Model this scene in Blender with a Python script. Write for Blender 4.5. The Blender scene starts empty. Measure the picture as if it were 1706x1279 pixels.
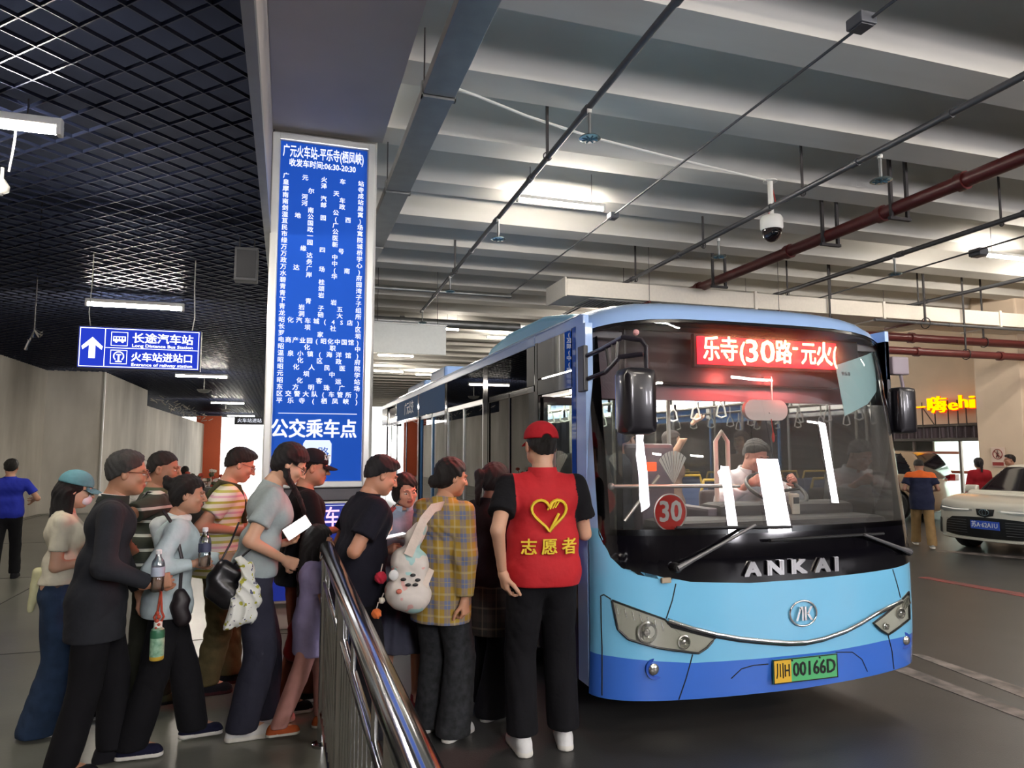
import bpy, bmesh, math, random
import numpy as np
from mathutils import Vector, Matrix, Euler
random.seed(7)
RNG = np.random.RandomState(5)
SC = bpy.context.scene
COL = SC.collection
R_ = math.radians
# ---------------------------------------------------------------- camera, world, exposure
CAM_H, FPX, YAW, PITCH = 1.65, 1180.0, R_(17.6), R_(5.35)
cd = bpy.data.cameras.new('camera'); cam = bpy.data.objects.new('camera', cd); COL.objects.link(cam)
cd.sensor_width = 36.0; cd.lens = FPX / 1706.0 * 36.0; cd.clip_start = 0.05; cd.clip_end = 400
cam.location = (0, 0, CAM_H); cam.rotation_euler = (R_(90) + PITCH, 0, -YAW)
SC.camera = cam
SC.view_settings.view_transform = 'Standard'; SC.view_settings.look = 'None'
SC.view_settings.exposure = 1.3; SC.view_settings.gamma = 1.0
SC.view_settings.use_curve_mapping = False
try:
    SC.cycles.max_bounces = 7; SC.cycles.transparent_max_bounces = 24; SC.cycles.sample_clamp_indirect = 4.0
    SC.cycles.use_denoising = True; SC.cycles.caustics_reflective = False; SC.cycles.caustics_refractive = False
except Exception: pass
world = bpy.data.worlds.new('world'); SC.world = world; world.use_nodes = True
WN = world.node_tree.nodes; WN['Background'].inputs[0].default_value = (1.0, 0.98, 0.95, 1); WN['Background'].inputs[1].default_value = 4.0

_F = Vector((math.sin(YAW)*math.cos(PITCH), math.cos(YAW)*math.cos(PITCH), math.sin(PITCH)))
_R = Vector((math.cos(YAW), -math.sin(YAW), 0)); _U = _R.cross(_F)
def ray(px, py): return _F + _R*((px-853)/FPX) + _U*((639.5-py)/FPX)
def atY(px, py, y):
    d = ray(px, py); return Vector((0, 0, CAM_H)) + d*(y/d.y)
def atX(px, py, x):
    d = ray(px, py); return Vector((0, 0, CAM_H)) + d*(x/d.x)
def atZ(px, py, z=0.0):
    d = ray(px, py); return Vector((0, 0, CAM_H)) + d*((z-CAM_H)/d.z)
# ---------------------------------------------------------------- lights (spot, area and tubes' light)
def area(name, loc, rot, sx, sy, power, color=(1, 1, 1)):
    l = bpy.data.lights.new(name, 'AREA'); l.shape = 'RECTANGLE'; l.size = sx; l.size_y = sy
    l.energy = power; l.color = color
    o = bpy.data.objects.new(name, l); o.location = loc; o.rotation_euler = rot; COL.objects.link(o); return o
def spot(name, loc, aim, power, color, angle=100, radius=.03, blend=.8):
    l = bpy.data.lights.new(name, 'SPOT'); l.energy = power; l.color = color; l.spot_size = R_(angle); l.spot_blend = blend; l.shadow_soft_size = radius
    o = bpy.data.objects.new(name, l); o.location = loc; o.rotation_euler = (Vector(aim)-Vector(loc)).to_track_quat('-Z', 'Y').to_euler(); COL.objects.link(o); return o
# red spots added at the bus side to redden the queue; no display there
spot('added_red_spot', (1.62, 5.25, 2.32), (-.2, 4.6, 1.60), 42, (1, .06, .05), 80)
spot('added_red_spot', (1.62, 4.45, 2.2), (.6, 4.5, 1.3), 22, (1, .06, .05), 120)
# ---------------------------------------------------------------- materials
def lin(h):
    h = h.lstrip('#'); c = [int(h[i:i+2], 16)/255 for i in (0, 2, 4)]
    return tuple(x/12.92 if x <= .04045 else ((x+.055)/1.055)**2.4 for x in c) + (1.0,)
_M = {}
def mat(name, color='#888888', rough=.6, metal=0., emit=None, es=0., spec=.5, noise=0., nscale=20., bump=0., bscale=60., coat=0., alpha=None, trans=0., sss=0., stretch=None, dark=None):
    if name in _M: return _M[name]
    m = bpy.data.materials.new(name); m.use_nodes = True; nt = m.node_tree; b = nt.nodes['Principled BSDF']
    c = lin(color) if isinstance(color, str) else color
    b.inputs['Base Color'].default_value = c; b.inputs['Roughness'].default_value = rough; b.inputs['Metallic'].default_value = metal
    b.inputs['Specular IOR Level'].default_value = spec
    if coat: b.inputs['Coat Weight'].default_value = coat; b.inputs['Coat Roughness'].default_value = .05
    if trans: b.inputs['Transmission Weight'].default_value = trans
    if sss: b.inputs['Subsurface Weight'].default_value = sss; b.inputs['Subsurface Radius'].default_value = (.02, .008, .004); b.inputs['Subsurface Scale'].default_value = .5
    if alpha is not None: b.inputs['Alpha'].default_value = alpha
    if emit: b.inputs['Emission Color'].default_value = lin(emit); b.inputs['Emission Strength'].default_value = es
    m.diffuse_color = c
    if noise or bump:
        tc = nt.nodes.new('ShaderNodeTexCoord'); mp = nt.nodes.new('ShaderNodeMapping'); nt.links.new(tc.outputs['Object'], mp.inputs[0])
        if stretch: mp.inputs['Scale'].default_value = stretch
        if noise:
            n = nt.nodes.new('ShaderNodeTexNoise'); n.inputs['Scale'].default_value = nscale; n.inputs['Detail'].default_value = 6
            nt.links.new(mp.outputs[0], n.inputs['Vector'])
            mx = nt.nodes.new('ShaderNodeMix'); mx.data_type = 'RGBA'
            d = lin(dark) if dark else tuple(x*(1-noise) for x in c[:3]) + (1,)
            l2 = tuple(min(1, x*(1+noise*.5)) for x in c[:3]) + (1,)
            mx.inputs[6].default_value = d; mx.inputs[7].default_value = l2
            rp = nt.nodes.new('ShaderNodeMapRange'); rp.inputs[1].default_value = .3; rp.inputs[2].default_value = .7
            nt.links.new(n.outputs[0], rp.inputs[0]); nt.links.new(rp.outputs[0], mx.inputs[0]); nt.links.new(mx.outputs[2], b.inputs['Base Color'])
        if bump:
            n2 = nt.nodes.new('ShaderNodeTexNoise'); n2.inputs['Scale'].default_value = bscale; nt.links.new(mp.outputs[0], n2.inputs['Vector'])
            bp = nt.nodes.new('ShaderNodeBump'); bp.inputs['Strength'].default_value = bump; bp.inputs['Distance'].default_value = .01
            nt.links.new(n2.outputs[0], bp.inputs['Height']); nt.links.new(bp.outputs[0], b.inputs['Normal'])
    _M[name] = m; return m
def mat_stripes(name, cols, period, axis=2, rough=.85, off=0.):
    """cols: list of (start fraction, colour); bands along one object axis"""
    m = bpy.data.materials.new(name); m.use_nodes = True; nt = m.node_tree; b = nt.nodes['Principled BSDF']; b.inputs['Roughness'].default_value = rough
    tc = nt.nodes.new('ShaderNodeTexCoord'); sx = nt.nodes.new('ShaderNodeSeparateXYZ'); nt.links.new(tc.outputs['Object'], sx.inputs[0])
    a = nt.nodes.new('ShaderNodeMath'); a.operation = 'MULTIPLY_ADD'; a.inputs[1].default_value = 1/period; a.inputs[2].default_value = off + 20; nt.links.new(sx.outputs[axis], a.inputs[0])
    f = nt.nodes.new('ShaderNodeMath'); f.operation = 'FRACT'; nt.links.new(a.outputs[0], f.inputs[0])
    r = nt.nodes.new('ShaderNodeValToRGB'); r.color_ramp.interpolation = 'CONSTANT'; e = r.color_ramp.elements
    e[0].position = cols[0][0]; e[0].color = lin(cols[0][1]); e[1].position = cols[1][0]; e[1].color = lin(cols[1][1])
    for p, c in cols[2:]: x = e.new(p); x.color = lin(c)
    nt.links.new(f.outputs[0], r.inputs[0]); nt.links.new(r.outputs[0], b.inputs['Base Color']); return m
def mat_plaid(name, base, c1, c2, p=.09, rough=.85, line=None):
    m = bpy.data.materials.new(name); m.use_nodes = True; nt = m.node_tree; b = nt.nodes['Principled BSDF']; b.inputs['Roughness'].default_value = rough
    tc = nt.nodes.new('ShaderNodeTexCoord'); sx = nt.nodes.new('ShaderNodeSeparateXYZ'); nt.links.new(tc.outputs['Object'], sx.inputs[0])
    def M(op, a, bb=None, c=None):
        n = nt.nodes.new('ShaderNodeMath'); n.operation = op
        for i, v in enumerate((a, bb, c)):
            if v is None: continue
            if isinstance(v, (int, float)): n.inputs[i].default_value = v
            else: nt.links.new(v, n.inputs[i])
        return n.outputs[0]
    xy = M('ADD', sx.outputs[0], sx.outputs[1])
    u = M('FRACT', M('MULTIPLY_ADD', xy, 1/p, 20)); v = M('FRACT', M('MULTIPLY_ADD', sx.outputs[2], 1/p, 20))
    def band(q, lo, hi): return M('MULTIPLY', M('GREATER_THAN', q, lo), M('LESS_THAN', q, hi))
    def mixc(fac, ca, cb):
        n = nt.nodes.new('ShaderNodeMix'); n.data_type = 'RGBA'; nt.links.new(fac, n.inputs[0])
        for i, c in ((6, ca), (7, cb)):
            if isinstance(c, tuple): n.inputs[i].default_value = c
            else: nt.links.new(c, n.inputs[i])
        return n.outputs[2]
    h = M('MULTIPLY', M('ADD', band(u, .0, .38), band(v, .0, .38)), .5)
    o = mixc(h, lin(base), lin(c1))
    l = M('MULTIPLY', M('ADD', band(u, .62, .72), band(v, .62, .72)), .6); o = mixc(l, o, lin(c2))
    if line: o = mixc(M('MULTIPLY', M('ADD', band(u, .17, .21), band(v, .17, .21)), .5), o, lin(line))
    nt.links.new(o, b.inputs['Base Color']); return m
def mat_glass(name, tint='#dfe8e8', refl=.06, dark=0.0, rough=.0, haze=0.):
    """thin sheet glass: fresnel mix of see-through and mirror"""
    m = bpy.data.materials.new(name); m.use_nodes = True; nt = m.node_tree; nt.nodes.remove(nt.nodes['Principled BSDF'])
    out = nt.nodes['Material Output']; t = nt.nodes.new('ShaderNodeBsdfTransparent'); g = nt.nodes.new('ShaderNodeBsdfGlossy')
    t.inputs[0].default_value = lin(tint); g.inputs['Roughness'].default_value = rough; g.inputs[0].default_value = (1, 1, 1, 1)
    fr = nt.nodes.new('ShaderNodeFresnel'); fr.inputs[0].default_value = 1.5; a = nt.nodes.new('ShaderNodeMath'); a.operation = 'ADD'; a.inputs[1].default_value = refl; a.use_clamp = True
    nt.links.new(fr.outputs[0], a.inputs[0]); mx = nt.nodes.new('ShaderNodeMixShader'); nt.links.new(a.outputs[0], mx.inputs[0])
    src = t
    if haze:    # translucent share put in for display glow and a milky lift
        tr = nt.nodes.new('ShaderNodeBsdfTranslucent'); m2 = nt.nodes.new('ShaderNodeMixShader'); m2.inputs[0].default_value = haze; nt.links.new(t.outputs[0], m2.inputs[1]); nt.links.new(tr.outputs[0], m2.inputs[2]); src = m2
    nt.links.new(src.outputs[0], mx.inputs[1]); nt.links.new(g.outputs[0], mx.inputs[2]); nt.links.new(mx.outputs[0], out.inputs[0]); return m
def emat(name, color, s): 
    m = mat(name, '#000000', 1., emit=color, es=s, spec=0); return m
# ---------------------------------------------------------------- mesh builder
class MB:
    def __init__(s): s.v = []; s.f = []; s.m = []
    def add(s, vs, fs, mi=0, M=None):
        o = len(s.v)
        s.v += [tuple(M @ Vector(v)) if M else tuple(v) for v in vs]
        s.f += [tuple(i+o for i in f) for f in fs]; s.m += [mi]*len(fs); return s
    def box(s, x0, x1, y0, y1, z0, z1, mi=0, M=None):
        vs = [(x, y, z) for z in (z0, z1) for y in (y0, y1) for x in (x0, x1)]
        return s.add(vs, [(0, 2, 3, 1), (4, 5, 7, 6), (0, 1, 5, 4), (2, 6, 7, 3), (0, 4, 6, 2), (1, 3, 7, 5)], mi, M)
    def bbox(s, x0, x1, y0, y1, z0, z1, b=.01, mi=0, M=None):
        """box with chamfered edges"""
        bm = bmesh.new(); bmesh.ops.create_cube(bm, size=1)
        for v in bm.verts: v.co = Vector(((x0+x1)/2+v.co.x*(x1-x0), (y0+y1)/2+v.co.y*(y1-y0), (z0+z1)/2+v.co.z*(z1-z0)))
        bmesh.ops.bevel(bm, geom=bm.edges[:], offset=b, segments=2, affect='EDGES', profile=.6)
        bm.verts.index_update(); vs = [v.co[:] for v in bm.verts]; fs = [[v.index for v in f.verts] for f in bm.faces]; bm.free()
        return s.add(vs, fs, mi, M)
    def tube(s, pts, r, n=8, mi=0, caps=True, M=None):
        pts = [Vector(p) for p in pts]; k = len(pts); rs = r if isinstance(r, (list, tuple)) else [r]*k
        vs = []; up = None
        for i, p in enumerate(pts):
            t = (pts[min(i+1, k-1)] - pts[max(i-1, 0)])
            t = t.normalized() if t.length > 1e-9 else Vector((0, 0, 1))
            if up is None: up = Vector((0, 0, 1)) if abs(t.z) < .9 else Vector((1, 0, 0))
            a = up - t*up.dot(t); a = a.normalized() if a.length > 1e-6 else t.orthogonal().normalized(); up = a; b = t.cross(a)
            vs += [p + (a*math.cos(2*math.pi*j/n) + b*math.sin(2*math.pi*j/n))*rs[i] for j in range(n)]
        fs = [(i*n+j, i*n+(j+1) % n, (i+1)*n+(j+1) % n, (i+1)*n+j) for i in range(k-1) for j in range(n)]
        if caps: fs += [tuple(range(n-1, -1, -1)), tuple((k-1)*n+j for j in range(n))]
        return s.add(vs, fs, mi, M)
    def lathe(s, prof, n=24, mi=0, M=None):
        """prof: list of (radius, z)"""
        k = len(prof); vs = [(r*math.cos(2*math.pi*j/n), r*math.sin(2*math.pi*j/n), z) for r, z in prof for j in range(n)]
        fs = [(i*n+j, i*n+(j+1) % n, (i+1)*n+(j+1) % n, (i+1)*n+j) for i in range(k-1) for j in range(n)]
        fs += [tuple(range(n-1, -1, -1)), tuple((k-1)*n+j for j in range(n))]
        return s.add(vs, fs, mi, M)
    def prism(s, poly, d0, d1, axis=1, mi=0, M=None):
        """poly in the two other axes (cyclic order kept), extruded along axis"""
        def P(a, b, d): return ((d, a, b), (a, d, b), (a, b, d))[axis]
        n = len(poly); vs = [P(a, b, d0) for a, b in poly] + [P(a, b, d1) for a, b in poly]
        return s.add(vs, [tuple(range(n)), tuple(range(2*n-1, n-1, -1))] + [(i, i+n, (i+1) % n+n, (i+1) % n) for i in range(n)], mi, M)
    def sphere(s, c, r, n=12, mi=0, M=None):
        r = (r, r, r) if isinstance(r, (int, float)) else r; vs = [(c[0], c[1], c[2]+r[2])]; h = n//2
        for i in range(1, h):
            t = math.pi*i/h
            vs += [(c[0]+r[0]*math.sin(t)*math.cos(2*math.pi*j/n), c[1]+r[1]*math.sin(t)*math.sin(2*math.pi*j/n), c[2]+r[2]*math.cos(t)) for j in range(n)]
        vs.append((c[0], c[1], c[2]-r[2])); L = len(vs)-1
        fs = [(0, 1+j, 1+(j+1) % n) for j in range(n)] + [(1+i*n+j, 1+(i+1)*n+j, 1+(i+1)*n+(j+1) % n, 1+i*n+(j+1) % n) for i in range(h-2) for j in range(n)]
        fs += [(L, 1+(h-2)*n+(j+1) % n, 1+(h-2)*n+j) for j in range(n)]
        return s.add(vs, fs, mi, M)
    def build(s, name, mats, parent=None, smooth=False, loc=None, rot=None, fix=True):
        me = bpy.data.meshes.new(name); me.from_pydata([tuple(v) for v in s.v], [], s.f)
        for m in (mats if isinstance(mats, (list, tuple)) else [mats]): me.materials.append(m)
        if any(s.m): me.polygons.foreach_set('material_index', s.m)
        if fix:
            bm = bmesh.new(); bm.from_mesh(me); bmesh.ops.recalc_face_normals(bm, faces=bm.faces[:]); bm.to_mesh(me); bm.free()
        if smooth: sm(me, 35 if smooth is True else smooth)
        return link(name, me, parent, loc, rot)
def sm(me, ang=35):
    me.polygons.foreach_set('use_smooth', [True]*len(me.polygons))
    try: me.set_sharp_from_angle(angle=R_(ang))
    except Exception: pass
def link(name, data, parent=None, loc=None, rot=None):
    o = bpy.data.objects.new(name, data); COL.objects.link(o)
    if parent is not None: o.parent = parent
    if loc is not None: o.location = loc
    if rot is not None: o.rotation_euler = rot
    return o
def tag(o, label, cat, group=None):
    o['label'] = label; o['category'] = cat
    if group: o['group'] = group
    return o
def thing(name, label, cat, loc=(0, 0, 0), rotz=0., group=None):
    o = bpy.data.objects.new(name, None); COL.objects.link(o); o.empty_display_size = .1
    o.location = loc; o.rotation_euler = (0, 0, rotz); return tag(o, label, cat, group)
def struct(o): o['kind'] = 'structure'; return o
def copy_tree(o, parent=None, loc=None, rot=None):
    c = o.copy(); COL.objects.link(c); c.parent = parent
    if loc is not None: c.location = loc
    if rot is not None: c.rotation_euler = rot
    for ch in o.children: copy_tree(ch, c)
    return c
def text(name, s, size, m, parent=None, loc=(0, 0, 0), rot=(0, 0, 0), ext=.001, align='CENTER', off=0., sx=1., fit=None):
    """writing as a flat mesh; fit = wanted width in metres"""
    cu = bpy.data.curves.new(name, 'FONT'); cu.body = s; cu.size = size; cu.extrude = ext; cu.align_x = align; cu.align_y = 'CENTER'; cu.resolution_u = 2
    t = bpy.data.objects.new(name, cu); COL.objects.link(t); dg = bpy.context.evaluated_depsgraph_get(); me = bpy.data.meshes.new_from_object(t.evaluated_get(dg))
    bpy.data.objects.remove(t); bpy.data.curves.remove(cu)
    if off:     # heavier strokes: the outline repeated a hair to each side
        b = MB(); vs = [v.co.copy() for v in me.vertices]; fs = [tuple(p.vertices) for p in me.polygons]
        for dx, dy, dz in ((-off, -off*.6, 0), (off, -off*.6, 3e-4), (-off, off*.6, 6e-4), (off, off*.6, 9e-4)): b.add([v+Vector((dx, dy, dz)) for v in vs], fs)
        me = bpy.data.meshes.new(name); me.from_pydata(b.v, [], b.f)
    me.name = name; me.materials.clear(); me.materials.append(m)
    if fit and len(me.vertices):
        xs = [v.co.x for v in me.vertices]; k = fit/(max(xs)-min(xs))
        for v in me.vertices: v.co.x *= k
    if sx != 1.:
        for v in me.vertices: v.co.x *= sx
    return link(name, me, parent, loc, rot)
FACE_CAM = (R_(90), 0, 0)      # text that faces -Y
# ---------------------------------------------------------------- implicit surfaces for bodies and soft things
class Field:
    def __init__(s, lo, hi, vs):
        s.lo = np.array(lo, float); s.vs = vs; s.n = np.maximum(4, np.ceil((np.array(hi)-s.lo)/vs).astype(int)+1)
        s.f = np.full(tuple(s.n), 1.0, np.float32)
    def sub(s, lo, hi):
        a = np.clip(np.floor((np.array(lo)-s.lo)/s.vs).astype(int), 0, s.n); b = np.clip(np.ceil((np.array(hi)-s.lo)/s.vs).astype(int)+1, 0, s.n)
        if np.any(b <= a): return None
        sl = tuple(slice(i, j) for i, j in zip(a, b))
        ax = [(s.lo[k]+np.arange(a[k], b[k])*s.vs).astype(np.float32) for k in range(3)]
        return sl, np.meshgrid(*ax, indexing='ij', sparse=True)
    def put(s, d, lo, hi, k=.02, op='u'):
        pad = k+3*s.vs; r = s.sub(np.array(lo)-pad, np.array(hi)+pad)
        if r is None: return
        sl, P = r; f = s.f[sl]; g = d(*P).astype(np.float32)
        if op == 's': f = -f
        if k > 0:
            h = np.clip(.5+.5*(f-g)/k, 0, 1); o = f*(1-h)+g*h-k*h*(1-h)
        else: o = np.minimum(f, g)
        s.f[sl] = -o if op == 's' else o
    def cap(s, a, b, ra, rb, k=.02, op='u', flat=None):
        a = np.array(a, float); b = np.array(b, float); ba = b-a; L = max(1e-9, ba@ba); r = max(ra, rb)
        def d(X, Y, Z):
            px, py, pz = X-a[0], Y-a[1], Z-a[2]; h = np.clip((px*ba[0]+py*ba[1]+pz*ba[2])/L, 0, 1)
            q = np.sqrt((px-ba[0]*h)**2+(py-ba[1]*h)**2+(pz-ba[2]*h)**2)-(ra+(rb-ra)*h)
            return q if flat is None else np.maximum(q, ((px-ba[0])*ba[0]+(py-ba[1])*ba[1]+(pz-ba[2])*ba[2])/math.sqrt(L)-flat)
        s.put(d, np.minimum(a, b)-r, np.maximum(a, b)+r, k, op)
    def ell(s, c, r, k=.02, op='u', M=None):
        c = np.array(c, float); r = np.array(r, float); R = max(r)
        def d(X, Y, Z):
            x, y, z = X-c[0], Y-c[1], Z-c[2]
            if M is not None: x, y, z = M[0][0]*x+M[1][0]*y+M[2][0]*z, M[0][1]*x+M[1][1]*y+M[2][1]*z, M[0][2]*x+M[1][2]*y+M[2][2]*z
            k0 = np.sqrt((x/r[0])**2+(y/r[1])**2+(z/r[2])**2); k1 = np.sqrt((x/r[0]**2)**2+(y/r[1]**2)**2+(z/r[2]**2)**2)+1e-6
            return k0*(k0-1)/k1
        s.put(d, c-R, c+R, k, op)
    def clip(s, fn):
        """intersect with a half space or region where fn(X,Y,Z) < 0"""
        ax = [(s.lo[k]+np.arange(s.n[k])*s.vs).astype(np.float32) for k in range(3)]; P = np.meshgrid(*ax, indexing='ij', sparse=True)
        s.f = np.maximum(s.f, fn(*P).astype(np.float32))
    def bend(s, fn):
        ax = [(s.lo[k]+np.arange(s.n[k])*s.vs).astype(np.float32) for k in range(3)]; P = np.meshgrid(*ax, indexing='ij', sparse=True)
        s.f = s.f + fn(*P).astype(np.float32)
    def mesh(s):
        f = s.f.copy(); f[0] = f[-1] = 1; f[:, 0] = f[:, -1] = 1; f[:, :, 0] = f[:, :, -1] = 1
        ins = f < 0; n = f.shape; c = tuple(m-1 for m in n)
        cnt = np.zeros(c, np.int8)
        for dx in (0, 1):
            for dy in (0, 1):
                for dz in (0, 1): cnt += ins[dx:dx+c[0], dy:dy+c[1], dz:dz+c[2]]
        act = (cnt > 0) & (cnt < 8); idx = np.full(c, -1, np.int32); I = np.argwhere(act); N = len(I)
        if N == 0: return np.zeros((0, 3)), np.zeros((0, 4), int)
        idx[act] = np.arange(N); acc = np.zeros((N, 3)); w = np.zeros(N)
        for ax in range(3):
            o1, o2 = [k for k in range(3) if k != ax]
            for u in (0, 1):
                for v in (0, 1):
                    A = I.copy(); A[:, o1] += u; A[:, o2] += v; B = A.copy(); B[:, ax] += 1
                    fa = f[A[:, 0], A[:, 1], A[:, 2]]; fb = f[B[:, 0], B[:, 1], B[:, 2]]; cr = (fa < 0) != (fb < 0)
                    t = np.where(cr, fa/np.where(cr, fa-fb, 1), 0); p = A.astype(float); p[:, ax] += t
                    acc += p*cr[:, None]; w += cr
        V = acc/w[:, None]*s.vs+s.lo; Q = []
        for ax in range(3):
            o1, o2 = [(1, 2), (2, 0), (0, 1)][ax]
            sa = [slice(None)]*3; sb = [slice(None)]*3; sa[ax] = slice(0, -1); sb[ax] = slice(1, None)
            ch = ins[tuple(sa)] != ins[tuple(sb)]; E = np.argwhere(ch)
            E = E[(E[:, o1] > 0) & (E[:, o2] > 0) & (E[:, o1] < c[o1]) & (E[:, o2] < c[o2])]
            def at(a, b):
                K = E.copy(); K[:, o1] -= a; K[:, o2] -= b; return idx[K[:, 0], K[:, 1], K[:, 2]]
            q = np.stack([at(1, 1), at(0, 1), at(0, 0), at(1, 0)], 1); fl = ins[E[:, 0], E[:, 1], E[:, 2]]
            q[~fl] = q[~fl][:, ::-1]; Q.append(q[(q >= 0).all(1)])
        return V, np.concatenate(Q)
def np_mesh(name, parts, mats, parent=None, loc=None, matfn=None, smooth=1):
    """parts: list of (V,Q) joined into one mesh"""
    V = np.concatenate([p[0] for p in parts]); o = 0; Qs = []
    for v, q in parts: Qs.append(q+o); o += len(v)
    Q = np.concatenate(Qs)
    for _ in range(smooth):        # light Laplacian relax against voxel stair-steps
        A = np.zeros_like(V); C = np.zeros(len(V))
        for i in range(4):
            j = (i+1) % 4; np.add.at(A, Q[:, i], V[Q[:, j]]); np.add.at(C, Q[:, i], 1); np.add.at(A, Q[:, j], V[Q[:, i]]); np.add.at(C, Q[:, j], 1)
        C[C == 0] = 1; V = V*.45+(A/C[:, None])*.55
    me = bpy.data.meshes.new(name); n = len(Q)
    me.vertices.add(len(V)); me.vertices.foreach_set('co', V.ravel()); me.loops.add(n*4); me.loops.foreach_set('vertex_index', Q.ravel())
    me.polygons.add(n); me.polygons.foreach_set('loop_start', np.arange(0, n*4, 4)); me.polygons.foreach_set('loop_total', np.full(n, 4))
    for m in (mats if isinstance(mats, (list, tuple)) else [mats]): me.materials.append(m)
    if matfn is not None: me.polygons.foreach_set('material_index', matfn(V[Q].mean(1)).astype(np.int32))
    me.polygons.foreach_set('use_smooth', np.ones(n, bool)); me.update(); me.validate()
    return link(name, me, parent, loc)
def wrinkle(amp=.005, sc=1., seed=0.):
    """creased folds: ridged, warped bands at three sizes"""
    def w(X, Y, Z):
        a = 3*np.sin(6*X+seed)+2.5*np.sin(7*Y+1.3*seed)+2*np.sin(5*Z+seed)
        g = .5+.5*np.sin(4*X+5*Z+3*Y+seed*2); g2 = .5+.5*np.sin(9*X-7*Z+6*Y+seed)
        r1 = np.abs(np.sin((11*Z+5*X+4*Y+a)*sc))**.6; r2 = np.abs(np.sin((19*Z-16*X+14*Y+1.4*a+seed)*sc))**.6; r3 = np.abs(np.sin((30*Z+22*X-18*Y+1.7*a)*sc))**.6
        return amp*(1.6-(r1*g*1.3+r2*g2*1.1+r3*(1-g)*.9))
    return w
# ---------------------------------------------------------------- people
SKIN = {}
def skin(c): return mat('skin_'+c.lstrip('#'), c, .55, noise=.06, nscale=9., sss=.08)
def cloth(name, c, rough=.9, noise=.12, nscale=14.): return mat(name, c, rough, noise=noise, nscale=nscale, spec=.25, bump=.35, bscale=26)
def unit(v): v = np.array(v, float); return v/max(1e-9, np.linalg.norm(v))
def rotm(yaw=0, pitch=0, roll=0):
    """yaw about Z (left +), pitch nods forward (+ = looking down)"""
    return np.array(Euler((-pitch, roll, 0)).to_matrix()) if yaw == 0 else np.array(Matrix.Rotation(yaw, 3, 'Z') @ Matrix.Rotation(-pitch, 3, 'X') @ Matrix.Rotation(roll, 3, 'Y'))
def ik(a, t, l1, l2, pole):
    a = np.array(a, float); t = np.array(t, float); d = t-a; L = np.linalg.norm(d); L2 = min(L, (l1+l2)*.999); u = d/max(L, 1e-9); t = a+u*L2
    x = (l1*l1-l2*l2+L2*L2)/(2*L2); h = math.sqrt(max(0, l1*l1-x*x)); p = np.array(pole, float); p = p-u*(p@u); p = unit(p)
    return a+u*x+p*h, t
def hand_mesh(w, dirv, palm, side, curl, s=1., vs=.0038):
    """wrist w, finger direction, palm normal, side +1 = right hand (thumb side worked out)"""
    y = unit(dirv); z = unit(np.array(palm, float)-y*(np.array(palm, float)@y)); x = np.cross(y, z)*(-side)*-1
    if side < 0: x = x
    # thumb direction: for a right hand with palm toward z and fingers toward y, thumb points along -cross(y,z)*... chosen by side
    th = np.cross(y, z)*(-side)
    F = Field(np.array(w)-.16*s, np.array(w)+.24*s*np.maximum(y, 0)+.13*s, vs); 
    lo = np.minimum(w, w+y*.21*s)-.075*s; hi = np.maximum(w, w+y*.21*s)+.075*s; F = Field(lo, hi, vs)
    def P(a, b, c): return np.array(w)+s*(th*a+y*b+z*c)
    F.cap(P(0, -.04, 0), P(0, .02, 0), .025*s, .024*s, 0)
    for i, bx in enumerate((.029, .0095, -.010, -.028)):
        F.cap(P(bx*.55, .012, 0), P(bx, .088-(.004*abs(i-1)), .001), .0150*s, .0125*s, .014*s)
    F.cap(P(.018, .02, .006), P(.034, .05, .012), .018*s, .014*s, .015*s)
    segs = []
    for i, (bx, ln) in enumerate(((.030, .072), (.0100, .080), (-.0105, .074), (-.029, .058))):
        p = P(bx, .088-(.004*abs(i-1)), .001); a = math.radians(12+62*curl+4*i); r = .0092-(.0008 if i == 3 else 0)
        sp = (1.5-i)*.03*(1-curl)
        for j, fr in enumerate((.46, .30, .24)):
            dv = (y*math.cos(a)+z*math.sin(a))+th*sp; q = p+unit(dv)*ln*fr*s; segs.append((p, q, r*s, (r-.0010)*s)); p = q; r -= .0009; a += math.radians(14+72*curl*(1 if j == 0 else .7))
    for a_, b_, r1, r2 in segs: F.cap(a_, b_, r1, r2, .0035*s)
    a = curl; p = P(.034, .045, .012)
    for j, (ln, dv) in enumerate(((.040, th*.75*(1-.5*a)+y*.65+z*(.25+.6*a)), (.032, th*(.35-.45*a)+y*.85+z*(.25+.6*a)), (.024, th*(.15-.7*a)+y*.8+z*(.25+.5*a)))):
        q = p+unit(dv)*ln*s; F.cap(p, q, (.0125-.001*j)*s, (.0112-.0012*j)*s, .005*s); p = q
    return F.mesh()
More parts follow.
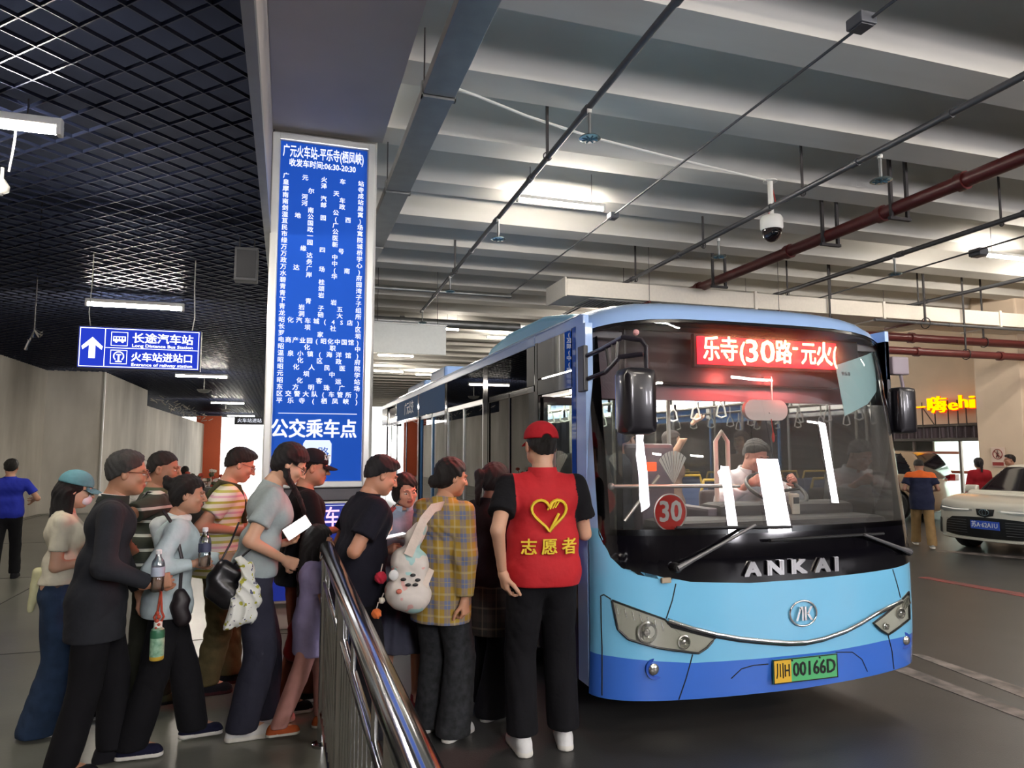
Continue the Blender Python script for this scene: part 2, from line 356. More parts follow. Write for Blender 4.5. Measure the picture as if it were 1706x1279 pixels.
def person(name, label, pos, heading, H=1.68, fem=False, lean=0., head=(0, 0, 0), feet=None, armR=None, armL=None, skinc='#b98a6e', hair=('short', '#16130f'),
           top=None, bottom=None, shoes=None, bulk=1., q=1., group=None, toe=(0, 0), sit=None, face=True, brow=True, build=None, hips=0., hs=1., hat=False):
    """heading: degrees clockwise from +Y (90 = facing +X).  Local frame: +Y forward, +X the person's right, Z up."""
    root = thing(name, label, 'person', pos, R_(-heading), group); k = H/1.70; sk = skin(skinc); fs = .92 if fem else 1.
    build = build or bulk
    hz = .895*k if sit is None else sit
    hipc = np.array([0, hips, hz]); A = R_(lean)
    def T(p, f=1.):    # lean the trunk forward about the hips
        p = np.array(p, float); v = p-np.array([0, 0, .90]); a = A*f; return hipc+k*np.array([v[0], v[1]*math.cos(a)+v[2]*math.sin(a), -v[1]*math.sin(a)+v[2]*math.cos(a)])
    sw = (.170 if fem else .192)*build**.5; hw = .088
    sho = {1: T((sw, -.005, 1.378)), -1: T((-sw, -.005, 1.378))}
    nb = T((0, -.012, 1.43), 1.05); hd_p = T((0, .012, 1.515), 1.12); hy, hp, hr = [R_(a) for a in head]; M = rotm(hy, hp+A*.3, hr) if hy else rotm(1e-6, hp+A*.3, hr)
    kh = k*hs; hc = hd_p+kh*(M@np.array([0, .018, .075]))
    feet = feet or {1: (.10, .0), -1: (-.10, .0)}
    ank = {}; kne = {}; 
    for sd in (1, -1):
        fx, fy = feet[sd][:2]; fz = feet[sd][2] if len(feet[sd]) > 2 else 0.
        kn, an = ik(hipc+np.array([sd*hw*k, 0, -.03*k]), (fx*1., fy, .085*k+fz), .400*k, .393*k, (sd*.10, 1, .0)); ank[sd] = an; kne[sd] = kn
    ua, fa = .285*k, .245*k; wr = {}; el = {}; 
    for sd, arm in ((1, armR), (-1, armL)):
        arm = arm or {}; w = arm.get('w', (sd*.26*k, .03, .80*k)); pole = arm.get('pole', (sd*.35, -1, -.2))
        e_, w_ = ik(sho[sd], np.array(w, float), ua, fa, pole); el[sd] = e_; wr[sd] = w_
    # --- skin: trunk, limbs, head and hands in one mesh
    vs = .012/q; F = Field((-.62*k, -.62*k, 0), (.62*k, .80*k, 1.62*k), vs) if sit is None else Field((-.62*k, -.62*k, 0), (.62*k, .9*k, 1.5*k), vs)
    def trunk(F, e=0., ew=0.):
        F.cap(T((-.07, .0, 1.30)), T((.07, .0, 1.30)), (.105*bulk+e)*k, (.105*bulk+e)*k, .03)
        F.cap(T((-.055*fs, .0, 1.10)), T((.055*fs, .0, 1.10)), ((.095 if fem else .105)*bulk+e+ew)*k, ((.095 if fem else .105)*bulk+e+ew)*k, .06)
        F.cap(T((-.06, .0, .95)), T((.06, .0, .95)), (.108*bulk+e+ew)*k, (.108*bulk+e+ew)*k, .06)
        F.cap(T((-sw*.72, -.01, 1.355)), T((sw*.72, -.01, 1.355)), (.056+e*.7)*k, (.056+e*.7)*k, .04)
        for sd in (1, -1): F.cap(T((0, -.015, 1.405)), T((sd*sw*.72, -.01, 1.372)), (.050+e*.5)*k, (.040+e*.6)*k, .03)
        F.cap(T((0, -.015, 1.38)), T((0, -.01, 1.44)), (.065+e*.5)*k, (.05+e*.4)*k, .04)
        if fem:
            for sd in (1, -1): F.ell(T((sd*.065, .085, 1.26)), np.array((.060, .045, .055))*k+e, .05)
    trunk(F)
    for sd in (1, -1):
        F.cap(sho[sd], el[sd], .046*k*build, .038*k*build, .03); F.cap(el[sd], wr[sd], .037*k*build, .0245*k, .015)
        F.cap(hipc+np.array([sd*hw*k, 0, -.02]), kne[sd], .082*k, .055*k, .03); F.cap(kne[sd], ank[sd], .053*k, .038*k, .01)
        F.cap(ank[sd], ank[sd]+np.array([0, .12*k, -.045*k]), .036*k, .03*k, .01)
    F.cap(nb, hc+k*(M@np.array([0, -.03, -.03])), .058*k*(.88 if fem else 1), .052*k*(.88 if fem else 1), .03)
    parts = [F.mesh()]
    hv = .0045/min(1.15, q) if face else .008; HF = Field(hc-.17*kh, hc+.17*kh, hv)
    def h(*a): return hc+kh*(M@np.array(a))
    def HE(c, r, kk=.01, op='u'): HF.ell(h(*c), np.array(r)*kh, kk*kh, op, M)
    HE((0, -.018, .035), (.077, .093, .082)); HE((0, .022, -.035), (.060, .068, .082), .03); HE((0, .058, -.088), (.030, .026, .022), .03)
    for sd in (1, -1): HE((sd*.047, .005, -.055), (.022, .045, .035), .03)
    HF.cap(nb, h(0, -.03, -.04), .056*kh*(.88 if fem else 1), .055*kh*(.88 if fem else 1), .025)
    for sd in (1, -1):
        HE((sd*.031, .094, .005), (.017, .013, .009), .010, 's')
        HF.cap(h(sd*.012, .088, .026), h(sd*.046, .078, .026), .008*kh, .007*kh, .012*kh); HE((sd*.042, .062, -.022), (.022, .020, .018), .02)
        HE((sd*.0805, -.012, -.008), (.010, .019, .031), .006); HE((sd*.088, -.008, -.004), (.006, .009, .014), .005, 's')
    HF.cap(h(0, .086, .018), h(0, .109, -.026), .008*kh, .0115*kh, .01*kh)
    for sd in (1, -1): HF.cap(h(sd*.010, .098, -.029), h(sd*.014, .093, -.031), .0075*kh, .006*kh, .006*kh)
    HE((0, .088, -.052), (.024, .009, .0065), .006); HE((0, .086, -.063), (.020, .010, .0075), .006)
    HF.clip(lambda X, Y, Z: (nb[2]-.02)-Z)
    parts.append(HF.mesh())
    for sd, arm in ((1, armR), (-1, armL)):
        arm = arm or {}
        if arm.get('hide'): continue
        fd = unit(wr[sd]-el[sd]); dv = arm.get('dir', fd+np.array([0, .15, 0])); pl = arm.get('palm', (-sd, .1, 0)); 
        parts.append(hand_mesh(wr[sd], dv, pl, sd, arm.get('curl', .25), k*(.92 if fem else 1), .0040/min(1, q)))
    lip = mat('lips_'+skinc.lstrip('#'), '#9b5a4e', .5)
    def mf(Cn):
        L = (Cn-hc)@M/kh; o = np.zeros(len(Cn)); o[(np.abs(L[:, 0]) < .022) & (L[:, 1] > .084) & (L[:, 2] < -.047) & (L[:, 2] > -.067)] = 1; return o
    np_mesh('body', parts, [sk, lip], root, matfn=mf)
    if face:
        for sd in (1, -1):
            e = MB(); e.sphere((0, 0, 0), (.0135*kh, .012*kh, .0058*kh), 12, 0); e.sphere((0, .0068*kh, 0), (.0062*kh, .006*kh, .0054*kh), 10, 1)
            ob = e.build('eye', [mat('eye_white', '#bdb2a6', .3), mat('eye_iris', '#140d09', .15)], root, 60); p = h(sd*.031, .0775, .003); ob.location = p; ob.rotation_euler = Matrix(M.tolist()).to_euler()
            if brow: MB().tube([h(sd*.014, .0925, .026), h(sd*.031, .0895, .030), h(sd*.047, .079, .026)], [.0026*kh, .003*kh, .0016*kh], 6).build('eyebrow', mat('brow', '#1c1613', .9), root, 60)
    # --- hair
    style, hcol = hair; hm = mat('hair_'+hcol.lstrip('#'), hcol, .5, noise=.35, nscale=30., stretch=(6, 6, .6), bump=.7, bscale=120., spec=.35)
    if style != 'none':
        G = Field(hc-.30*kh, hc+.24*kh, .0055/min(1, q)); G = Field(np.minimum(hc-.24*kh, hc-np.array([.24, .24, .52 if style in ('long', 'braid', 'child') else .26])*kh), hc+.22*kh, .006/min(1, q))
        th = {'crop': .006, 'short': .013}.get(style, .016)-(.008 if hat else 0); Mi = M
        def loc(X, Y, Z):
            x, y, z = X-hc[0], Y-hc[1], Z-hc[2]; return [(Mi[0][j]*x+Mi[1][j]*y+Mi[2][j]*z)/kh for j in range(3)]
        def GE(c, r, kk=.012, op='u'): G.ell(h(*c), np.array(r)*kh, kk*kh, op, M)
        GE((0, -.018, .035), (.077+th, .093+th, .082+th))
        if style in ('short', 'crop'):
            GE((0, -.045, -.01), (.070+th*.6, .062+th*.6, .07), .02)
            if style == 'short' and not hat: GE((0, .040, .088), (.058, .045, .030), .03)
            def cut(X, Y, Z):
                x, y, z = loc(X, Y, Z); ln = .012+.74*y+.25*np.maximum(0, y-.04); ear = .02*np.exp(-((y+.005)/.022)**2)*(np.abs(x) > .05); return (ln+ear*.6-z)*kh*.8
            G.clip(cut)
        elif style == 'bald':
            GE((0, -.045, -.01), (.074, .064, .07), .02)
            def cut(X, Y, Z):
                x, y, z = loc(X, Y, Z); return np.maximum((.012+.74*y-z), -.9*(np.abs(x)-.018)+(y-.02)*1.1+(z-.10)*.4)*kh*.8 if False else np.maximum(.012+.74*y-z, y-.058)*kh*.8
            G.clip(cut)
        else:
            if style == 'bob': GE((0, -.02, -.035), (.092, .088, .085), .03)
            if style in ('long', 'child', 'lowpony', 'braid', 'bun', 'pony'): GE((0, -.05, -.02), (.078, .062, .075), .03)
            if style in ('long', 'child'): 
                down = np.array([0, 0, -1.]); b0 = h(0, -.07, -.04)
                G.cap(b0, b0+down*.33*kh+np.array([0, -.03, 0]), .068*kh, .045*kh, .03)
                for sd in (1, -1): G.cap(h(sd*.060, -.03, -.02), h(sd*.060, -.03, -.02)+np.array([0, -.01, -.26])*kh, .035*kh, .022*kh, .03)
            if style == 'bun': GE((0, -.125, .055), (.045, .042, .042), .012); GE((.02, -.15, .09), (.02, .02, .022), .012)
            if style == 'lowpony': GE((0, -.118, -.045), (.036, .038, .045), .012)
            if style == 'pony':
                G.cap(h(0, -.11, .03), h(0, -.155, .02), .022*kh, .03*kh, .01); p = h(0, -.155, .02); G.cap(p, p+np.array([0, -.02, -.20])*kh, .034*kh, .018*kh, .02)
            def cut(X, Y, Z):
                x, y, z = loc(X, Y, Z); fr = .058+.25*np.abs(x)/.08*0
                # opening for the face: in front of a slanted plane and below the fringe
                op = np.minimum(y-(.035 if style != 'bob' else .042), fr+.012*np.sin(x*60)-z); back = np.minimum(y-(-.005), .012-z) if style in ('bun', 'lowpony', 'pony', 'braid') else np.full_like(z*y*x, -1)
                return np.maximum(op, back)*kh*.8
            G.clip(cut)
            if style == 'braid':
                p = h(.070, .0, -.045)
                for j in range(9):
                    q2 = p+np.array([.004*(-1)**j, np.interp(j, [0, 2, 8], [.004, .020, .008]), -.030])*kh; G.cap(p, q2, (.021-.0008*j)*kh, (.015-.0008*j)*kh, .006); p = q2
        G.bend(lambda X, Y, Z: .0022*np.sin(150*(X+.6*Y)+8*np.sin(20*Z))+.0016*np.sin(210*(Y-X)+5*Z))
        np_mesh('hair', [G.mesh()], hm, root)
    # --- clothes
    if top:
        t = top; e = t.get('ease', .016); sl = t.get('sleeve', 'short'); hem = T((0, 0, t.get('hem', .90)))[2]; r = Field((-.55*k, -.5*k, hem-.04), (.55*k, .62*k, 1.52*k), .0085/q)
        trunk(r, e, t.get('flare', .006)); 
        if t.get('hem', .9) < .86: r.cap(hipc+np.array([-.05*k, 0, -.02]), hipc+np.array([-.05*k, 0, (t['hem']-.9)*k]), (.125*bulk+e)*k, (.125*bulk+e+t.get('skirt', .0))*k, .05); r.cap(hipc+np.array([.05*k, 0, -.02]), hipc+np.array([.05*k, 0, (t['hem']-.9)*k]), (.125*bulk+e)*k, (.125*bulk+e+t.get('skirt', .0))*k, .05)
        se = t.get('sease', .018)
        for sd in (1, -1):
            if sl == 'none': continue
            if sl == 'cap': r.cap(sho[sd], sho[sd]+(el[sd]-sho[sd])*.42, (.050*build+e)*k, (.045*build+e)*k, .02, flat=.0)
            elif sl == 'short': r.cap(sho[sd], sho[sd]+(el[sd]-sho[sd])*.66, (.046*build+se*.6)*k, (.042*build+se+.006)*k, .03, flat=.0)
            else:
                r.cap(sho[sd], el[sd], (.046*build+se*.6)*k, (.040*build+se)*k, .03); r.cap(el[sd], el[sd]+(wr[sd]-el[sd])*t.get('cuff', .96), (.040*build+se)*k, (.026+se*.7)*k, .03, flat=.0)
        r.bend(wrinkle(t.get('wr', .004), 1., sum(map(ord, label)) % 17))
        nz = unit(T((0, .05, 1.6))-T((0, 0, 1.4))); npt = T((0, .0, 1.452+t.get('neck', 0.)))
        r.clip(lambda X, Y, Z: (X-npt[0])*nz[0]+(Y-npt[1])*nz[1]+(Z-npt[2])*nz[2]); r.clip(lambda X, Y, Z: hem-Z)
        if t.get('open'):   # jacket open down the front
            pass
        mm = t['mat']; mf2 = None
        if t.get('vest'):
            def mf2(Cn):
                o = np.zeros(len(Cn)); 
                
                for sd in (1, -1):
                    u = el[sd]-sho[sd]; tt = np.clip(((Cn-sho[sd])@u)/(u@u), 0, 1); dd = np.linalg.norm(Cn-sho[sd]-tt[:, None]*u, axis=1); o[((Cn-sho[sd])@np.array([sd, 0, 0]) > -.026*k) & (dd < .085*k)] = 1
                return o
        if t.get('yoke'):
            def mf2(Cn):
                v = (Cn-T((0, 0, 1.44)))[:, 2]; return (v > -t['yoke']*k).astype(float)
        np_mesh(t.get('name', 'shirt'), [r.mesh()], mm, root, matfn=mf2)
        if t.get('collar'):
            cm = t.get('cmat', mm if not isinstance(mm, (list, tuple)) else mm[0]); c = MB(); n = 20; ring = []
            hgt = t['collar']
            for i in range(n+1):
                a = math.radians(192+336*i/n); ring.append((.066*math.sin(a)*-1, .062*math.cos(a)*-1))
            vs_ = []; 
            for (x, y) in ring: vs_ += [T((x*1.12, y*1.12-.012, 1.432)), T((x*1.02, y*1.05-.008, 1.432+hgt)), T((x*1.16, y*1.2-.008, 1.432+hgt)), T((x*1.35, y*1.35-.012, 1.42))]
            fs_ = []
            for i in range(n):
                for j in range(3): fs_.append((i*4+j, i*4+j+1, (i+1)*4+j+1, (i+1)*4+j))
            c.add(vs_, fs_); c.build('collar', cm, root, 60)
    if bottom:
        b = bottom; hm_ = b.get('hem', .07)*k; wz = b.get('waist', .98)*k; leg = (kne[1]-hipc) if sit else None
        r = Field((-.42*k, -.5*k, max(0, hm_-.03)), (.42*k, .75*k, max(wz, hz+.12*k)+.03), .0095/q)
        if b.get('skirt'):
            r.cap(hipc+np.array([-.045*k, 0, .03]), hipc+np.array([-.045*k, 0, hm_-hz]), .118*k, b['skirt'], .05); r.cap(hipc+np.array([.045*k, 0, .03]), hipc+np.array([.045*k, 0, hm_-hz]), .118*k, b['skirt'], .05)
            r.bend(lambda X, Y, Z: .008*np.sin(np.arctan2(X, Y)*16)*np.clip((hz-Z)*4, 0, 1))
        else:
            r.cap(hipc+np.array([-.052*k, .0, .0]), hipc+np.array([.052*k, .0, .0]), .120*k*bulk, .120*k*bulk, .03)
            r.cap(T((-.058, 0, .97)), T((.058, 0, .97)), .104*k*bulk, .104*k*bulk, .03)
            rt, rk, rh = [x*k for x in b.get('w', (.098, .078, .07))]
            for sd in (1, -1):
                hj = hipc+np.array([sd*hw*k, 0, -.03*k]); r.cap(hj, kne[sd], rt, rk, .02); r.cap(kne[sd], ank[sd]+np.array([0, 0, -.03]), rk, rh, .008)
            r.bend(wrinkle(b.get('wr', .006), .8, len(label)))
        r.clip(lambda X, Y, Z: hm_-Z); 
        if sit is None: r.clip(lambda X, Y, Z: Z-wz)
        np_mesh(b.get('name', 'trousers'), [r.mesh()], b['mat'], root)
        if b.get('belt'):
            bl = MB(); pr = [T((.150*bulk*math.sin(2*math.pi*i/24)*1.12, .112*bulk*math.cos(2*math.pi*i/24)*1.12, .975)) for i in range(24)]
            bl.add([p+np.array([0, 0, d]) for p in pr for d in (-.02, .02)], [(2*i, 2*i+1, (2*i+3) % 48, (2*i+2) % 48) for i in range(24)]); bl.build('belt', b['belt'], root, 60)
    for sd in (1, -1):
        if not shoes: break
        a = ank[sd]; z0 = a[2]-.085*k; ty = R_(toe[0 if sd > 0 else 1]); ct, st_ = math.cos(ty), math.sin(ty); S = Field((a[0]-.17*k, a[1]-.17*k, z0-.01), (a[0]+.17*k, a[1]+.26*k, z0+.16*k), .006)
        def fp(x, y, z): return np.array([a[0]+(x*ct+y*st_)*k, a[1]+(-x*st_+y*ct)*k, z0+z*k])
        S.cap(fp(0, -.045, .042), fp(0, .03, .05), .040*k, .042*k, .02); S.cap(fp(0, .03, .04), fp(sd*.008, .135, .03), .042*k, .040*k, .03); S.cap(fp(0, -.03, .06), fp(0, -.01, .095), .040*k, .038*k, .02)
        S.cap(fp(0, -.05, .012), fp(sd*.008, .14, .012), .043*k, .044*k, .01); S.clip(lambda X, Y, Z: z0+.001-Z); S.clip(lambda X, Y, Z: Z-(z0+.115*k))
        shm, som = shoes
        np_mesh('shoe', [S.mesh()], [shm, som], root, matfn=lambda Cn, z0=z0: (Cn[:, 2] < z0+.026*k).astype(float))
    info = dict(root=root, k=kh, ks=k, T=T, sho=sho, el=el, wr=wr, hc=hc, M=M, h=h, nb=nb, hipc=hipc)
    return info
def world_of(P, p):
    P['root'].rotation_euler; M = Matrix.Translation(P['root'].location) @ P['root'].rotation_euler.to_matrix().to_4x4(); return M @ Vector([float(x) for x in p])
def cap_hat(P, m, mb=None, brim=.075, up=.0, name='cap', vent=False, label=None, tilt=0.):
    h, k, M = P['h'], P['k'], P['M']; hc = P['hc']; F = Field(hc-.24*k, hc+.26*k, .005)
    F.ell(h(0, -.016, .042), np.array((.095, .110, .094))*k, .01, 'u', M)
    def loc(X, Y, Z):
        x, y, z = X-hc[0], Y-hc[1], Z-hc[2]; return [(M[0][j]*x+M[1][j]*y+M[2][j]*z)/k for j in range(3)]
    F.clip(lambda X, Y, Z: (.036+.02*loc(X, Y, Z)[1]/.1*0-loc(X, Y, Z)[2])*k)
    if vent: F.ell(h(0, -.125, .035), np.array((.030, .03, .024))*k, .0, 's', M)
    V1 = F.mesh(); B = Field(hc-.05*k, hc+.26*k, .004); B = Field(hc-.22*k, hc+.26*k, .004)
    def bd(X, Y, Z):
        x, y, z = loc(X, Y, Z); zc = .040-1.1*(y-.06)*.25-5.0*x*x; d1 = np.sqrt((x/1.02)**2+((y-.075)/1.15)**2)-.078; return np.maximum(np.abs(z-zc)-.0035, np.maximum(d1, .055-y))*k
    B.put(bd, hc-.21*k, hc+.25*k, 0); np_mesh(name, [V1], m, P['root']); np_mesh('cap_brim', [B.mesh()], mb or m, P['root'], smooth=0)
def glasses(P, m, big=1.):
    h = P['h']; b = MB()
    for sd in (1, -1):
        c = (sd*.031, .103, .004); b.tube([h(c[0]+.021*big*math.cos(t), c[1]-.006*abs(math.cos(t))*(1 if math.cos(t)*sd > 0 else 0), c[2]+.015*big*math.sin(t)) for t in [2*math.pi*i/14 for i in range(15)]], .0016, 5)
        b.tube([h(sd*.051, .098, .010), h(sd*.078, .06, .012), h(sd*.085, -.01, .008), h(sd*.084, -.028, -.006)], .0018, 5)
    b.tube([h(-.010, .105, .008), h(.010, .105, .008)], .0017, 5); b.build('glasses', m, P['root'], 60)
# ================================================================ THE SETTING
CONC = mat('walkway_concrete', '#6f7067', .28, noise=.22, nscale=1.6, bump=.05, bscale=30, spec=.5)
ASPH = mat('road_asphalt', '#383837', .38, noise=.25, nscale=2.2, bump=.12, bscale=140, spec=.45)
PLAST = mat('rib_plaster', '#cfcdc6', .8, noise=.07, nscale=1.2, stretch=(.3, 2, 1), bump=.06, bscale=12)
SOFF = mat('soffit_paint', '#b2aaa4', .75, noise=.08, nscale=1.5)
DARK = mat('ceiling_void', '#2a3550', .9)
GRIDM = mat('grid_metal', '#242b42', .35, metal=.5)
WALLM = mat('plaster_wall', '#dbd7cd', .8, noise=.18, nscale=.9, stretch=(1, 1, .35), dark='#b3aea3')
STEEL = mat('galvanised_steel', '#8f9190', .42, metal=.75, noise=.12, nscale=5)
STEELD = mat('pipe_grey', '#5b5c60', .45, metal=.5, noise=.1)
REDP = mat('fire_main_red', '#571f1e', .4, noise=.15)
ROD = mat('hanger_dark', '#2e2b2d', .6)
WHITEP = mat('white_enamel', '#e6e6e0', .4)
CHROME = mat('chrome', '#e4e4e4', .12, metal=1.)
BLACKP = mat('black_plastic', '#141416', .4)
TUBE = emat('lamp_tube_glow', '#fff4e6', 120.)

f = MB().box(-40, .28, -30, 70, -.2, 0).build('floor', CONC); struct(f)
f = MB().box(.28, 70, -30, 160, -.2, 0).build('road_floor', ASPH); struct(f)
f = MB().box(-40, .28, 70, 160, -.2, 0).build('far_floor', ASPH); struct(f)
# floor joints of the walkway
jm = mat('joint_dark', '#3b3b36', .8); jb = MB()
for y in (6.9, 10.9, 14.9, 20.9, 26.9): jb.box(-9, .2, y, y+.015, 0, .002)
for x in (-2.9, -5.9): jb.box(x, x+.015, -3, 40, 0, .002)
struct(jb.build('trim_floor_joint', jm))
# faded paint lines on the road; the red streak is a reflection put in as colour
LINE = mat('faded_line_paint', '#8a7f78', .7, noise=.45, nscale=7, dark='#4a4644'); REDREFL = mat('red_reflection_tint', '#8c2b28', .6, noise=.35, nscale=5, dark='#4a2c2a')
for n, q, m in (('lane_line', [(1490, 1117), (1512, 1112), (1706, 1185), (1706, 1199)], LINE), ('lane_line', [(1518, 1090), (1536, 1090), (1706, 1147), (1706, 1163)], LINE), ('red_reflection_streak', [(1530, 962), (1545, 961), (1680, 984), (1665, 987)], REDREFL), ('lane_line', [(1560, 918), (1580, 917), (1706, 927), (1706, 931)], LINE)):
    p = [atZ(*c) for c in q]; e = (p[3]-p[0]); e2 = (p[2]-p[1]); p = [p[0], p[1], p[1]+e2*1.6, p[0]+e*1.6]
    o = MB().add([(v.x, v.y, z) for z in (0, .004) for v in p], [(0, 1, 2, 3), (4, 5, 6, 7), (0, 1, 5, 4), (1, 2, 6, 5), (2, 3, 7, 6), (3, 0, 4, 7)]).build(n, m); struct(o)
# ---- hall ceiling: slab with precast vaulted panels, all along X
cl = struct(MB().box(.84, 46, -26, 58, 5.62, 5.9).build('ceiling', PLAST))
prof = [(0, .0), (.44, 0.0)] + [(.44+.98*t, .36*math.sin(math.pi*t)**.8) for t in [i/18 for i in range(1, 18)]] + [(1.42, 0.)]
pb = MB(); n = len(prof)
pb.add([(x, y, z) for x in (.84, 46) for y, z in prof] + [(x, y, .45) for x in (.84, 46) for y in (0, 1.42)], [(i, i+1, n+i+1, n+i) for i in range(n-1)] + [(2*n, 2*n+1, 2*n+3, 2*n+2)])
pan = pb.build('ceiling_panel', PLAST, cl, loc=(0, 0, 5.2), fix=False); sm(pan.data, 30)
first = True
for i in range(-22, 37):
    o = pan if first else pan.copy()
    if not first: COL.objects.link(o); o.parent = cl
    first = False; o.location = (0, 6.16+1.42*i, 5.2)
struct(MB().box(-.21, .84, -26, 7.0, 4.75, 5.9).build('ceiling_soffit', SOFF)); struct(MB().box(-.21, .84, 7.9, 58, 4.75, 5.9).build('ceiling_soffit', SOFF))
struct(MB().box(-.23, -.212, -26, 50, 3.80, 4.8).build('trim_fascia', SOFF)); struct(MB().box(-.26, -.20, -26, 50, 3.70, 3.80).build('trim_edge_angle', STEEL))
dk = struct(MB().box(-12, -.23, -26, 50, 4.9, 5.9).build('ceiling_void', DARK))
# open-cell grid ceiling over the walkway, bars at 45 degrees
gb = MB(); X0, X1, Y0, Y1 = -8.2, -.26, -6, 49
for s in (1, -1):
    c = -75.
    while c < 75:
        # line y = s*x + c*1.2 clipped to the rectangle
        pts = []
        cc = c
        for x in (X0, X1):
            y = s*x+cc
            if Y0 <= y <= Y1: pts.append((x, y))
        for y in (Y0, Y1):
            x = s*(y-cc)
            if X0 < x < X1: pts.append((x, y))
        if len(pts) >= 2:
            (xa, ya), (xb, yb) = pts[0], pts[1]; z = 3.755+(0 if s > 0 else .002); nx, ny = -.0028*s, .0028
            vs = [(xa-nx, ya-ny, z), (xb-nx, yb-ny, z), (xb+nx, yb+ny, z), (xa+nx, ya+ny, z)]; vs += [(a, b, z+.022) for a, b, _ in vs]
            gb.add(vs, [(3, 2, 1, 0), (4, 5, 6, 7), (0, 1, 5, 4), (2, 3, 7, 6)])
        c += .262
g = gb.build('ceiling_grid', GRIDM, fix=False); struct(g)
# ---- walls on the left
def wall(name, x0, x1, y0, y1, z0, z1, m=WALLM): return struct(MB().bbox(x0, x1, y0, y1, z0, z1, .01).build(name, m))
wall('wall_left', -6.4, -6.1, -6, 21.6, 0, 3.85); wall('wall_left', -6.4, -4.73, 21.5, 27.7, 0, 3.85); wall('wall_left', -5.4, -4.73, 27.72, 46, 0, 3.22)
struct(MB().bbox(-4.74, -4.70, 21.46, 21.50, 0, 3.8, .005).build('trim_wall_corner', WHITEP))
ORG = mat('orange_panel', '#c4552c', .6, noise=.08)
struct(MB().bbox(-5.2, -3.8, 46.2, 46.6, 0, 3.72, .02).build('wall_orange_panel', ORG))
struct(MB().box(-12, -6.4, -6, 50, 3.85, 5.9).build('wall_left_upper', DARK))
struct(MB().box(-12, -11.8, -26, 70, 0, 5.9).build('wall_outer', DARK)); struct(MB().bbox(-12, 46, -26.4, -26, 0, 5.9, .02).build('wall_added_behind', mat('rear_wall_paint', '#8d857c', .8))); struct(MB().bbox(46, 46.4, -26, 58, 0, 5.9, .02).build('wall_added_right', mat('rear_wall_paint', '#8d857c', .8)))  # rear and far right walls added unseen to keep bright sky out of reflections
for i in range(9): struct(MB().bbox(-10+6*i, -9.4+6*i, -26, -25.7, 0, 5.6, .02).build('wall_pier', CONC))
struct(MB().bbox(-3.0, 0.9, 60, 60.3, 0, 2.9, .02).build('wall_far', mat('sunlit_white_wall', '#f2f1ec', .8)))
# torn ceiling edge debris above the low wall
rg = MB()
for i in range(60):
    y = 27.9+RNG.rand()*17; x = -4.75+RNG.rand()*.5; z = 3.30+RNG.rand()*.40; a = RNG.rand()*6.3; l = .12+RNG.rand()*.35
    rg.tube([(x, y, z), (x+l*math.cos(a)*.6, y+l*math.sin(a), z+(RNG.rand()-.5)*.3)], .008+.010*RNG.rand(), 4)
o = rg.build('torn_ceiling_wires', mat('debris', '#c9c4bb', .7)); o['kind'] = 'stuff'; o['label'] = 'loose wires and torn ceiling scraps along the top of the low wall'
# ---- pillar behind the route board
struct(MB().bbox(-.20, .80, 7.05, 7.9, 0, 5.2, .03).build('wall_pillar', mat('pillar_paint', '#c9c8c4', .6)))
# ---- right side: rental office wall, pillars
CREAM = mat('cream_wall', '#dcc8b0', .75, noise=.08, nscale=1.2)
struct(MB().bbox(17.6, 18.0, 6, 13.0, 0, 5.3, .02).build('wall_right', CREAM)); struct(MB().bbox(17.6, 18.0, 17.9, 60, 0, 5.3, .02).build('wall_right', CREAM))
struct(MB().bbox(17.6, 18.0, 13.0, 17.9, 2.33, 5.3, .02).build('wall_right', CREAM))
struct(MB().bbox(16.15, 17.4, 12.0, 13.15, 0, 5.6, .04).build('wall_pillar', CREAM))
struct(MB().bbox(14.2, 15.2, 29.5, 30.5, 0, 5.6, .04).build('wall_pillar', CREAM))
struct(MB().bbox(8.2, 34, 48, 48.4, 0, 5.3, .04).build('wall_back', CREAM))
# ================================================================ hanging services
def xyz(v): return (v.x, v.y, v.z)
def pipe(name, label, p0, p1, r, m, couplings=(), cat='pipe', group=None, flange=None):
    """a straight run; p0, p1 world points; couplings at fractions of the run"""
    p0, p1 = Vector(p0), Vector(p1); t = thing(name, label, cat, p0, 0, group); d = p1-p0
    MB().tube([(0, 0, 0), d], r, 12).build('pipe_run', m, t, 60)
    for f_ in couplings: MB().tube([d*f_-d.normalized()*.05, d*f_+d.normalized()*.05], r*1.28, 12).build('coupling', m, t, 60)
    return t
ZP = 4.75
SP1 = [(2.532, 5.66), (2.612, 8.844), (2.686, 12.101), (2.78, 15.3)]
pipe('sprinkler_pipe', 'grey sprinkler pipe nearest the station pillar, running away over the bus', (2.42, 1.5, ZP), (2.80, 15.6, ZP), .030, STEELD, (.18, .30, .42, .53, .64, .75, .88))
pipe('sprinkler_pipe', 'dark sprinkler pipe passing behind the white dome camera', (5.70, 1.5, ZP), (6.05, 18., ZP), .034, STEELD, (.15, .2, .27, .36, .5, .6))
pipe('fire_main_pipe', 'thick dark red fire main crossing the ceiling at upper right', (7.26, 2.5, 4.72), (7.56, 24., 4.72), .085, REDP, (.16, .215, .30, .42, .6))
pipe('sprinkler_pipe', 'thin dark pipe to the right of the thick red fire main', (9.1, 3.5, ZP), (9.5, 24., ZP), .038, STEELD, (.15, .25, .4, .6))
pipe('conduit', 'thin grey conduit with junction boxes between the two nearer sprinkler pipes', (3.87, 1.5, ZP), (4.17, 13.2, ZP), .012, STEELD, cat='conduit')
pipe('conduit', 'thin conduit at far right feeding the long ceiling tube lamp', (10.05, 5., ZP), (10.6, 20, ZP), .014, STEELD, cat='conduit')
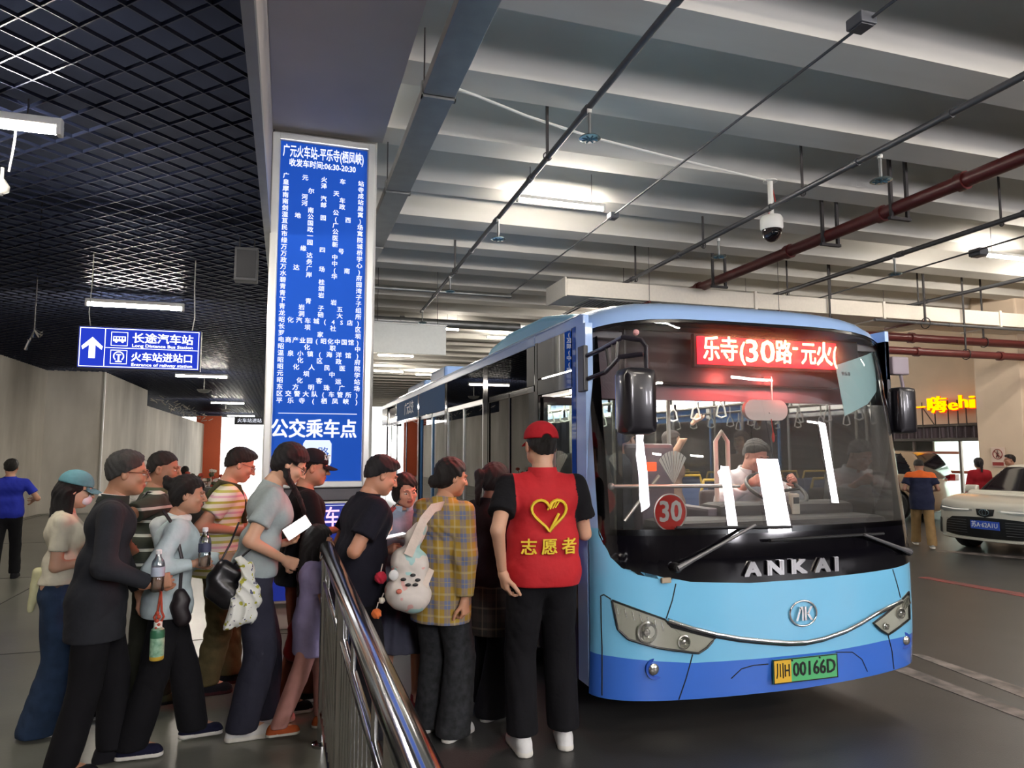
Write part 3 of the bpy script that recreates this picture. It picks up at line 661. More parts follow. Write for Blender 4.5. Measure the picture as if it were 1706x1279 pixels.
pipe('sprinkler_pipe', 'far right sprinkler pipe beyond the tube lamp conduit', (12.6, 5., ZP), (12.9, 26, ZP), .038, STEELD, (.3, .5))
pipe('cross_pipe', 'pale horizontal pipe crossing beneath the ribs beside the blank board', (.9, 13.6, 4.78), (4.3, 13.6, 4.78), .03, STEEL, (.3, .98))
pipe('cross_pipe', 'thick grey pipe crossing above the blank hanging board', (.9, 15.8, 4.55), (5.2, 15.8, 4.55), .10, STEEL, (.35,))
pipe('cross_pipe', 'upper dark red pipe crossing in front of the office wall', (8.5, 11.6, 4.02), (22, 11.6, 4.02), .09, REDP, (.3, .6))
pipe('cross_pipe', 'lower dark red pipe crossing in front of the office wall', (8.5, 11.3, 3.68), (16.2, 11.3, 3.68), .08, REDP, (.5, .8))
pipe('cross_pipe', 'thin dark pipe stepping along the office wall top', (11, 11.0, 4.22), (17.5, 11.0, 4.22), .03, STEELD, (.3,))
# ceiling hangers of the pipes
for (px, py, x, lab) in ((912, 268, 2.55, 'nearest pillar pipe'), (758, 440, 2.70, 'pillar pipe above the bus roof'), (1337, 318, 5.85, 'pipe behind the dome camera'), (1173, 458, 5.95, 'far end of the dome camera pipe'), (1668, 370, 9.25, 'thin pipe right of the fire main'), (1312, 488, 9.42, 'far end of the thin right pipe'), (1530, 500, 12.8, 'far right pipe'), (1059, 468, 5.98, 'middle of the dome camera pipe')):
    p = atX(px, py, x); y = p.y; h = thing('pipe_hanger', 'dark steel hanger rod holding the '+lab, 'hanger', (x, y, ZP), 0, 'pipe hangers')
    MB().bbox(-.016, .016, -.008, .008, -.05, .72, .003).build('hanger_rod', ROD, h); MB().tube([(.045*math.cos(a), 0, .045*math.sin(a)) for a in [i*math.pi/6 for i in range(13)]], .007, 6).build('pipe_clamp', ROD, h)
for (px, py, lab) in ((1500, 345, 'near end, by the bracket'), (1200, 480, 'far end above the bus'), (1385, 395, 'middle')):
    p = atX(px, py, 7.4); h = thing('pipe_bracket', 'double post bracket carrying the thick red fire main at its '+lab, 'bracket', (7.38, p.y, 4.6), 0, 'fire main brackets')
    MB().bbox(-.15, -.11, -.02, .02, 0, .9, .004).build('bracket_post', ROD, h); MB().bbox(.11, .15, -.02, .02, 0, .9, .004).build('bracket_post', ROD, h); MB().bbox(-.17, .17, -.025, .025, -.03, .01, .004).build('bracket_shelf', ROD, h)
# sprinkler heads with dishes
SPG = 'sprinkler heads on the ceiling pipes'
def sprinkler(x, y, top, drop, label, sc=1.):
    t = thing('sprinkler', label, 'sprinkler', (x, y, top-drop), 0, SPG)
    MB().tube([(0, 0, .03), (0, 0, drop)], .016*sc, 8).build('drop_pipe', STEEL, t, 60); MB().tube([(0, 0, drop-.06), (0, 0, drop-.02)], .024*sc, 8).build('drop_fitting', WHITEP, t, 60)
    MB().lathe([(.095*sc, -.004), (.10*sc, .0), (.085*sc, .016), (.045*sc, .030), (.018*sc, .036)], 20).build('heat_dish', mat('dish_metal', '#9db0b4', .25, metal=.8), t, 60)
    b = MB(); b.tube([(0, 0, 0), (0, 0, -.018)], .012*sc, 8)
    for i in range(8): a = i*math.pi/4; b.box(-.004, .004, .02, .075*sc, -.010, -.004, M=Matrix.Rotation(a, 4, 'Z'))
    b.build('sprinkler_nozzle', mat('nozzle_blue', '#3f6a80', .4, metal=.5), t)
for i, (x, y) in enumerate(SP1): sprinkler(x, y, ZP, .30, 'sprinkler dish under the pillar-side pipe, '+['nearest and largest, with blue nozzle', 'second one, left of the ceiling tube lamp', 'third one, further along', 'last one, above the blank board'][i])
for (px, py, x, lab) in ((1466, 262, 5.84, 'large sprinkler dish right of the dome camera'), (1197, 400, 5.93, 'sprinkler dish left of and beyond the dome camera'), (1498, 432, 9.3, 'sprinkler dish under the thin right pipe')):
    p = atX(px, py, x); x = 9.1+(p.y-3.5)*.4/20.5 if x > 9 else x; sprinkler(x, p.y, ZP, .30, lab, 1.1)
# junction boxes on the conduits
for (px, py, x, s, lab) in ((1435, 42, 3.90, .07, 'dark junction box on the near end of the thin conduit'), (1021, 350, 4.05, .06, 'blue grey junction box beside the ceiling tube lamp'), (1630, 421, 10.3, .09, 'junction box at the left end of the right tube lamp')):
    p = atX(px, py, x); t = thing('junction_box', lab, 'junction box', (x, p.y, ZP)); MB().bbox(-s, s, -s*1.1, s*1.1, -s*.6, s*.6, .01).build('box_body', mat('box_grey', '#55585e', .5), t); MB().bbox(-s*.8, s*.8, -s*.9, s*.9, -s*.75, -s*.6, .004).build('box_lid', STEELD, t)
# tube lamps
LAMPS = []
def tube_lamp(p0, p1, label, group, body=.09, h=.05, pow_=None, chain=0., refl=False):
    c = (Vector(p0)+Vector(p1))/2; L = (Vector(p1)-Vector(p0)).length; t = thing('tube_lamp', label, 'lamp', c, 0, group)
    MB().bbox(-L/2, L/2, -body*.3, body*.3, .015, .015+h, .008).build('lamp_housing', WHITEP, t)
    MB().tube([(-L/2+.03, 0, -.012), (L/2-.03, 0, -.012)], .022, 10).build('lamp_tube', TUBE, t, 60)
    for s in (-1, 1): MB().bbox(s*(L/2-.015)-.015, s*(L/2-.015)+.015, -.03, .03, -.04, .03, .006).build('lamp_cap', WHITEP, t)
    if chain:
        for s in (-1, 1): MB().tube([(s*L*.35, 0, .05), (s*L*.35, 0, chain)], .004, 5).build('lamp_wire', ROD, t)
    if False: area('lamp_light', (c.x, c.y, c.z-.06), (0, 0, 0), L, .12, pow_, (.93, .97, 1.0))
    return t
LG = 'tube lamps under the dark grid ceiling'; z = 3.58
for i, (a, b, pw, lab) in enumerate((((-18, 203), (104, 216), 26, 'nearest tube lamp at the left edge, with a pull string'), ((140, 503), (308, 515), 30, 'tube lamp just above the blue direction sign'), ((291, 625), (380, 628), 34, 'tube lamp just below and right of the blue direction sign'), ((350, 670), (408, 672), 34, 'small tube lamp further down the walkway'), ((378, 692), (425, 693), 30, 'farthest tube lamp before the bright end'))):
    A, B = atZ(*a, z), atZ(*b, z); c = (A+B)/2; L = abs(B.x-A.x); L = 1.25 if i == 0 else L
    x1 = B.x; tube_lamp((x1-L, c.y, z), (x1, c.y, z), lab, LG, pow_=pw, chain=.17)
t = thing('lamp_pull_string', 'white pull string hanging below the nearest tube lamp', 'string', (-1.62, 4.79, 3.30)); MB().tube([(0, 0, 0), (.01, 0, .09), (.02, 0, .2), (.02, 0, .26)], .006, 6).build('string_cord', WHITEP, t)
HG = 'tube lamps under the ribbed hall ceiling'
for (a, b, zz, lab) in (((860, 332), (1008, 347), 5.0, 'bright tube lamp in the middle of the ribbed ceiling'), ((1640, 424), (1722, 433), 4.9, 'tube lamp at the right edge of the ribbed ceiling'), ((742, 547), (765, 549), 4.9, 'small tube lamp beside the blank hanging board'), ((622, 617), (672, 619), 4.9, 'small tube lamp below the blank hanging board')):
    A, B = atZ(*a, zz), atZ(*b, zz); c = (A+B)/2; tube_lamp((A.x, c.y, zz), (B.x, c.y, zz), lab, HG, body=.1, chain=.62)
HB = []
for i_, (x, y) in enumerate(((3.5, 0.2), (3.5, -4.5), (3.4, -10), (8.2, 2.2), (8.4, -3.5), (8.4, -10), (13, 1.0), (13, -6), (8.0, 15.5), (8.0, 23), (3.6, 25), (12.2, 15.4), (12.6, 24), (14.6, 9.4), (6.2, 20), (10.4, 19), (15.2, 20), (6.0, 31), (11, 32))):  # extra tube lamps added to brighten the soffit, bus front and far hall
    if i_ == 0: tube_lamp((-.25, -2.6, 4.25), (1.05, -2.6, 4.25), 'tube lamp added under the soffit behind the photographer', 'tube lamps added elsewhere in the hall', body=.1, chain=.5)
    col_ = 'left' if x < 5 else 'centre-left' if x < 9 else 'centre-right' if x < 12 else 'far right' if x > 14 else 'right'; row_ = 'last' if y < -8 else 'middle' if y < -2 else 'front' if y < 5 else 'first' if y < 17 else 'second' if y < 22 else 'third' if y < 28 else 'fourth'
    tube_lamp((x-.65, y, 5.0), (x+.65, y, 5.0), 'added hall tube lamp %s, %s column, %s row' % ('hidden beyond the bus' if y > 5 else 'behind the photographer', col_, row_), 'tube lamps added elsewhere in the hall', body=.1, chain=.62)
# dome camera on white conduit
p = atZ(1283, 303, 5.12); t = thing('dome_camera', 'white dome security camera with dark lens hanging from the ceiling', 'camera', (p.x, p.y, 4.42))
MB().tube([(0, 0, .25), (0, 0, .70)], .035, 14).build('camera_stem', WHITEP, t, 60); MB().lathe([(.09, .70), (.09, .715), (.03, .72)], 20).build('ceiling_plate', WHITEP, t, 60)
MB().lathe([(.13, .06), (.142, .09), (.142, .20), (.12, .24), (.05, .26)], 28).build('camera_housing', WHITEP, t, 50)
MB().sphere((0, 0, .05), (.125, .125, .15), 24).build('camera_dome', mat('smoked_dome', '#1a0f12', .1, coat=.5), t, 60); MB().sphere((-.03, -.10, .0), .05, 16).build('camera_lens', mat('lens_dark', '#05050a', .05), t, 60)
MB().tube([(.04, 0, .60), (.07, .0, .45), (.03, -.03, .36), (-.04, 0, .27)], .007, 6).build('red_cable', mat('red_cable', '#b8322a', .5), t, 60)
cdt = thing('white_conduit', 'white conduit running from the steel tray across the ribs to the dome camera', 'conduit', (0, 0, 0)); q = p
pts = [(1.35, 6.35, 5.12), (1.7, 6.5, 5.14), (2.3, 6.75, 5.14), (3.2, 7.02, 5.14), (4.4, 7.25, 5.14), (q.x, q.y, 5.13)]
MB().tube(pts, .014, 8).build('conduit_run', WHITEP, cdt, 60); MB().tube([(1.22, 6.42, 5.10), (1.36, 6.35, 5.12)], .022, 8).build('conduit_sleeve', BLACKP, cdt, 60)
# steel cable tray along the soffit
tr = thing('cable_tray', 'galvanised steel cable tray hung along the soffit beside the pillar', 'cable tray', (1.0, 0, 4.60))
y = 1.0
for k in range(14):
    L = 2.3; s = MB(); s.bbox(0, .27, y+.01, y+L-.01, 0, .10, .006); s.box(-.012, .0, y, y+.05, -.02, .12); s.box(.27, .282, y, y+.05, -.02, .12); s.box(-.012, .282, y, y+.05, -.02, -.0); s.build('tray_section', STEEL, tr)
    MB().tube([(.02, y+.06, .1), (.02, y+.06, .62)], .007, 6).build('tray_rod', ROD, tr); y += L
# white air duct on wires
A = atZ(945, 492, 4.35); D = thing('air_duct', 'long white rectangular air duct hung across the ceiling above the bus', 'air duct', (4.6, 11.35, 4.36))
DW = mat('duct_white', '#e9e2d4', .5, noise=.05); segs = [0, 3.9, 7.0, 10.2, 13.4, 17, 21]
for i in range(len(segs)-1):
    MB().bbox(segs[i]+.01, segs[i+1]-.01, 0, .92, 0, .30, .008).build('duct_section', DW, D); MB().bbox(segs[i+1]-.03, segs[i+1]+.03, -.03, .95, -.03, .33, .006).build('duct_flange', DW, D)
MB().bbox(-.03, .0, -.02, .94, -.02, .32, .005).build('duct_end_cap', DW, D)
gl = MB()
for i in range(14): gl.box(.55+i*.075, .58+i*.075, .18, .74, -.02, .004)
gr = MB().bbox(.48, 1.68, .12, .80, -.012, .002, .004).build('duct_grille', mat('grille_grey', '#c9c4ba', .5), D); gl.build('grille_slat', mat('slat_grey', '#7d7a74', .5), gr)
for x in (1.6, 4.4, 8.0, 12.5, 16.5):
    MB().box(x-.02, x+.02, -.06, .98, -.05, -.012).build('duct_bearer', mat('bearer_red', '#5d2a2a', .5), D)
    for yy in (-.05, .97): MB().tube([(x, yy, -.04), (x, yy, 1.0)], .005, 5).build('duct_wire', ROD, D)
# blank hanging board
B0 = atY(625, 541, 14); t = thing('hanging_board', 'blank off-white board hanging under the ceiling between pillar and bus', 'sign', (2.25, 14, 3.57))
MB().bbox(-.78, .78, -.03, .03, 0, .60, .01).build('board_panel', mat('board_blank', '#dfe3de', .5, noise=.04), t); MB().bbox(-.80, .80, -.035, .035, .59, .62, .005).build('board_top_rail', STEEL, t)
for s in (-.6, .6): MB().tube([(s, 0, .6), (s, 0, 2.05)], .006, 6).build('board_wire', ROD, t)
# small speaker box under the grid
p = atZ(412, 408, 3.7); t = thing('speaker_box', 'small grey speaker box hanging from the dark grid ceiling beside the pillar', 'speaker', (p.x, p.y, 3.32)); MB().bbox(-.11, .11, -.07, .07, 0, .34, .012).build('speaker_case', mat('spk', '#4a4c50', .5), t)
MB().bbox(-.09, .09, -.078, -.07, .03, .31, .003).build('speaker_grille', mat('spkg', '#2c2e31', .6), t)
for s in (-.07, .07): MB().tube([(s, 0, .33), (s, 0, .46)], .005, 5).build('speaker_bracket', ROD, t)
p = atZ(2, 314, 3.6); t = thing('ceiling_detector', 'small pale detector knob under the grid ceiling at the left edge', 'detector', (p.x, p.y, 3.62)); MB().lathe([(.02, -.06), (.05, -.04), (.055, 0), (.03, .04), (.012, .06), (.012, .14)], 16).build('detector_body', WHITEP, t, 50); MB().lathe([(.012, -.075), (.018, -.06)], 12).build('detector_tip', STEEL, t)
# dish sprinklers under the walkway grid
for (px, py, lab) in ((340, 648, 'glass dish fitting below the grid, nearer one'), (376, 681, 'glass dish fitting below the grid, farther one')):
    p = atZ(px, py, 3.45); t = thing('ceiling_dish', lab, 'ceiling fitting', (p.x, p.y, 3.43)); MB().lathe([(.03, -.10), (.14, -.07), (.20, 0), (.19, .005), (.13, -.055), (.02, -.08)], 20).build('dish_bowl', STEEL, t, 50); MB().tube([(0, 0, -.06), (0, 0, .34)], .012, 6).build('dish_stem', STEEL, t)

for (x, y, z0, lab) in ((10.5, 11.6, 4.02, 'left end of the upper red crossing pipe'), (14.6, 11.6, 4.02, 'right part of the upper red crossing pipe'), (10.2, 11.3, 3.68, 'left end of the lower red crossing pipe'), (13.7, 11.3, 3.68, 'right part of the lower red crossing pipe'), (12.3, 11.0, 4.22, 'thin dark crossing pipe')):
    h = thing('pipe_hanger', 'dark steel hanger rod holding the '+lab, 'hanger', (x, y, z0), 0, 'pipe hangers'); MB().bbox(-.02, .02, -.01, .01, -.02, 5.45-z0, .003).build('hanger_rod', ROD, h); MB().tube([(0, .11*math.cos(a), .11*math.sin(a)) for a in [i*math.pi/6 for i in range(13)]], .010, 6).build('pipe_clamp', ROD, h)

# unseen light boxes added to light bus and queue and streak the windscreen
LBW = emat('light_box_face', '#fdf8ff', 26.)
for (x, y, w_, z0, z1, lab) in ((8.4, -6, .28, 2.3, 3.8, 'left'), (10.35, -6, .36, 2.35, 4.0, 'middle'), (13.4, -6, .34, 3.0, 5.0, 'right'), (1.2, -5.5, .55, 2.9, 4.3, 'walkway side')):
    t = thing('added_light_box', 'upright light box added behind the photographer, '+lab+' one', 'light box', (x, y, z0)); MB().bbox(-w_-.03, w_+.03, -.10, .08, -.03, z1-z0+.03, .01).build('box_case', BLACKP, t); MB().box(-w_, w_, .08, .09, 0, z1-z0).build('box_face', LBW, t)
    for s in (-.8, .8): MB().tube([(s*w_, 0, z1-z0), (s*w_, 0, 5.6-z0)], .01, 6).build('box_wire', ROD, t)
# ================================================================ signs
SBLUE = mat('board_blue', '#1d4fb4', .35, noise=.10, nscale=.7); SWHITE = emat('letter_white', '#eef2ff', .5); FRAMEW = mat('frame_aluminium', '#d9dbd6', .3, metal=.35)
# tall route board on the pillar
bx0, bx1, by, bz1 = -.208, .765, 7.0, 4.70
RB = thing('route_board', 'tall blue illuminated bus route board in an aluminium frame on the pillar', 'sign', ((bx0+bx1)/2, by, 1.30)); W = (bx1-bx0)/2; Hh = bz1-1.30
MB().bbox(-W, W, -.03, .05, 0, Hh, .008).build('board_back', FRAMEW, RB)
SB = emat('board_face_glow', '#1f55c4', .12)
SB.node_tree.nodes['Principled BSDF'].inputs['Base Color'].default_value = lin('#2a5cc8'); SB.node_tree.nodes['Principled BSDF'].inputs['Roughness'].default_value = .3
MB().box(-W+.075, W-.075, -.036, -.03, .03, Hh-.07).build('board_face', SB, RB)
fr = MB(); fr.bbox(-W, -W+.07, -.075, -.03, 0, Hh, .012); fr.bbox(W-.07, W, -.075, -.03, 0, Hh, .012); fr.bbox(-W+.06, W-.06, -.073, -.03, Hh-.07, Hh, .012); fr.bbox(-W+.06, W-.06, -.073, -.03, 0, .06, .012); fr.build('board_frame', FRAMEW, RB)
def zl(py): return atY(540, py, by-.04).z-1.30
def bt(name, s, px, py, size, fit=None, off=.0): 
    p = atY(px, py, by-.04); return text(name, s, size, SWHITE, RB, (p.x-(bx0+bx1)/2, -.038, p.z-1.30), FACE_CAM, off=off, fit=fit)
bt('board_title', '广元火车站-平乐寺(栖凤峡)', 540, 259, .130, .765, .0025); bt('board_hours', '收发车时间:06:30-20:30', 538, 277, .080, .63, .0018)
rows = ['广元火车站', '皇泽寺', '摩尔天成', '南河汽车站', '南河邮政局', '剑南公寓', '湿地公园(西)', '苴国广场', '民政公寓', '市一医院', '绿园新城', '万缘四号桥', '万达中学', '政务中心', '万达广场(南)', '水岸华府', '碧桂园', '青颂湾', '青岩子', '下青岩子', '青岩子五组', '龙洞碚大所', '昭化汽车城(4S店)', '长坝社区', '罗家坝', '电商产业园(昭化中国馆)', '昭化职中', '温泉小镇(海洋馆)', '昭化区政府', '昭化人民医院', '元坝中学', '昭化客运站', '东方明珠广场', '区交警大队(车管所)', '平乐寺(栖凤峡)']
y0p, y1p = 287.5, 667.0
zt = atY(475, y0p, by-.04).z-1.33; zb = atY(460, y1p, by-.04).z-1.30
cache = {}
for r, s in enumerate(rows):
    z = zt+(zb-zt)*r/(len(rows)-1); mb = None; parts_ = []
    for i, ch in enumerate(s):
        x = -.355+.71*i/(len(s)-1)
        if ch not in cache:
            o = text('ch', ch, .058, SWHITE, None, ext=.0008, off=.0012); cache[ch] = ([v.co[:] for v in o.data.vertices], [tuple(p.vertices) for p in o.data.polygons]); bpy.data.objects.remove(o)
        parts_.append((x, cache[ch]))
    mb = MB()
    for x, (vs, fs) in parts_: mb.add([(v[0]+x, -v[2]-.038, v[1]+z) for v in vs], fs)
    mb.build('stop_name', SWHITE, RB, fix=False)['kind'] = 'stuff'
MB().box(-.36, .36, -.040, -.037, zl(689)-.003, zl(689)+.003).build('board_rule', SWHITE, RB)
bt('board_heading', '公交乘车点', 524, 716, .185, .78, .005)
MB().bbox(-.16, .12, -.041, -.037, zl(772), zl(738), .0).build('route_badge', mat('badge_white', '#c9d4e6', .5, emit='#c9d4e6', es=.3), RB) if False else MB().prism([(x*.13, zl(755)+z*.13) for x, z in ((-1, -.7), (-.85, -.95), (.85, -.95), (1, -.7), (1, .7), (.85, .95), (-.85, .95), (-1, .7))], -.041, -.037).build('route_badge', emat('badge_glow', '#c9d4e6', .6), RB)
text('badge_text', '30路', .11, SB, RB, (0, -.042, zl(755)), FACE_CAM)
# lower panel behind the queue
LP = thing('pillar_notice', 'dark blue notice panel low on the pillar behind the queue', 'sign', ((bx0+bx1)/2, by, .25))
MB().bbox(-.46, .46, -.03, .04, 0, .92, .008).build('notice_back', FRAMEW, LP); MB().box(-.44, .44, -.034, -.03, .03, .90).build('notice_face', mat('notice_blue', '#20308c', .35, emit='#20308c', es=.25), LP)
MB().box(-.43, .43, -.037, -.034, .88, .885).build('notice_line', SWHITE, LP); MB().bbox(-.47, .47, -.028, .03, .93, 1.04, .005).build('grey_strip', mat('grey_strip', '#5c5a60', .4), LP)
PK = emat('letter_pink', '#f0b8d8', .7); text('notice_text', '公交乘车点', .20, PK, LP, (.0, -.037, .76), FACE_CAM, off=.003, fit=.74)
# hanging direction sign
G = thing('direction_sign', 'blue hanging direction sign with white arrow, bus and railway symbols', 'sign', (-1.535, 8.5, 2.515)); w, h = .60, .455
MB().bbox(-w, w, -.05, .05, 0, h, .01).build('sign_case', mat('sign_case', '#3a3f52', .4, metal=.4), G)
GB = emat('sign_blue_glow', '#2438b4', .55); MB().box(-w+.012, w-.012, -.054, -.05, .012, h-.012).build('sign_face', GB, G)
def rect_line(x0, x1, z0, z1, t, name='sign_line', m=None, y=-.057):
    b = MB(); b.box(x0, x1, y, -.054, z0, z0+t); b.box(x0, x1, y, -.054, z1-t, z1); b.box(x0, x0+t, y, -.054, z0, z1); b.box(x1-t, x1, y, -.054, z0, z1); return b.build(name, m or SWHITE, G)
GW = emat('sign_letter_glow', '#f4f6ff', 1.0)
rect_line(-w+.02, w-.02, .02, h-.02, .006, m=GW); b = MB(); b.box(-.345, -.339, -.057, -.054, .02, h-.02); b.box(-.345, w-.02, -.057, -.054, h/2-.003, h/2+.003); b.build('sign_divider', GW, G)
MB().prism([(-.49, .11), (-.43, .11), (-.43, .25), (-.37, .20), (-.36, .235), (-.46, .335), (-.56, .235), (-.55, .20), (-.49, .25)], -.058, -.054).build('arrow', GW, G)
text('sign_text', '长途汽车站', .115, GW, G, (.22, -.057, .335), FACE_CAM, fit=.60, off=.002); text('sign_text', 'Long Distance Bus Station', .045, GW, G, (.22, -.057, .258), FACE_CAM, fit=.60, off=.0006)
text('sign_text', '火车站进站口', .105, GW, G, (.22, -.057, .130), FACE_CAM, fit=.60, off=.002); text('sign_text', 'Entrance of railway station', .045, GW, G, (.22, -.057, .052), FACE_CAM, fit=.60, off=.0006)
rect_line(-.285, -.125, .250, .400, .005, 'symbol_frame', GW); rect_line(-.285, -.125, .055, .205, .005, 'symbol_frame', GW)
b = MB(); b.bbox(-.265, -.145, -.058, -.054, .300, .352, .001)
for x in (-.235, -.175): b.tube([(x, -.059, .297), (x, -.054, .297)], .013, 10)
b.build('bus_symbol', GW, G); b = MB()
for i in range(4): b.box(-.257+i*.028, -.239+i*.028, -.0595, -.058, .322, .344)
b.build('bus_symbol_window', GB, G)
b = MB(); ring = [(-.205+.048*math.cos(a), -.056, .138+.048*math.sin(a)) for a in [R_(-50+280*i/16) for i in range(17)]]; b.tube(ring, .006, 5); b.box(-.213, -.197, -.058, -.054, .085, .16); b.box(-.235, -.175, -.058, -.054, .075, .088); b.box(-.228, -.182, -.058, -.054, .150, .160); b.build('railway_symbol', GW, G)
for s in (-.5, .5): MB().tube([(s, 0, h), (s*1.04, 0, h+.15), (s*1.01, .0, h+.5), (s*1.01, 0, 1.26)], .006, 6).build('sign_wire', STEEL, G)
# far small hanging sign
t = thing('far_sign', 'small dark hanging sign at the bright far end of the walkway', 'sign', (-1.9, 40, 3.0)); MB().bbox(-.75, .75, -.05, .05, 0, .42, .01).build('sign_case', mat('farsign', '#3a3d48', .5), t); text('sign_text', '火车站进站', .24, SWHITE, t, (0, -.055, .21), FACE_CAM, fit=1.2)
for s in (-.6, .6): MB().tube([(s, 0, .42), (s, 0, .75)], .012, 5).build('sign_wire', STEEL, t)
# left edge hanging twinkling spikes: broken fitting
t = thing('broken_fitting', 'broken chrome light fitting dangling from the grid ceiling left of the blue sign', 'lamp', tuple(atY(57, 548, 10)+Vector((0, 0, 0)))); b = MB()
for i in range(8): a = RNG.rand()*6.28; b.tube([(0, 0, .0), (.10*math.cos(a), .05*math.sin(a), -.28*RNG.rand()-.02)], [.012, .018], 6)
b.build('fitting_arms', CHROME, t); MB().tube([(0, 0, 0), (0, 0, 1.7)], .008, 6).build('fitting_cord', ROD, t)
# ================================================================ queue railing
RLM = mat('stainless', '#b9bab8', .13, metal=1., noise=.04, nscale=30)
rx, ry0, ry1, rz = .235, .9, 4.28, 1.10
RL = thing('queue_railing', 'polished stainless steel queue railing with round top rail and thin balusters', 'railing', (rx, ry1, 0))
def rl(mb, nm, smooth=60): mb.v = [(v[0]-rx, v[1]-ry1, v[2]) for v in mb.v]; return mb.build(nm, RLM, RL, smooth)
a = MB(); a.tube([(rx, ry0-.6, rz), (rx, ry1-.06, rz), (rx, ry1-.015, rz-.015), (rx, ry1, rz-.06)], .038, 18); rl(a, 'top_rail')
a = MB(); a.tube([(rx, ry1, rz-.05), (rx, ry1, .02)], .026, 14); a.lathe([(.055, 0), (.055, .015), (.03, .025)], 20, M=Matrix.Translation((rx, ry1, 0))); rl(a, 'end_post')
for y in (2.95, 1.55): a = MB(); a.tube([(rx, y, 0), (rx, y, rz-.03)], .026, 14); a.lathe([(.055, 0), (.055, .015), (.03, .025)], 20, M=Matrix.Translation((rx, y, 0))); rl(a, 'post')
for z, r in ((.90, .017), (.18, .017)):
    for (y0, y1) in ((ry0-.6, 1.52), (1.58, 2.92), (2.98, ry1-.03)): a = MB(); a.tube([(rx, y0, z), (rx, y1, z)], r, 12); rl(a, 'mid_rail' if z > .5 else 'bottom_rail')
y = ry1-.13
while y > ry0-.4:
    if min(abs(y-2.95), abs(y-1.55)) > .05: a = MB(); a.tube([(rx, y, .19), (rx, y, .89)], .0095, 8); rl(a, 'baluster')
    y -= .115
for y in (4.0, 3.3, 2.5, 1.9, 1.2): a = MB(); a.tube([(rx, y, .91), (rx, y, rz-.03)], .010, 8); rl(a, 'rail_stub')
# ================================================================ THE BUS
XL, XR, XC, HW = 1.74, 4.10, 2.92, 1.18
YE = 13.8
def fronty(x, z):
    u = min(1., abs(x-XC)/HW); c = .30*(1-math.sqrt(max(0, 1-u**3.4)))
    l = max(0, z-1.02)*.13+.25*max(0, z-2.2)**2+max(0, .5-z)*.10
    return 3.66+c+l
def onF(px, py, off=0.):
    y = 3.75
    for _ in range(14): p = atY(px, py, y); y = y*.5+.5*(fronty(min(XR, max(XL, p.x)), p.z)-off)
    return p
PB = mat('paint_sky_blue', '#7cc8ee', .22, spec=.5, coat=.6, noise=.03, nscale=2); PD = mat('paint_deep_blue', '#3f74d6', .22, coat=.6); PR = mat('paint_roof_blue', '#9dbfee', .25, coat=.5)
BG = mat('black_gloss', '#0c0b10', .08, coat=.6); BF = mat('black_frit', '#09080c', .15); PSIDE = mat('side_dark_paint', '#15121c', .12, coat=.7)
WG = mat_glass('windscreen_glass', '#dfe2e2', .02, haze=.075); SGm = mat_glass('side_glass', '#cdd6d4', .08); TG = mat_glass('tinted_glass', '#2b2730', .10)
SEAM = mat('panel_gap', '#10141c', .7); RUB = mat('rubber', '#141416', .6); ALU = mat('alu_frame', '#b8babd', .3, metal=.7)
BUS = thing('city_bus', 'light blue electric city bus with black windscreen surround and red route display', 'bus', (XC, 3.66, 0)); BO = Vector((XC, 3.66, 0))
def B(mb, name, m, parent=BUS, smooth=False, fix=True):
    """bus-space build: world coordinates in, object at the bus origin"""
    mb.v = [tuple(Vector(v)-BO) for v in mb.v]; return mb.build(name, m, parent, smooth, fix=fix)
def BL(mb, name, m, parent, smooth=False):
    mb.v = [tuple(Vector(v)-BO) for v in mb.v]; return mb.build(name, m, parent, smooth)
def patch(name, poly, m, off=0., thick=.012, parent=BUS, step=.06, smooth=True, fn=None):
    """a panel that follows the curved bus front; poly = list of (x, z)"""
    bm = bmesh.new(); vs = [bm.verts.new((x, 0, z)) for x, z in poly]; f = bm.faces.new(vs)
    bmesh.ops.triangulate(bm, faces=[f]); 
    xs = [p[0] for p in poly]; zs = [p[1] for p in poly]; cuts = [XC+s*HW*v for s in (-1, 1) for v in (.02, .1, .2, .3, .4, .5, .58, .66, .73, .79, .84, .88, .915, .945, .965, .98, .99, .996)]
    for c in cuts:
        if min(xs) < c < max(xs): bmesh.ops.bisect_plane(bm, geom=bm.verts[:]+bm.edges[:]+bm.faces[:], plane_co=(c, 0, 0), plane_no=(1, 0, 0))
    z = min(zs)+step*2
    while z < max(zs): bmesh.ops.bisect_plane(bm, geom=bm.verts[:]+bm.edges[:]+bm.faces[:], plane_co=(0, 0, z), plane_no=(0, 0, 1)); z += step*2
    F = fn or fronty
    for v in bm.verts: x = min(XR, max(XL, v.co.x)); v.co = Vector((x, F(x, v.co.z)-off, v.co.z))-BO
    if thick:
        r = bmesh.ops.extrude_face_region(bm, geom=bm.faces[:]); 
        for g in r['geom']:
            if isinstance(g, bmesh.types.BMVert):
                u = (g.co.x+BO.x-XC)/HW; nx = max(-1, min(1, u**5)); g.co += Vector((-nx*thick, thick*(1-abs(nx)*.6), 0))
    bmesh.ops.recalc_face_normals(bm, faces=bm.faces[:]); me = bpy.data.meshes.new(name); bm.to_mesh(me); bm.free(); me.materials.append(m)
    if smooth: sm(me, 30)
    return link(name, me, parent)
def F2(pts, off=0.): return [(min(XR, max(XL, p.x)), p.z) for p in (onF(a, b, off) for a, b in pts)]
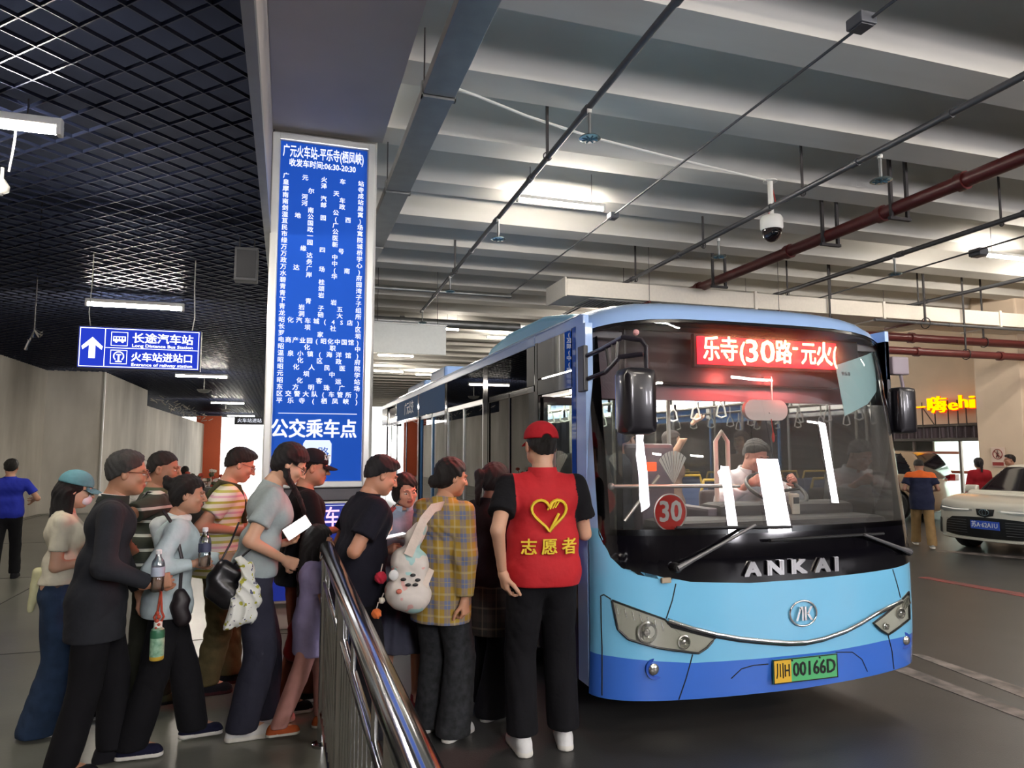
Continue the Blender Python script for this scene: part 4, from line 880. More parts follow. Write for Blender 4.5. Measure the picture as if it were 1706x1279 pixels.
# outlines on the front, as (x, z)
low = F2([(1000, 880), (1006, 908), (1017, 928), (1036, 946), (1062, 957), (1100, 965), (1150, 969), (1250, 971), (1350, 964), (1440, 954), (1490, 946), (1513, 936)])
low[0] = (XL+.03, low[0][1]); low[-1] = (XR-.02, low[-1][1])
bl = F2([(1020, 1093), (1154, 1104), (1275, 1096), (1380, 1085), (1472, 1067)]); bl = [(XL, bl[0][1]+.0)]+bl+[(XR, bl[-1][1]-.005)]
bt_ = F2([(1029, 1166), (1128, 1166), (1335, 1147), (1489, 1116)]); bt_ = [(XL, bt_[0][1]+.0)]+bt_+[(XR, bt_[-1][1])]
zb0 = sum(p[1] for p in bt_)/len(bt_)
patch('front_panel', [(XL, low[0][1])]+low+[(XR, low[-1][1])]+bl[::-1], PB)
patch('bumper', bl+bt_[::-1], PD)
patch('lower_black_panel', low+[(XR-.02, 1.155), (XL+.03, 1.155)], BG, 0.)
ztp = lambda u: 2.475-.085*abs(u)**5
top = [(XC+HW*.975*u, ztp(u)-.012) for u in (-1, -.97, -.9, -.8, -.65, -.5, -.3, 0, .3, .5, .65, .8, .9, .97, 1)]
top[0] = (top[0][0], 2.33); top[-1] = (top[-1][0], 2.33)
glass = [(XL+.03, 1.155)]+[(XL+.03, 2.2)]+top+[(XR-.02, 2.2), (XR-.02, 1.155)]
ws = patch('windscreen', glass, WG, .0, thick=0)
# pillars beside the glass
patch('corner_post', [(XL, low[0][1]), (XL+.03, low[0][1]), (XL+.03, 2.33), (XL, 2.40)], PR, .0, .02)
patch('corner_post', [(XR-.02, low[-1][1]), (XR, low[-1][1]), (XR, 2.40), (XR-.02, 2.33)], BG, .0, .02)
# black ceramic border inside the glass
bd = .012
inner = [(XL+.085, 1.17), (XL+.085, 2.2), (XL+.12, 2.12), (XR-.14, 2.12), (XR-.11, 2.2), (XR-.11, 1.17)]
patch('glass_border', [(XL+.03, 1.155), (XL+.085, 1.155), (XL+.085, 2.36), (XL+.03, 2.33)], BF, -.004, .003); patch('glass_border', [(XR-.02, 1.155), (XR-.10, 1.155), (XR-.10, 2.36), (XR-.02, 2.33)], BF, -.004, .003)
patch('lower_frit', [(XL+.03, 1.155), (XR-.02, 1.155), (XR-.02, 1.19), (XL+.03, 1.19)], BF, -.004, .003)
# roof and brow: sections from the glass top edge backwards
us = [-1, -.985, -.96, -.92, -.86, -.78, -.66, -.5, -.3, 0, .3, .5, .66, .78, .86, .92, .96, .985, 1]
zr = lambda u: 2.43+.23*max(0, 1-abs(u)**5)**.5
rowsr = [(0, 0), (.035, .30), (.10, .55), (.22, .78), (.5, .95), (1.1, 1), (2.5, 1), (4.5, 1), (7, 1), (9.2, 1), (9.55, .9), (9.68, .5)]
rv = []
for dy, bl_ in rowsr:
    for u in us:
        x = XC+HW*u; y0 = fronty(XC+HW*.975*u, 2.45); yb = y0+dy if dy < 1 else 3.66+.45+dy; rv.append((x, yb, ztp(u)*(1-bl_)+zr(u)*bl_+.0))
nu = len(us); rf = MB().add(rv, [(i*nu+j, i*nu+j+1, (i+1)*nu+j+1, (i+1)*nu+j) for i in range(len(rowsr)-1) for j in range(nu-1)]); B(rf, 'roof', PR, smooth=40)
# top glass edge gap strip
patch('brow_trim', [(XC+HW*u, ztp(u)-.0) for u in us[1:-1]]+[(XC+HW*.985*u, ztp(u)-.02) for u in us[1:-1]][::-1], BF, .002, .008)
# roof pods
mb = MB(); mb.prism([(4.75, 2.60), (5.0, 2.70), (5.6, 2.79), (6.6, 2.80), (7.2, 2.74), (7.5, 2.62)], XL+.30, XR-.30, 0); o = B(mb, 'roof_pod', mat('pod_blue', '#8cc8e4', .3)); bv = o.modifiers.new('b', 'BEVEL'); bv.width = .05; bv.segments = 3
mb = MB(); mb.bbox(XL+.28, XR-.28, 9.4, 10.4, 2.60, 2.80, .04); B(mb, 'roof_vent', PR); mb = MB(); mb.bbox(XL+.3, XR-.3, 11.0, 12.6, 2.60, 2.76, .04); B(mb, 'roof_vent', PR)
mb = MB(); mb.tube([(XL+.02, 4.1, 2.50), (XL+.02, 13.3, 2.50)], .012, 6); B(mb, 'roof_gutter', mat('gutter', '#4c6ea6', .3))
# ---- left side (towards the queue)
def side(y0, y1, z0, z1, m, name, x=XL, t=.035, b=.004, parent=BUS, d=1):
    mb = MB(); mb.bbox(min(x, x+t*d), max(x, x+t*d), y0, y1, z0, z1, b); return BL(mb, name, m, parent)
yA = 4.02
cv = MB()   # curved A-post flank between the front corner and the door
side(yA-.03, yA+.12, .26, 2.44, PR, 'side_post', t=.05); side(yA+.12, yA+.20, .26, 2.44, BG, 'door_post')
side(4.86, 4.93, .26, 2.44, BG, 'door_post'); side(yA+.18, 4.88, 2.05, 2.16, BG, 'door_header'); side(yA+.18, 4.88, 2.17, 2.43, TG, 'header_window', t=.01, b=0.001)
def door(y0, y1, zb, zt, leaf, inset=.02, m=BG):
    d = thing('x', '', '', (0, 0, 0)) if False else None
    n = 2; w = (y1-y0)/n
    for i in range(n):
        a, b_ = y0+i*w+.006, y0+(i+1)*w-.006; mb = MB(); x0 = XL+inset
        mb.bbox(x0, x0+.035, a, a+.035, zb, zt, .004); mb.bbox(x0, x0+.035, b_-.035, b_, zb, zt, .004); mb.bbox(x0, x0+.034, a, b_, zt-.05, zt, .004); mb.bbox(x0, x0+.034, a, b_, zb, zb+.10, .004); mb.bbox(x0, x0+.034, a, b_, zb+.62, zb+.66, .004)
        lf = B(mb, 'door_leaf', leaf); g = MB(); g.box(x0+.014, x0+.020, a+.03, b_-.03, zb+.1, zt-.05); BL(g, 'door_glass', m, lf)
        h_ = MB(); h_.tube([(x0+.07, a+.06, zb+.7), (x0+.07, a+.06, zt-.25)], .012, 8); h_.tube([(x0+.03, a+.06, zb+.72), (x0+.07, a+.06, zb+.72)], .01, 6); h_.tube([(x0+.03, a+.06, zt-.27), (x0+.07, a+.06, zt-.27)], .01, 6); BL(h_, 'door_handle', ALU, lf)
# front door is open for boarding: leaves folded inward against the posts
for (yy, s) in ((yA+.22, 1), (4.84, -1)):
    mb = MB(); mb.bbox(XL+.03, XL+.36, yy-.018, yy+.018, .32, 2.04, .005); lf = B(mb, 'door_leaf', mat('door_leaf_frame', '#1b1920', .3)) if False else None
    mb = MB()
    for (a, b_, c, d_) in ((.03, .065, .32, 2.04), (.325, .36, .32, 2.04)): mb.bbox(XL+a, XL+b_, yy-.016, yy+.016, c, d_, .004)
    for (c, d_) in ((.32, .44), (1.98, 2.04), (.96, 1.0)): mb.bbox(XL+.03, XL+.36, yy-.015, yy+.015, c, d_, .004)
    lf = B(mb, 'door_leaf', BG); g = MB(); g.box(XL+.06, XL+.33, yy-.003, yy+.003, .44, 1.98); BL(g, 'door_glass', SGm, lf)
    h_ = MB(); h_.tube([(XL+.10, yy+.05*s, .8), (XL+.10, yy+.05*s, 1.75)], .012, 8); h_.tube([(XL+.10, yy, .82), (XL+.10, yy+.05*s, .82)], .01, 6); h_.tube([(XL+.10, yy, 1.73), (XL+.10, yy+.05*s, 1.73)], .01, 6); BL(h_, 'door_handle', ALU, lf)
wins = [(4.93, 6.22), (6.38, 7.95), (9.86, 11.85), (12.0, 13.05)]
for i, (a, b_) in enumerate(wins):
    side(a, b_, .26, 1.10, PSIDE, 'side_panel')
    if i < 3: side(a+.01, b_-.01, 2.13, 2.425, TG if i != 2 else mat('film_blue', '#2b5d94', .7, spec=.15), 'upper_window', t=.008, b=.001)
    wf = side(a, b_, 1.10, 1.15, BG, 'window_frame', t=.03); mb = MB()
    for (c, d_, e, f_) in ((a, a+.035, 1.10, 2.13), (b_-.035, b_, 1.10, 2.13), (a, b_, 2.08, 2.13), ((a+b_)/2-.015, (a+b_)/2+.015, 1.12, 2.12)): mb.bbox(XL+.004, XL+.03, c, d_, e, f_, .003)
    BL(mb, 'window_bar', ALU if i == 1 else BG, wf)
    for (c, d_) in ((a+.035, (a+b_)/2-.01), ((a+b_)/2+.01, b_-.035)): g = MB(); g.box(XL+.012, XL+.016, c, d_, 1.15, 2.08); BL(g, 'pane', SGm, wf)
for (a, b_) in ((6.22, 6.38), (7.95, 8.08), (9.76, 9.86), (11.85, 12.0)): side(a, b_, .26, 2.43, BG, 'window_post')
door(8.08, 9.76, .32, 2.12, mat('door_blue', '#2f6fa8', .3, coat=.4), m=SGm); side(8.06, 9.78, 2.12, 2.43, mat('film_blue', '#2b5d94', .7, spec=.15), 'upper_window', t=.02)
text('side_film_text', '广元公交', .20, mat('film_letter', '#9fc0dc', .4), BUS, (XL-.004-BO.x, 10.6-BO.y, 2.27), (R_(90), 0, R_(-90)), off=.002)
side(13.05, YE, .26, 2.43, PSIDE, 'rear_corner', t=.05, b=.02); side(13.05, 13.7, 1.2, 2.3, BG, 'rear_quarter_glass', x=XL-.004, t=.01)
side(4.93, YE, 2.425, 2.50, PR, 'cant_rail', t=.04, b=.01); side(yA, 4.93, 2.43, 2.50, PR, 'cant_rail', t=.04, b=.01)
side(4.93, 8.0, .24, .34, PD, 'side_skirt', x=XL-.006, t=.02); side(9.8, YE, .24, .34, PD, 'side_skirt', x=XL-.006, t=.02)
side(4.95, 7.9, 1.02, 1.04, ALU, 'side_moulding', x=XL-.008, t=.008, b=.002)
# far side wall with windows, rear wall, floor, inner ceiling
for (a, b_) in ((3.98, 4.15), (5.25, 5.4), (6.9, 7.0), (8.5, 8.6), (10.1, 10.2), (11.8, 13.8)): side(a, b_, .26, 2.43, BG, 'far_post', x=XR, d=-1)
side(3.98, YE, .26, 1.12, PB, 'far_side_panel', x=XR, d=-1); side(3.98, YE, 2.15, 2.50, PR, 'far_side_top', x=XR, d=-1)
for (a, b_) in ((4.15, 5.25), (5.4, 6.9), (7.0, 8.5), (8.6, 10.1), (10.2, 11.8)):
    g = MB(); g.box(XR-.02, XR-.016, a, b_, 1.12, 2.15); B(g, 'far_pane', SGm)
mb = MB(); mb.bbox(XL, XR, YE-.06, YE, .26, 2.5, .03); B(mb, 'rear_wall', PSIDE)
INM = mat('interior_grey', '#b9b4b6', .6); mb = MB(); mb.box(XL+.04, XR-.04, 4.0, YE-.06, .27, .34); B(mb, 'bus_floor', mat('bus_floor_vinyl', '#4b4a50', .5, noise=.2)); mb = MB(); mb.box(XL+.05, XR-.05, 4.05, YE-.06, 2.36, 2.40); ic = B(mb, 'inner_ceiling', INM)
mb = MB(); mb.bbox(XL+.5, XL+.62, 4.6, 13.4, 2.30, 2.36, .01); mb.bbox(XR-.62, XR-.5, 4.6, 13.4, 2.30, 2.36, .01); BL(mb, 'saloon_light', emat('saloon_light_glow', '#fff6e6', 20.0), ic)
mb = MB(); mb.bbox(XL+.05, XL+.12, 5.0, 8.0, .34, 1.1, .01); mb.bbox(XR-.12, XR-.04, 5.0, 13.6, .34, 1.1, .01); B(mb, 'inner_lining', INM)
# destination display
LB = mat('led_black', '#120307', .5); RED = emat('led_red', '#ff2a12', 7.); REDG = emat('led_panel_glow', '#ff1c28', 2.6)
mb = MB(); mb.bbox(2.02, 3.86, 4.02, 4.10, 2.08, 2.42, .01); LDB = B(mb, 'route_display', LB)
q = [onF(*c, off=-.09) for c in ((1164, 556), (1394, 572), (1391, 616), (1168, 607))]; lx0, lx1, lz0, lz1 = q[0].x, q[1].x, (q[3].z+q[2].z)/2, (q[0].z+q[1].z)/2
ldy = fronty(XC, 2.3)+.06
def led_at(px, py): p = atY(px, py, ldy); return p
mb = MB(); a_, b__ = led_at(1164, 582), led_at(1393, 594); zc = (a_.z+b__.z)/2; hh = .088
mb.box(a_.x, b__.x, ldy, ldy+.02, zc-hh, zc+hh); mb.bbox(a_.x-.02, b__.x+.02, ldy+.02, ldy+.06, zc-hh-.02, zc+hh+.02, .004, mi=1); BL(mb, 'led_panel', [REDG, LB], LDB)
LY = emat('led_letters', '#ffa468', 9.0); cx = lambda px: led_at(px, 588).x-BO.x
def led(s, px0, px1, sz, dz=0.):
    o = text('led_letters', s, sz, LY, LDB, ((cx(px0)+cx(px1))/2, ldy-.006-BO.y, zc+dz), FACE_CAM, ext=.001, off=.0025, fit=abs(cx(px1)-cx(px0))); return o
led('乐', 1171, 1198, .17); led('寺', 1200, 1228, .17); led('(', 1231, 1240, .16); led('30', 1241, 1289, .21, .0); led('路', 1291, 1318, .165); led('-', 1320, 1328, .15, .05); led('元', 1334, 1358, .165); led('火', 1359, 1385, .17); led('(', 1386, 1392, .16)
for x_ in (2.75, 3.15): spot('added_display_spill', (x_, 3.90, 2.12), (x_, 4.8, 1.95), 5, (1, .10, .08), 165, .02)  # red spots added to tint valance and cab like the display's glow
# upper interior valance round the display (lit red by the added spots)
mb = MB(); mb.box(XL+.06, XR-.06, 4.12, 4.16, 1.98, 2.42); B(mb, 'display_valance', mat('valance', '#8a7a80', .6))
# ---- front details
HLc = mat('lamp_chrome', '#c9c8c0', .18, metal=.9); HLG = mat_glass('lamp_lens', '#f2f4f0', .04); HLi = mat('lamp_inner', '#e2e0d2', .3)
def lamp(px, nm, cp, cp2, r1, r2):
    pl = F2(px); dk = patch(nm, pl, HLi, .004, .004); 
    rim = MB(); pts = [Vector((x, fronty(x, z)-.012, z)) for x, z in pl]; pts = [p_ for a, b_ in zip(pts, pts[1:]+pts[:1]) for p_ in [a+(b_-a)*t for t in (0, .33, .66)]]
    pts = [Vector((p.x, fronty(p.x, p.z)-.012, p.z)) for p in pts]; rim.tube(pts+[pts[0]], .006, 6, caps=False); BL(rim, 'lamp_rim', BLACKP, dk)
    for (c, r) in ((cp, r1), (cp2, r2)):
        p = onF(*c); m_ = MB(); m_.lathe([(r, -.0), (r*1.0, .014), (r*.86, .016), (r*.7, .004), (r*.35, -.002), (r*.3, .012), (.002, .016)], 22, M=Matrix.Translation((p.x, fronty(p.x, p.z)-.008, p.z)) @ Matrix.Rotation(R_(90), 4, 'X') @ Matrix.Rotation(0, 4, 'Z')); BL(m_, 'reflector', HLc, dk, 40)
    st = MB(); z0, z1 = min(z for x, z in pl), max(z for x, z in pl)
    a, b_ = pl[0], pl[len(pl)//2]
    for i in range(7):
        t = (i+.5)/7; x = pl[0][0]+(pl[1][0]-pl[0][0])*t*1.0; z = pl[0][1]-.02+(pl[1][1]-pl[0][1])*t; st.tube([(x, fronty(x, z)-.012, z), (x+.012, fronty(x, z)-.012, z-.05)], .004, 5)
    BL(st, 'lamp_fin', HLc, dk); patch('lamp_lens', pl, HLG, .020, 0, parent=dk)
lamp([(1018, 999), (1106, 1031), (1117, 1043), (1190, 1062), (1176, 1078), (1162, 1087), (1095, 1078), (1046, 1064), (1028, 1047)], 'headlight', (1076, 1052), (1137, 1068), .062, .040)
lamp([(1512, 985), (1499, 999), (1453, 1037), (1466, 1049), (1478, 1056), (1503, 1038), (1513, 1030)], 'headlight', (1497, 1020), (1473, 1042), .035, .022)
tv = F2([(1111, 1032), (1150, 1045), (1190, 1055), (1230, 1062), (1269, 1066), (1310, 1069), (1341, 1068), (1370, 1062), (1407, 1049), (1432, 1036), (1456, 1021), (1480, 1009), (1499, 1000)])
mb = MB(); mb.tube([(x, fronty(x, z)-.014, z) for x, z in tv], .013, 8); B(mb, 'chrome_strip', CHROME, smooth=60); mb = MB(); mb.tube([(x, fronty(x, z)-.003, z-.017) for x, z in tv], .008, 6); B(mb, 'strip_shadow_gap', SEAM)
def seam(px, r=.004):
    pl = F2(px); pts = []
    for a, b_ in zip(pl, pl[1:]):
        for t in (0, .25, .5, .75): pts.append((a[0]+(b_[0]-a[0])*t, a[1]+(b_[1]-a[1])*t))
    pts.append(pl[-1]); mb = MB(); mb.tube([(x, fronty(x, z)-.0005, z) for x, z in pts], r, 5); B(mb, 'panel_seam', SEAM)
seam([(1126, 972), (1120, 1000), (1110, 1030)]); seam([(1154, 1090), (1143, 1130), (1131, 1165)]); seam([(1487, 948), (1495, 975), (1500, 995)]); seam([(1479, 1056), (1486, 1085), (1489, 1114)]); seam([(1003, 1158), (1002, 1050), (1001, 992), (1006, 990), (1018, 998)]); seam([(1218, 1130), (1235, 1114), (1255, 1108), (1280, 1106)], .003); seam([(1392, 1086), (1420, 1086), (1436, 1098), (1445, 1118)], .003)
for (c, r, s) in (((1088, 1114), .032, 1), ((1508, 1066), .028, -1)):
    p = onF(*c); M4 = Matrix.Translation((p.x, fronty(p.x, p.z), p.z)) @ Matrix.Rotation(R_(90), 4, 'X'); a = MB(); a.lathe([(r*1.9, -.002), (r*1.85, .006), (r*1.3, .003), (r*1.05, -.008)], 24, M=M4 @ Matrix.Translation((r*.4*s, 0, 0))); fl = B(a, 'fog_lamp', mat('fog_pocket', '#2450b0', .3)); a = MB(); a.lathe([(r, .0), (r, .012), (r*.8, .018), (r*.3, .022), (.002, .023)], 24, M=M4); BL(a, 'fog_lens', HLc, fl, 40)
# licence plate
p = onF(1338, 1112); M4 = None; pw = .232
pl = MB(); pc = (p.x, fronty(p.x, p.z)-.022, p.z+.001); pl.bbox(pc[0]-pw, pc[0]+pw, pc[1]-.004, pc[1]+.004, pc[2]-.070, pc[2]+.070, .003); PLT = B(pl, 'licence_plate', mat('plate_green', '#59b877', .4))
a = MB(); a.box(pc[0]-pw+.006, pc[0]-pw+.125, pc[1]-.0055, pc[1]-.004, pc[2]-.064, pc[2]+.064); BL(a, 'plate_yellow', mat('plate_yellow', '#e0b53a', .4), PLT)
PK2 = mat('plate_black', '#0d0f0e', .4); L = (0, 0, 0)
text('plate_text', '川H', .100, PK2, PLT, (pc[0]-pw+.066-BO.x, pc[1]-.007-BO.y, pc[2]), FACE_CAM, fit=.095, off=.001); text('plate_text', '00166D', .115, PK2, PLT, (pc[0]+.060-BO.x, pc[1]-.007-BO.y, pc[2]), FACE_CAM, fit=.31, off=.0018)
a = MB()
for (x0, x1, z0, z1) in ((-pw, pw, .064, .070), (-pw, pw, -.070, -.064), (-pw, -pw+.005, -.07, .07), (pw-.005, pw, -.07, .07)): a.box(pc[0]+x0, pc[0]+x1, pc[1]-.006, pc[1]-.004, pc[2]+z0, pc[2]+z1)
for x in (-.10, .10): a.tube([(pc[0]+x, pc[1]-.009, pc[2]+.058), (pc[0]+x, pc[1]-.004, pc[2]+.058)], .006, 8)
BL(a, 'plate_rim', PK2, PLT)
# maker letters and round emblem
for ch, px in (('A', 1251), ('N', 1289), ('K', 1327), ('A', 1367), ('I', 1390)):
    p = onF(px, 946 if ch != 'I' else 941); x = p.x; sl = (fronty(x+.05, p.z)-fronty(x-.05, p.z))/.1; l_ = text('maker_letter', ch, .115, CHROME, BUS, (x-BO.x, fronty(x, p.z)-.014-BO.y, onF(1310, 946).z+.004), (R_(90), 0, math.atan(sl)), ext=.006, off=.006, fit=.118 if ch != 'I' else .030)
p = onF(1337, 1021); M4 = Matrix.Translation((p.x, fronty(p.x, p.z)-.006, p.z)) @ Matrix.Rotation(R_(90), 4, 'X'); a = MB(); n = 36
vs = [(.088*1.1*math.cos(t), .074*math.sin(t), 0) for t in [2*math.pi*i/n for i in range(n+1)]]; a.tube(vs, .0065, 8, M=M4, caps=False); EM = B(a, 'emblem', CHROME, smooth=60)
a = MB(); a.prism([(-.062, -.040), (-.048, -.040), (-.022, .030), (-.030, .042)], 0, .012, 2, M=M4); a.prism([(-.034, .042), (-.006, .042), (-.006, -.040), (-.018, -.040), (-.018, .026), (-.03, .026)], 0, .012, 2, M=M4); a.prism([(.002, -.040), (.016, -.040), (.016, .042), (.002, .042)], 0, .012, 2, M=M4); a.prism([(.016, -.004), (.044, .042), (.062, .042), (.034, .0), (.062, -.040), (.044, -.040), (.016, .002)], 0, .012, 2, M=M4); BL(a, 'emblem_letters', CHROME, EM)
# wipers
def wiper(pv, el_, b0, b1, nm='wiper'):
    P_ = [onF(*c) for c in (pv, el_, b0, b1)]; w_ = [Vector((p.x, fronty(min(XR, max(XL, p.x)), p.z)-.05, p.z)) for p in P_]
    a = MB(); a.tube([w_[0]+Vector((0, .03, 0)), w_[0], w_[0]+(w_[1]-w_[0])*.2, w_[1]], [.020, .020, .013, .009], 8); W_ = B(a, nm, mat('wiper_grey', '#6d6d70', .4, metal=.5)); a = MB(); a.tube([w_[2], (w_[2]+w_[3])/2, w_[3]], .008, 6); a.tube([w_[2]+Vector((0, .02, -.008)), w_[3]+Vector((0, .02, -.008))], .006, 5); BL(a, 'wiper_blade', RUB, W_); a = MB(); a.lathe([(.028, -.02), (.028, .03), (.02, .04)], 14, M=Matrix.Translation(w_[0]+Vector((0, .03, 0))) @ Matrix.Rotation(R_(90), 4, 'X')); BL(a, 'wiper_hub', BLACKP, W_)
wiper((1122, 944), (1250, 873), (1120, 877), (1310, 876)); wiper((1505, 917), (1430, 889), (1275, 898), (1462, 887))
p = onF(1108, 966); a = MB(); a.bbox(p.x-.03, p.x+.03, p.y-.02, p.y+.0, p.z-.015, p.z+.015, .004); B(a, 'washer_nozzle', mat('beige_clip', '#a89a82', .6))
# mirrors
MH = mat('mirror_shell', '#17151b', .3, coat=.3)
my = 3.42; c0, c1 = atY(1033, 612, my), atY(1088, 724, my); a = MB(); a.bbox(c0.x, c1.x, my-.07, my+.09, c1.z, c0.z, .045); MI = B(a, 'wing_mirror', MH, smooth=60)
a = MB(); a.bbox(c0.x+.015, c1.x-.015, my+.085, my+.096, c1.z+.03, c0.z-.03, .003); BL(a, 'mirror_glass', CHROME, MI)
arm = atX(985, 591, XL); tip = atY(1062, 567, my+.1); lo = atX(990, 622, XL+.01); a = MB(); fwd = Vector((tip.x, my, tip.z)); 
a.tube([(XL-.0, 4.02, arm.z), (XL+.02, 3.80, arm.z+.02), (tip.x-.10, my+.08, tip.z+.01), (tip.x-.02, my+.02, tip.z-.01), (tip.x, my, tip.z-.05), (tip.x, my, c0.z-.02)], .014, 10); a.tube([(XL+.0, 4.02, lo.z-.03), (XL+.04, 3.78, lo.z-.0), (tip.x-.12, my+.08, tip.z-.10), (tip.x-.02, my+.0, tip.z-.09)], .014, 10)
for t_ in (.25, .55, .8):
    A_ = Vector((XL+.02, 3.80, arm.z+.02)).lerp(Vector((tip.x-.10, my+.08, tip.z+.01)), t_); B_ = Vector((XL+.04, 3.78, lo.z)).lerp(Vector((tip.x-.12, my+.08, tip.z-.10)), t_); a.tube([A_, B_], .011, 8)
BL(a, 'mirror_bracket', mat('bracket_black', '#232028', .3), MI); a = MB(); a.bbox(XL-.02, XL+.01, 3.97, 4.07, lo.z-.10, arm.z+.07, .008); BL(a, 'bracket_mount', BLACKP, MI); a = MB(); a.sphere((tip.x-.05, my+.02, tip.z+.03), .018, 10); BL(a, 'marker_light', mat('marker', '#d8a0a0', .3), MI)
my = 3.98; c0, c1 = atY(1487, 645, my), atY(1520, 722, my); a = MB(); a.bbox(c0.x, c1.x, my-.06, my+.09, c1.z, c0.z, .035); M2 = B(a, 'wing_mirror', MH, smooth=60); a = MB(); a.bbox(c0.x+.01, c1.x-.01, my+.085, my+.095, c1.z+.02, c0.z-.02, .003); BL(a, 'mirror_glass', CHROME, M2)
b0, b1 = atY(1481, 594, my), atY(1510, 625, my); a = MB(); a.bbox(b0.x, b1.x, my-.03, my+.04, b1.z, b0.z, .012); a.tube([((b0.x+b1.x)/2+.02, my, b1.z+.01), ((c0.x+c1.x)/2+.02, my, c0.z-.02)], .012, 8); BL(a, 'mirror_bracket', mat('bracket_pale', '#8d8088', .4), M2)
# ---- cab and saloon interior seen through the glass
DASH = mat('dash_dark', '#1d191e', .6); a = MB(); a.bbox(XL+.55, XR-.08, 3.98, 4.35, .9, 1.20, .05); a.bbox(XR-1.25, XR-.1, 4.25, 4.55, .9, 1.28, .06); DB = B(a, 'dashboard', DASH)
a = MB(); a.bbox(XR-1.32, XR-1.22, 4.3, 5.6, .34, 1.25, .02); BL(a, 'driver_partition', mat('partition', '#5a5560', .5), DB)
SW = Vector((3.50, 4.50, 1.36)); a = MB(); a.tube([(.22*math.cos(t), .22*math.sin(t), 0) for t in [2*math.pi*i/28 for i in range(29)]], .015, 8, M=Matrix.Translation(SW) @ Matrix.Rotation(R_(28), 4, 'X'), caps=False)
for t in (0, 2.1, 4.2): a.tube([(0, 0, -.02), (.21*math.cos(t), .21*math.sin(t), 0)], .012, 6, M=Matrix.Translation(SW) @ Matrix.Rotation(R_(28), 4, 'X'))
a.tube([SW, SW+Vector((0, -.15, -.3))], .03, 8); B(a, 'steering_wheel', BLACKP, smooth=60)
def seat(x, y, m, nm='passenger_seat'):
    a = MB(); a.bbox(x-.21, x+.21, y-.20, y+.22, .74, .82, .03); a.bbox(x-.035, x+.035, y-.04, y+.04, .34, .75, .01); s_ = B(a, nm, m, smooth=60); a = MB(); a.bbox(x-.21, x+.21, y+.17, y+.25, .78, 1.32, .035); BL(a, 'seat_back', m, s_, 60); a = MB(); a.tube([(x-.18, y+.24, 1.30), (x-.15, y+.24, 1.40), (x+.15, y+.24, 1.40), (x+.18, y+.24, 1.30)], .013, 8); BL(a, 'seat_handle', mat('handle_yellow', '#c9a43a', .5), s_)
SEATM = mat('seat_blue', '#4b5a80', .6)
for y in (6.0, 6.9, 7.8, 10.4, 11.3, 12.2):
    for x in ((XL+.3, XL+.72) if (y < 7 or y > 10) else ()) + (XR-.72, XR-.3): seat(x, y, SEATM)
seat(3.52, 5.02, mat('driver_seat_dark', '#3b2c30', .6), 'driver_seat')
POLE = mat('handrail_metal', '#c8c2b8', .25, metal=.6); a = MB()
for (x, y) in ((XL+.42, 4.45), (XL+.95, 4.65), (XL+.98, 5.6), (XR-1.35, 5.7), (XL+.98, 7.6), (XR-.98, 7.6), (XL+.98, 9.8), (XR-.98, 9.8)): a.tube([(x, y, .34), (x, y, 2.36)], .016, 8)
B(a, 'grab_pole', POLE, smooth=60)
for x in (XL+.72, XR-.72):
    a = MB(); a.tube([(x, 4.9, 2.16), (x, 13.2, 2.16)], .016, 8)
    for y in (5, 7, 9, 11, 13): a.tube([(x, y, 2.16), (x, y, 2.36)], .012, 6)
    gr_ = B(a, 'ceiling_rail', POLE, smooth=60)
    for y in [5.0+.38*i for i in range(9)]:
        s_ = MB(); s_.tube([(x, y, 2.16), (x, y, 2.03)], .009, 6); s_.tube([(x-.045, y, 1.93), (x-.03, y, 2.0), (x, y, 2.04), (x+.03, y, 2.0), (x+.045, y, 1.93), (x, y, 1.915), (x-.045, y, 1.93)], .008, 6); BL(s_, 'strap_handle', WHITEP, gr_)
p0, p1 = atY(1018, 810, 4.15), atY(1232, 809, 4.15); a = MB(); a.tube([p0, p1], .013, 8); a.sphere(p0, .024, 10); B(a, 'entry_rail', POLE, smooth=60)
a = MB(); pa = atY(1040, 868, 4.2); pb_ = atY(1098, 792, 4.2); a.tube([pa, pb_], .012, 8); B(a, 'entry_stay', POLE)
p = atY(1202, 735, 4.5); a = MB(); a.tube([(p.x-.05, 4.5, .9), (p.x-.05, 4.5, p.z), (p.x, 4.5, p.z+.07), (p.x+.05, 4.5, p.z), (p.x+.05, 4.5, .9)], .017, 8); B(a, 'partition_hoop', mat('hoop_cream', '#d8cfc0', .4), smooth=60)
# cab mirror (pale oval) on its stem
p = onF(1275, 683, -.18); a = MB(); a.bbox(p.x-.165, p.x+.165, p.y-.02, p.y+.03, p.z-.072, p.z+.072, .05) if False else None
a = MB(); n = 12; ov = [(.10+.068*math.cos(t), .068*math.sin(t)) for t in [R_(-90+180*i/n) for i in range(n+1)]]+[(-.10+.068*math.cos(t), .068*math.sin(t)) for t in [R_(90+180*i/n) for i in range(n+1)]]
a.prism([(p.x+x, p.z+z) for x, z in ov], p.y-.012, p.y+.018); CM = B(a, 'cab_mirror', mat('mirror_back_cream', '#e2ddd4', .4)); a = MB(); q = onF(1285, 642, -.18); a.tube([(q.x, q.y, q.z+.06), (q.x+.0, q.y, p.z+.0), (p.x+.02, p.y-.016, p.z-.02)], .006, 6); BL(a, 'mirror_stem', WHITEP, CM)
a = MB(); a.tube([(p.x+.03, p.y-.02, p.z-.06), (p.x+.04, p.y-.02, p.z-.15)], .003, 5); a.sphere((p.x+.04, p.y-.02, p.z-.18), (.012, .008, .035), 8); BL(a, 'red_tassel', mat('tassel_red', '#c8281e', .6), CM)
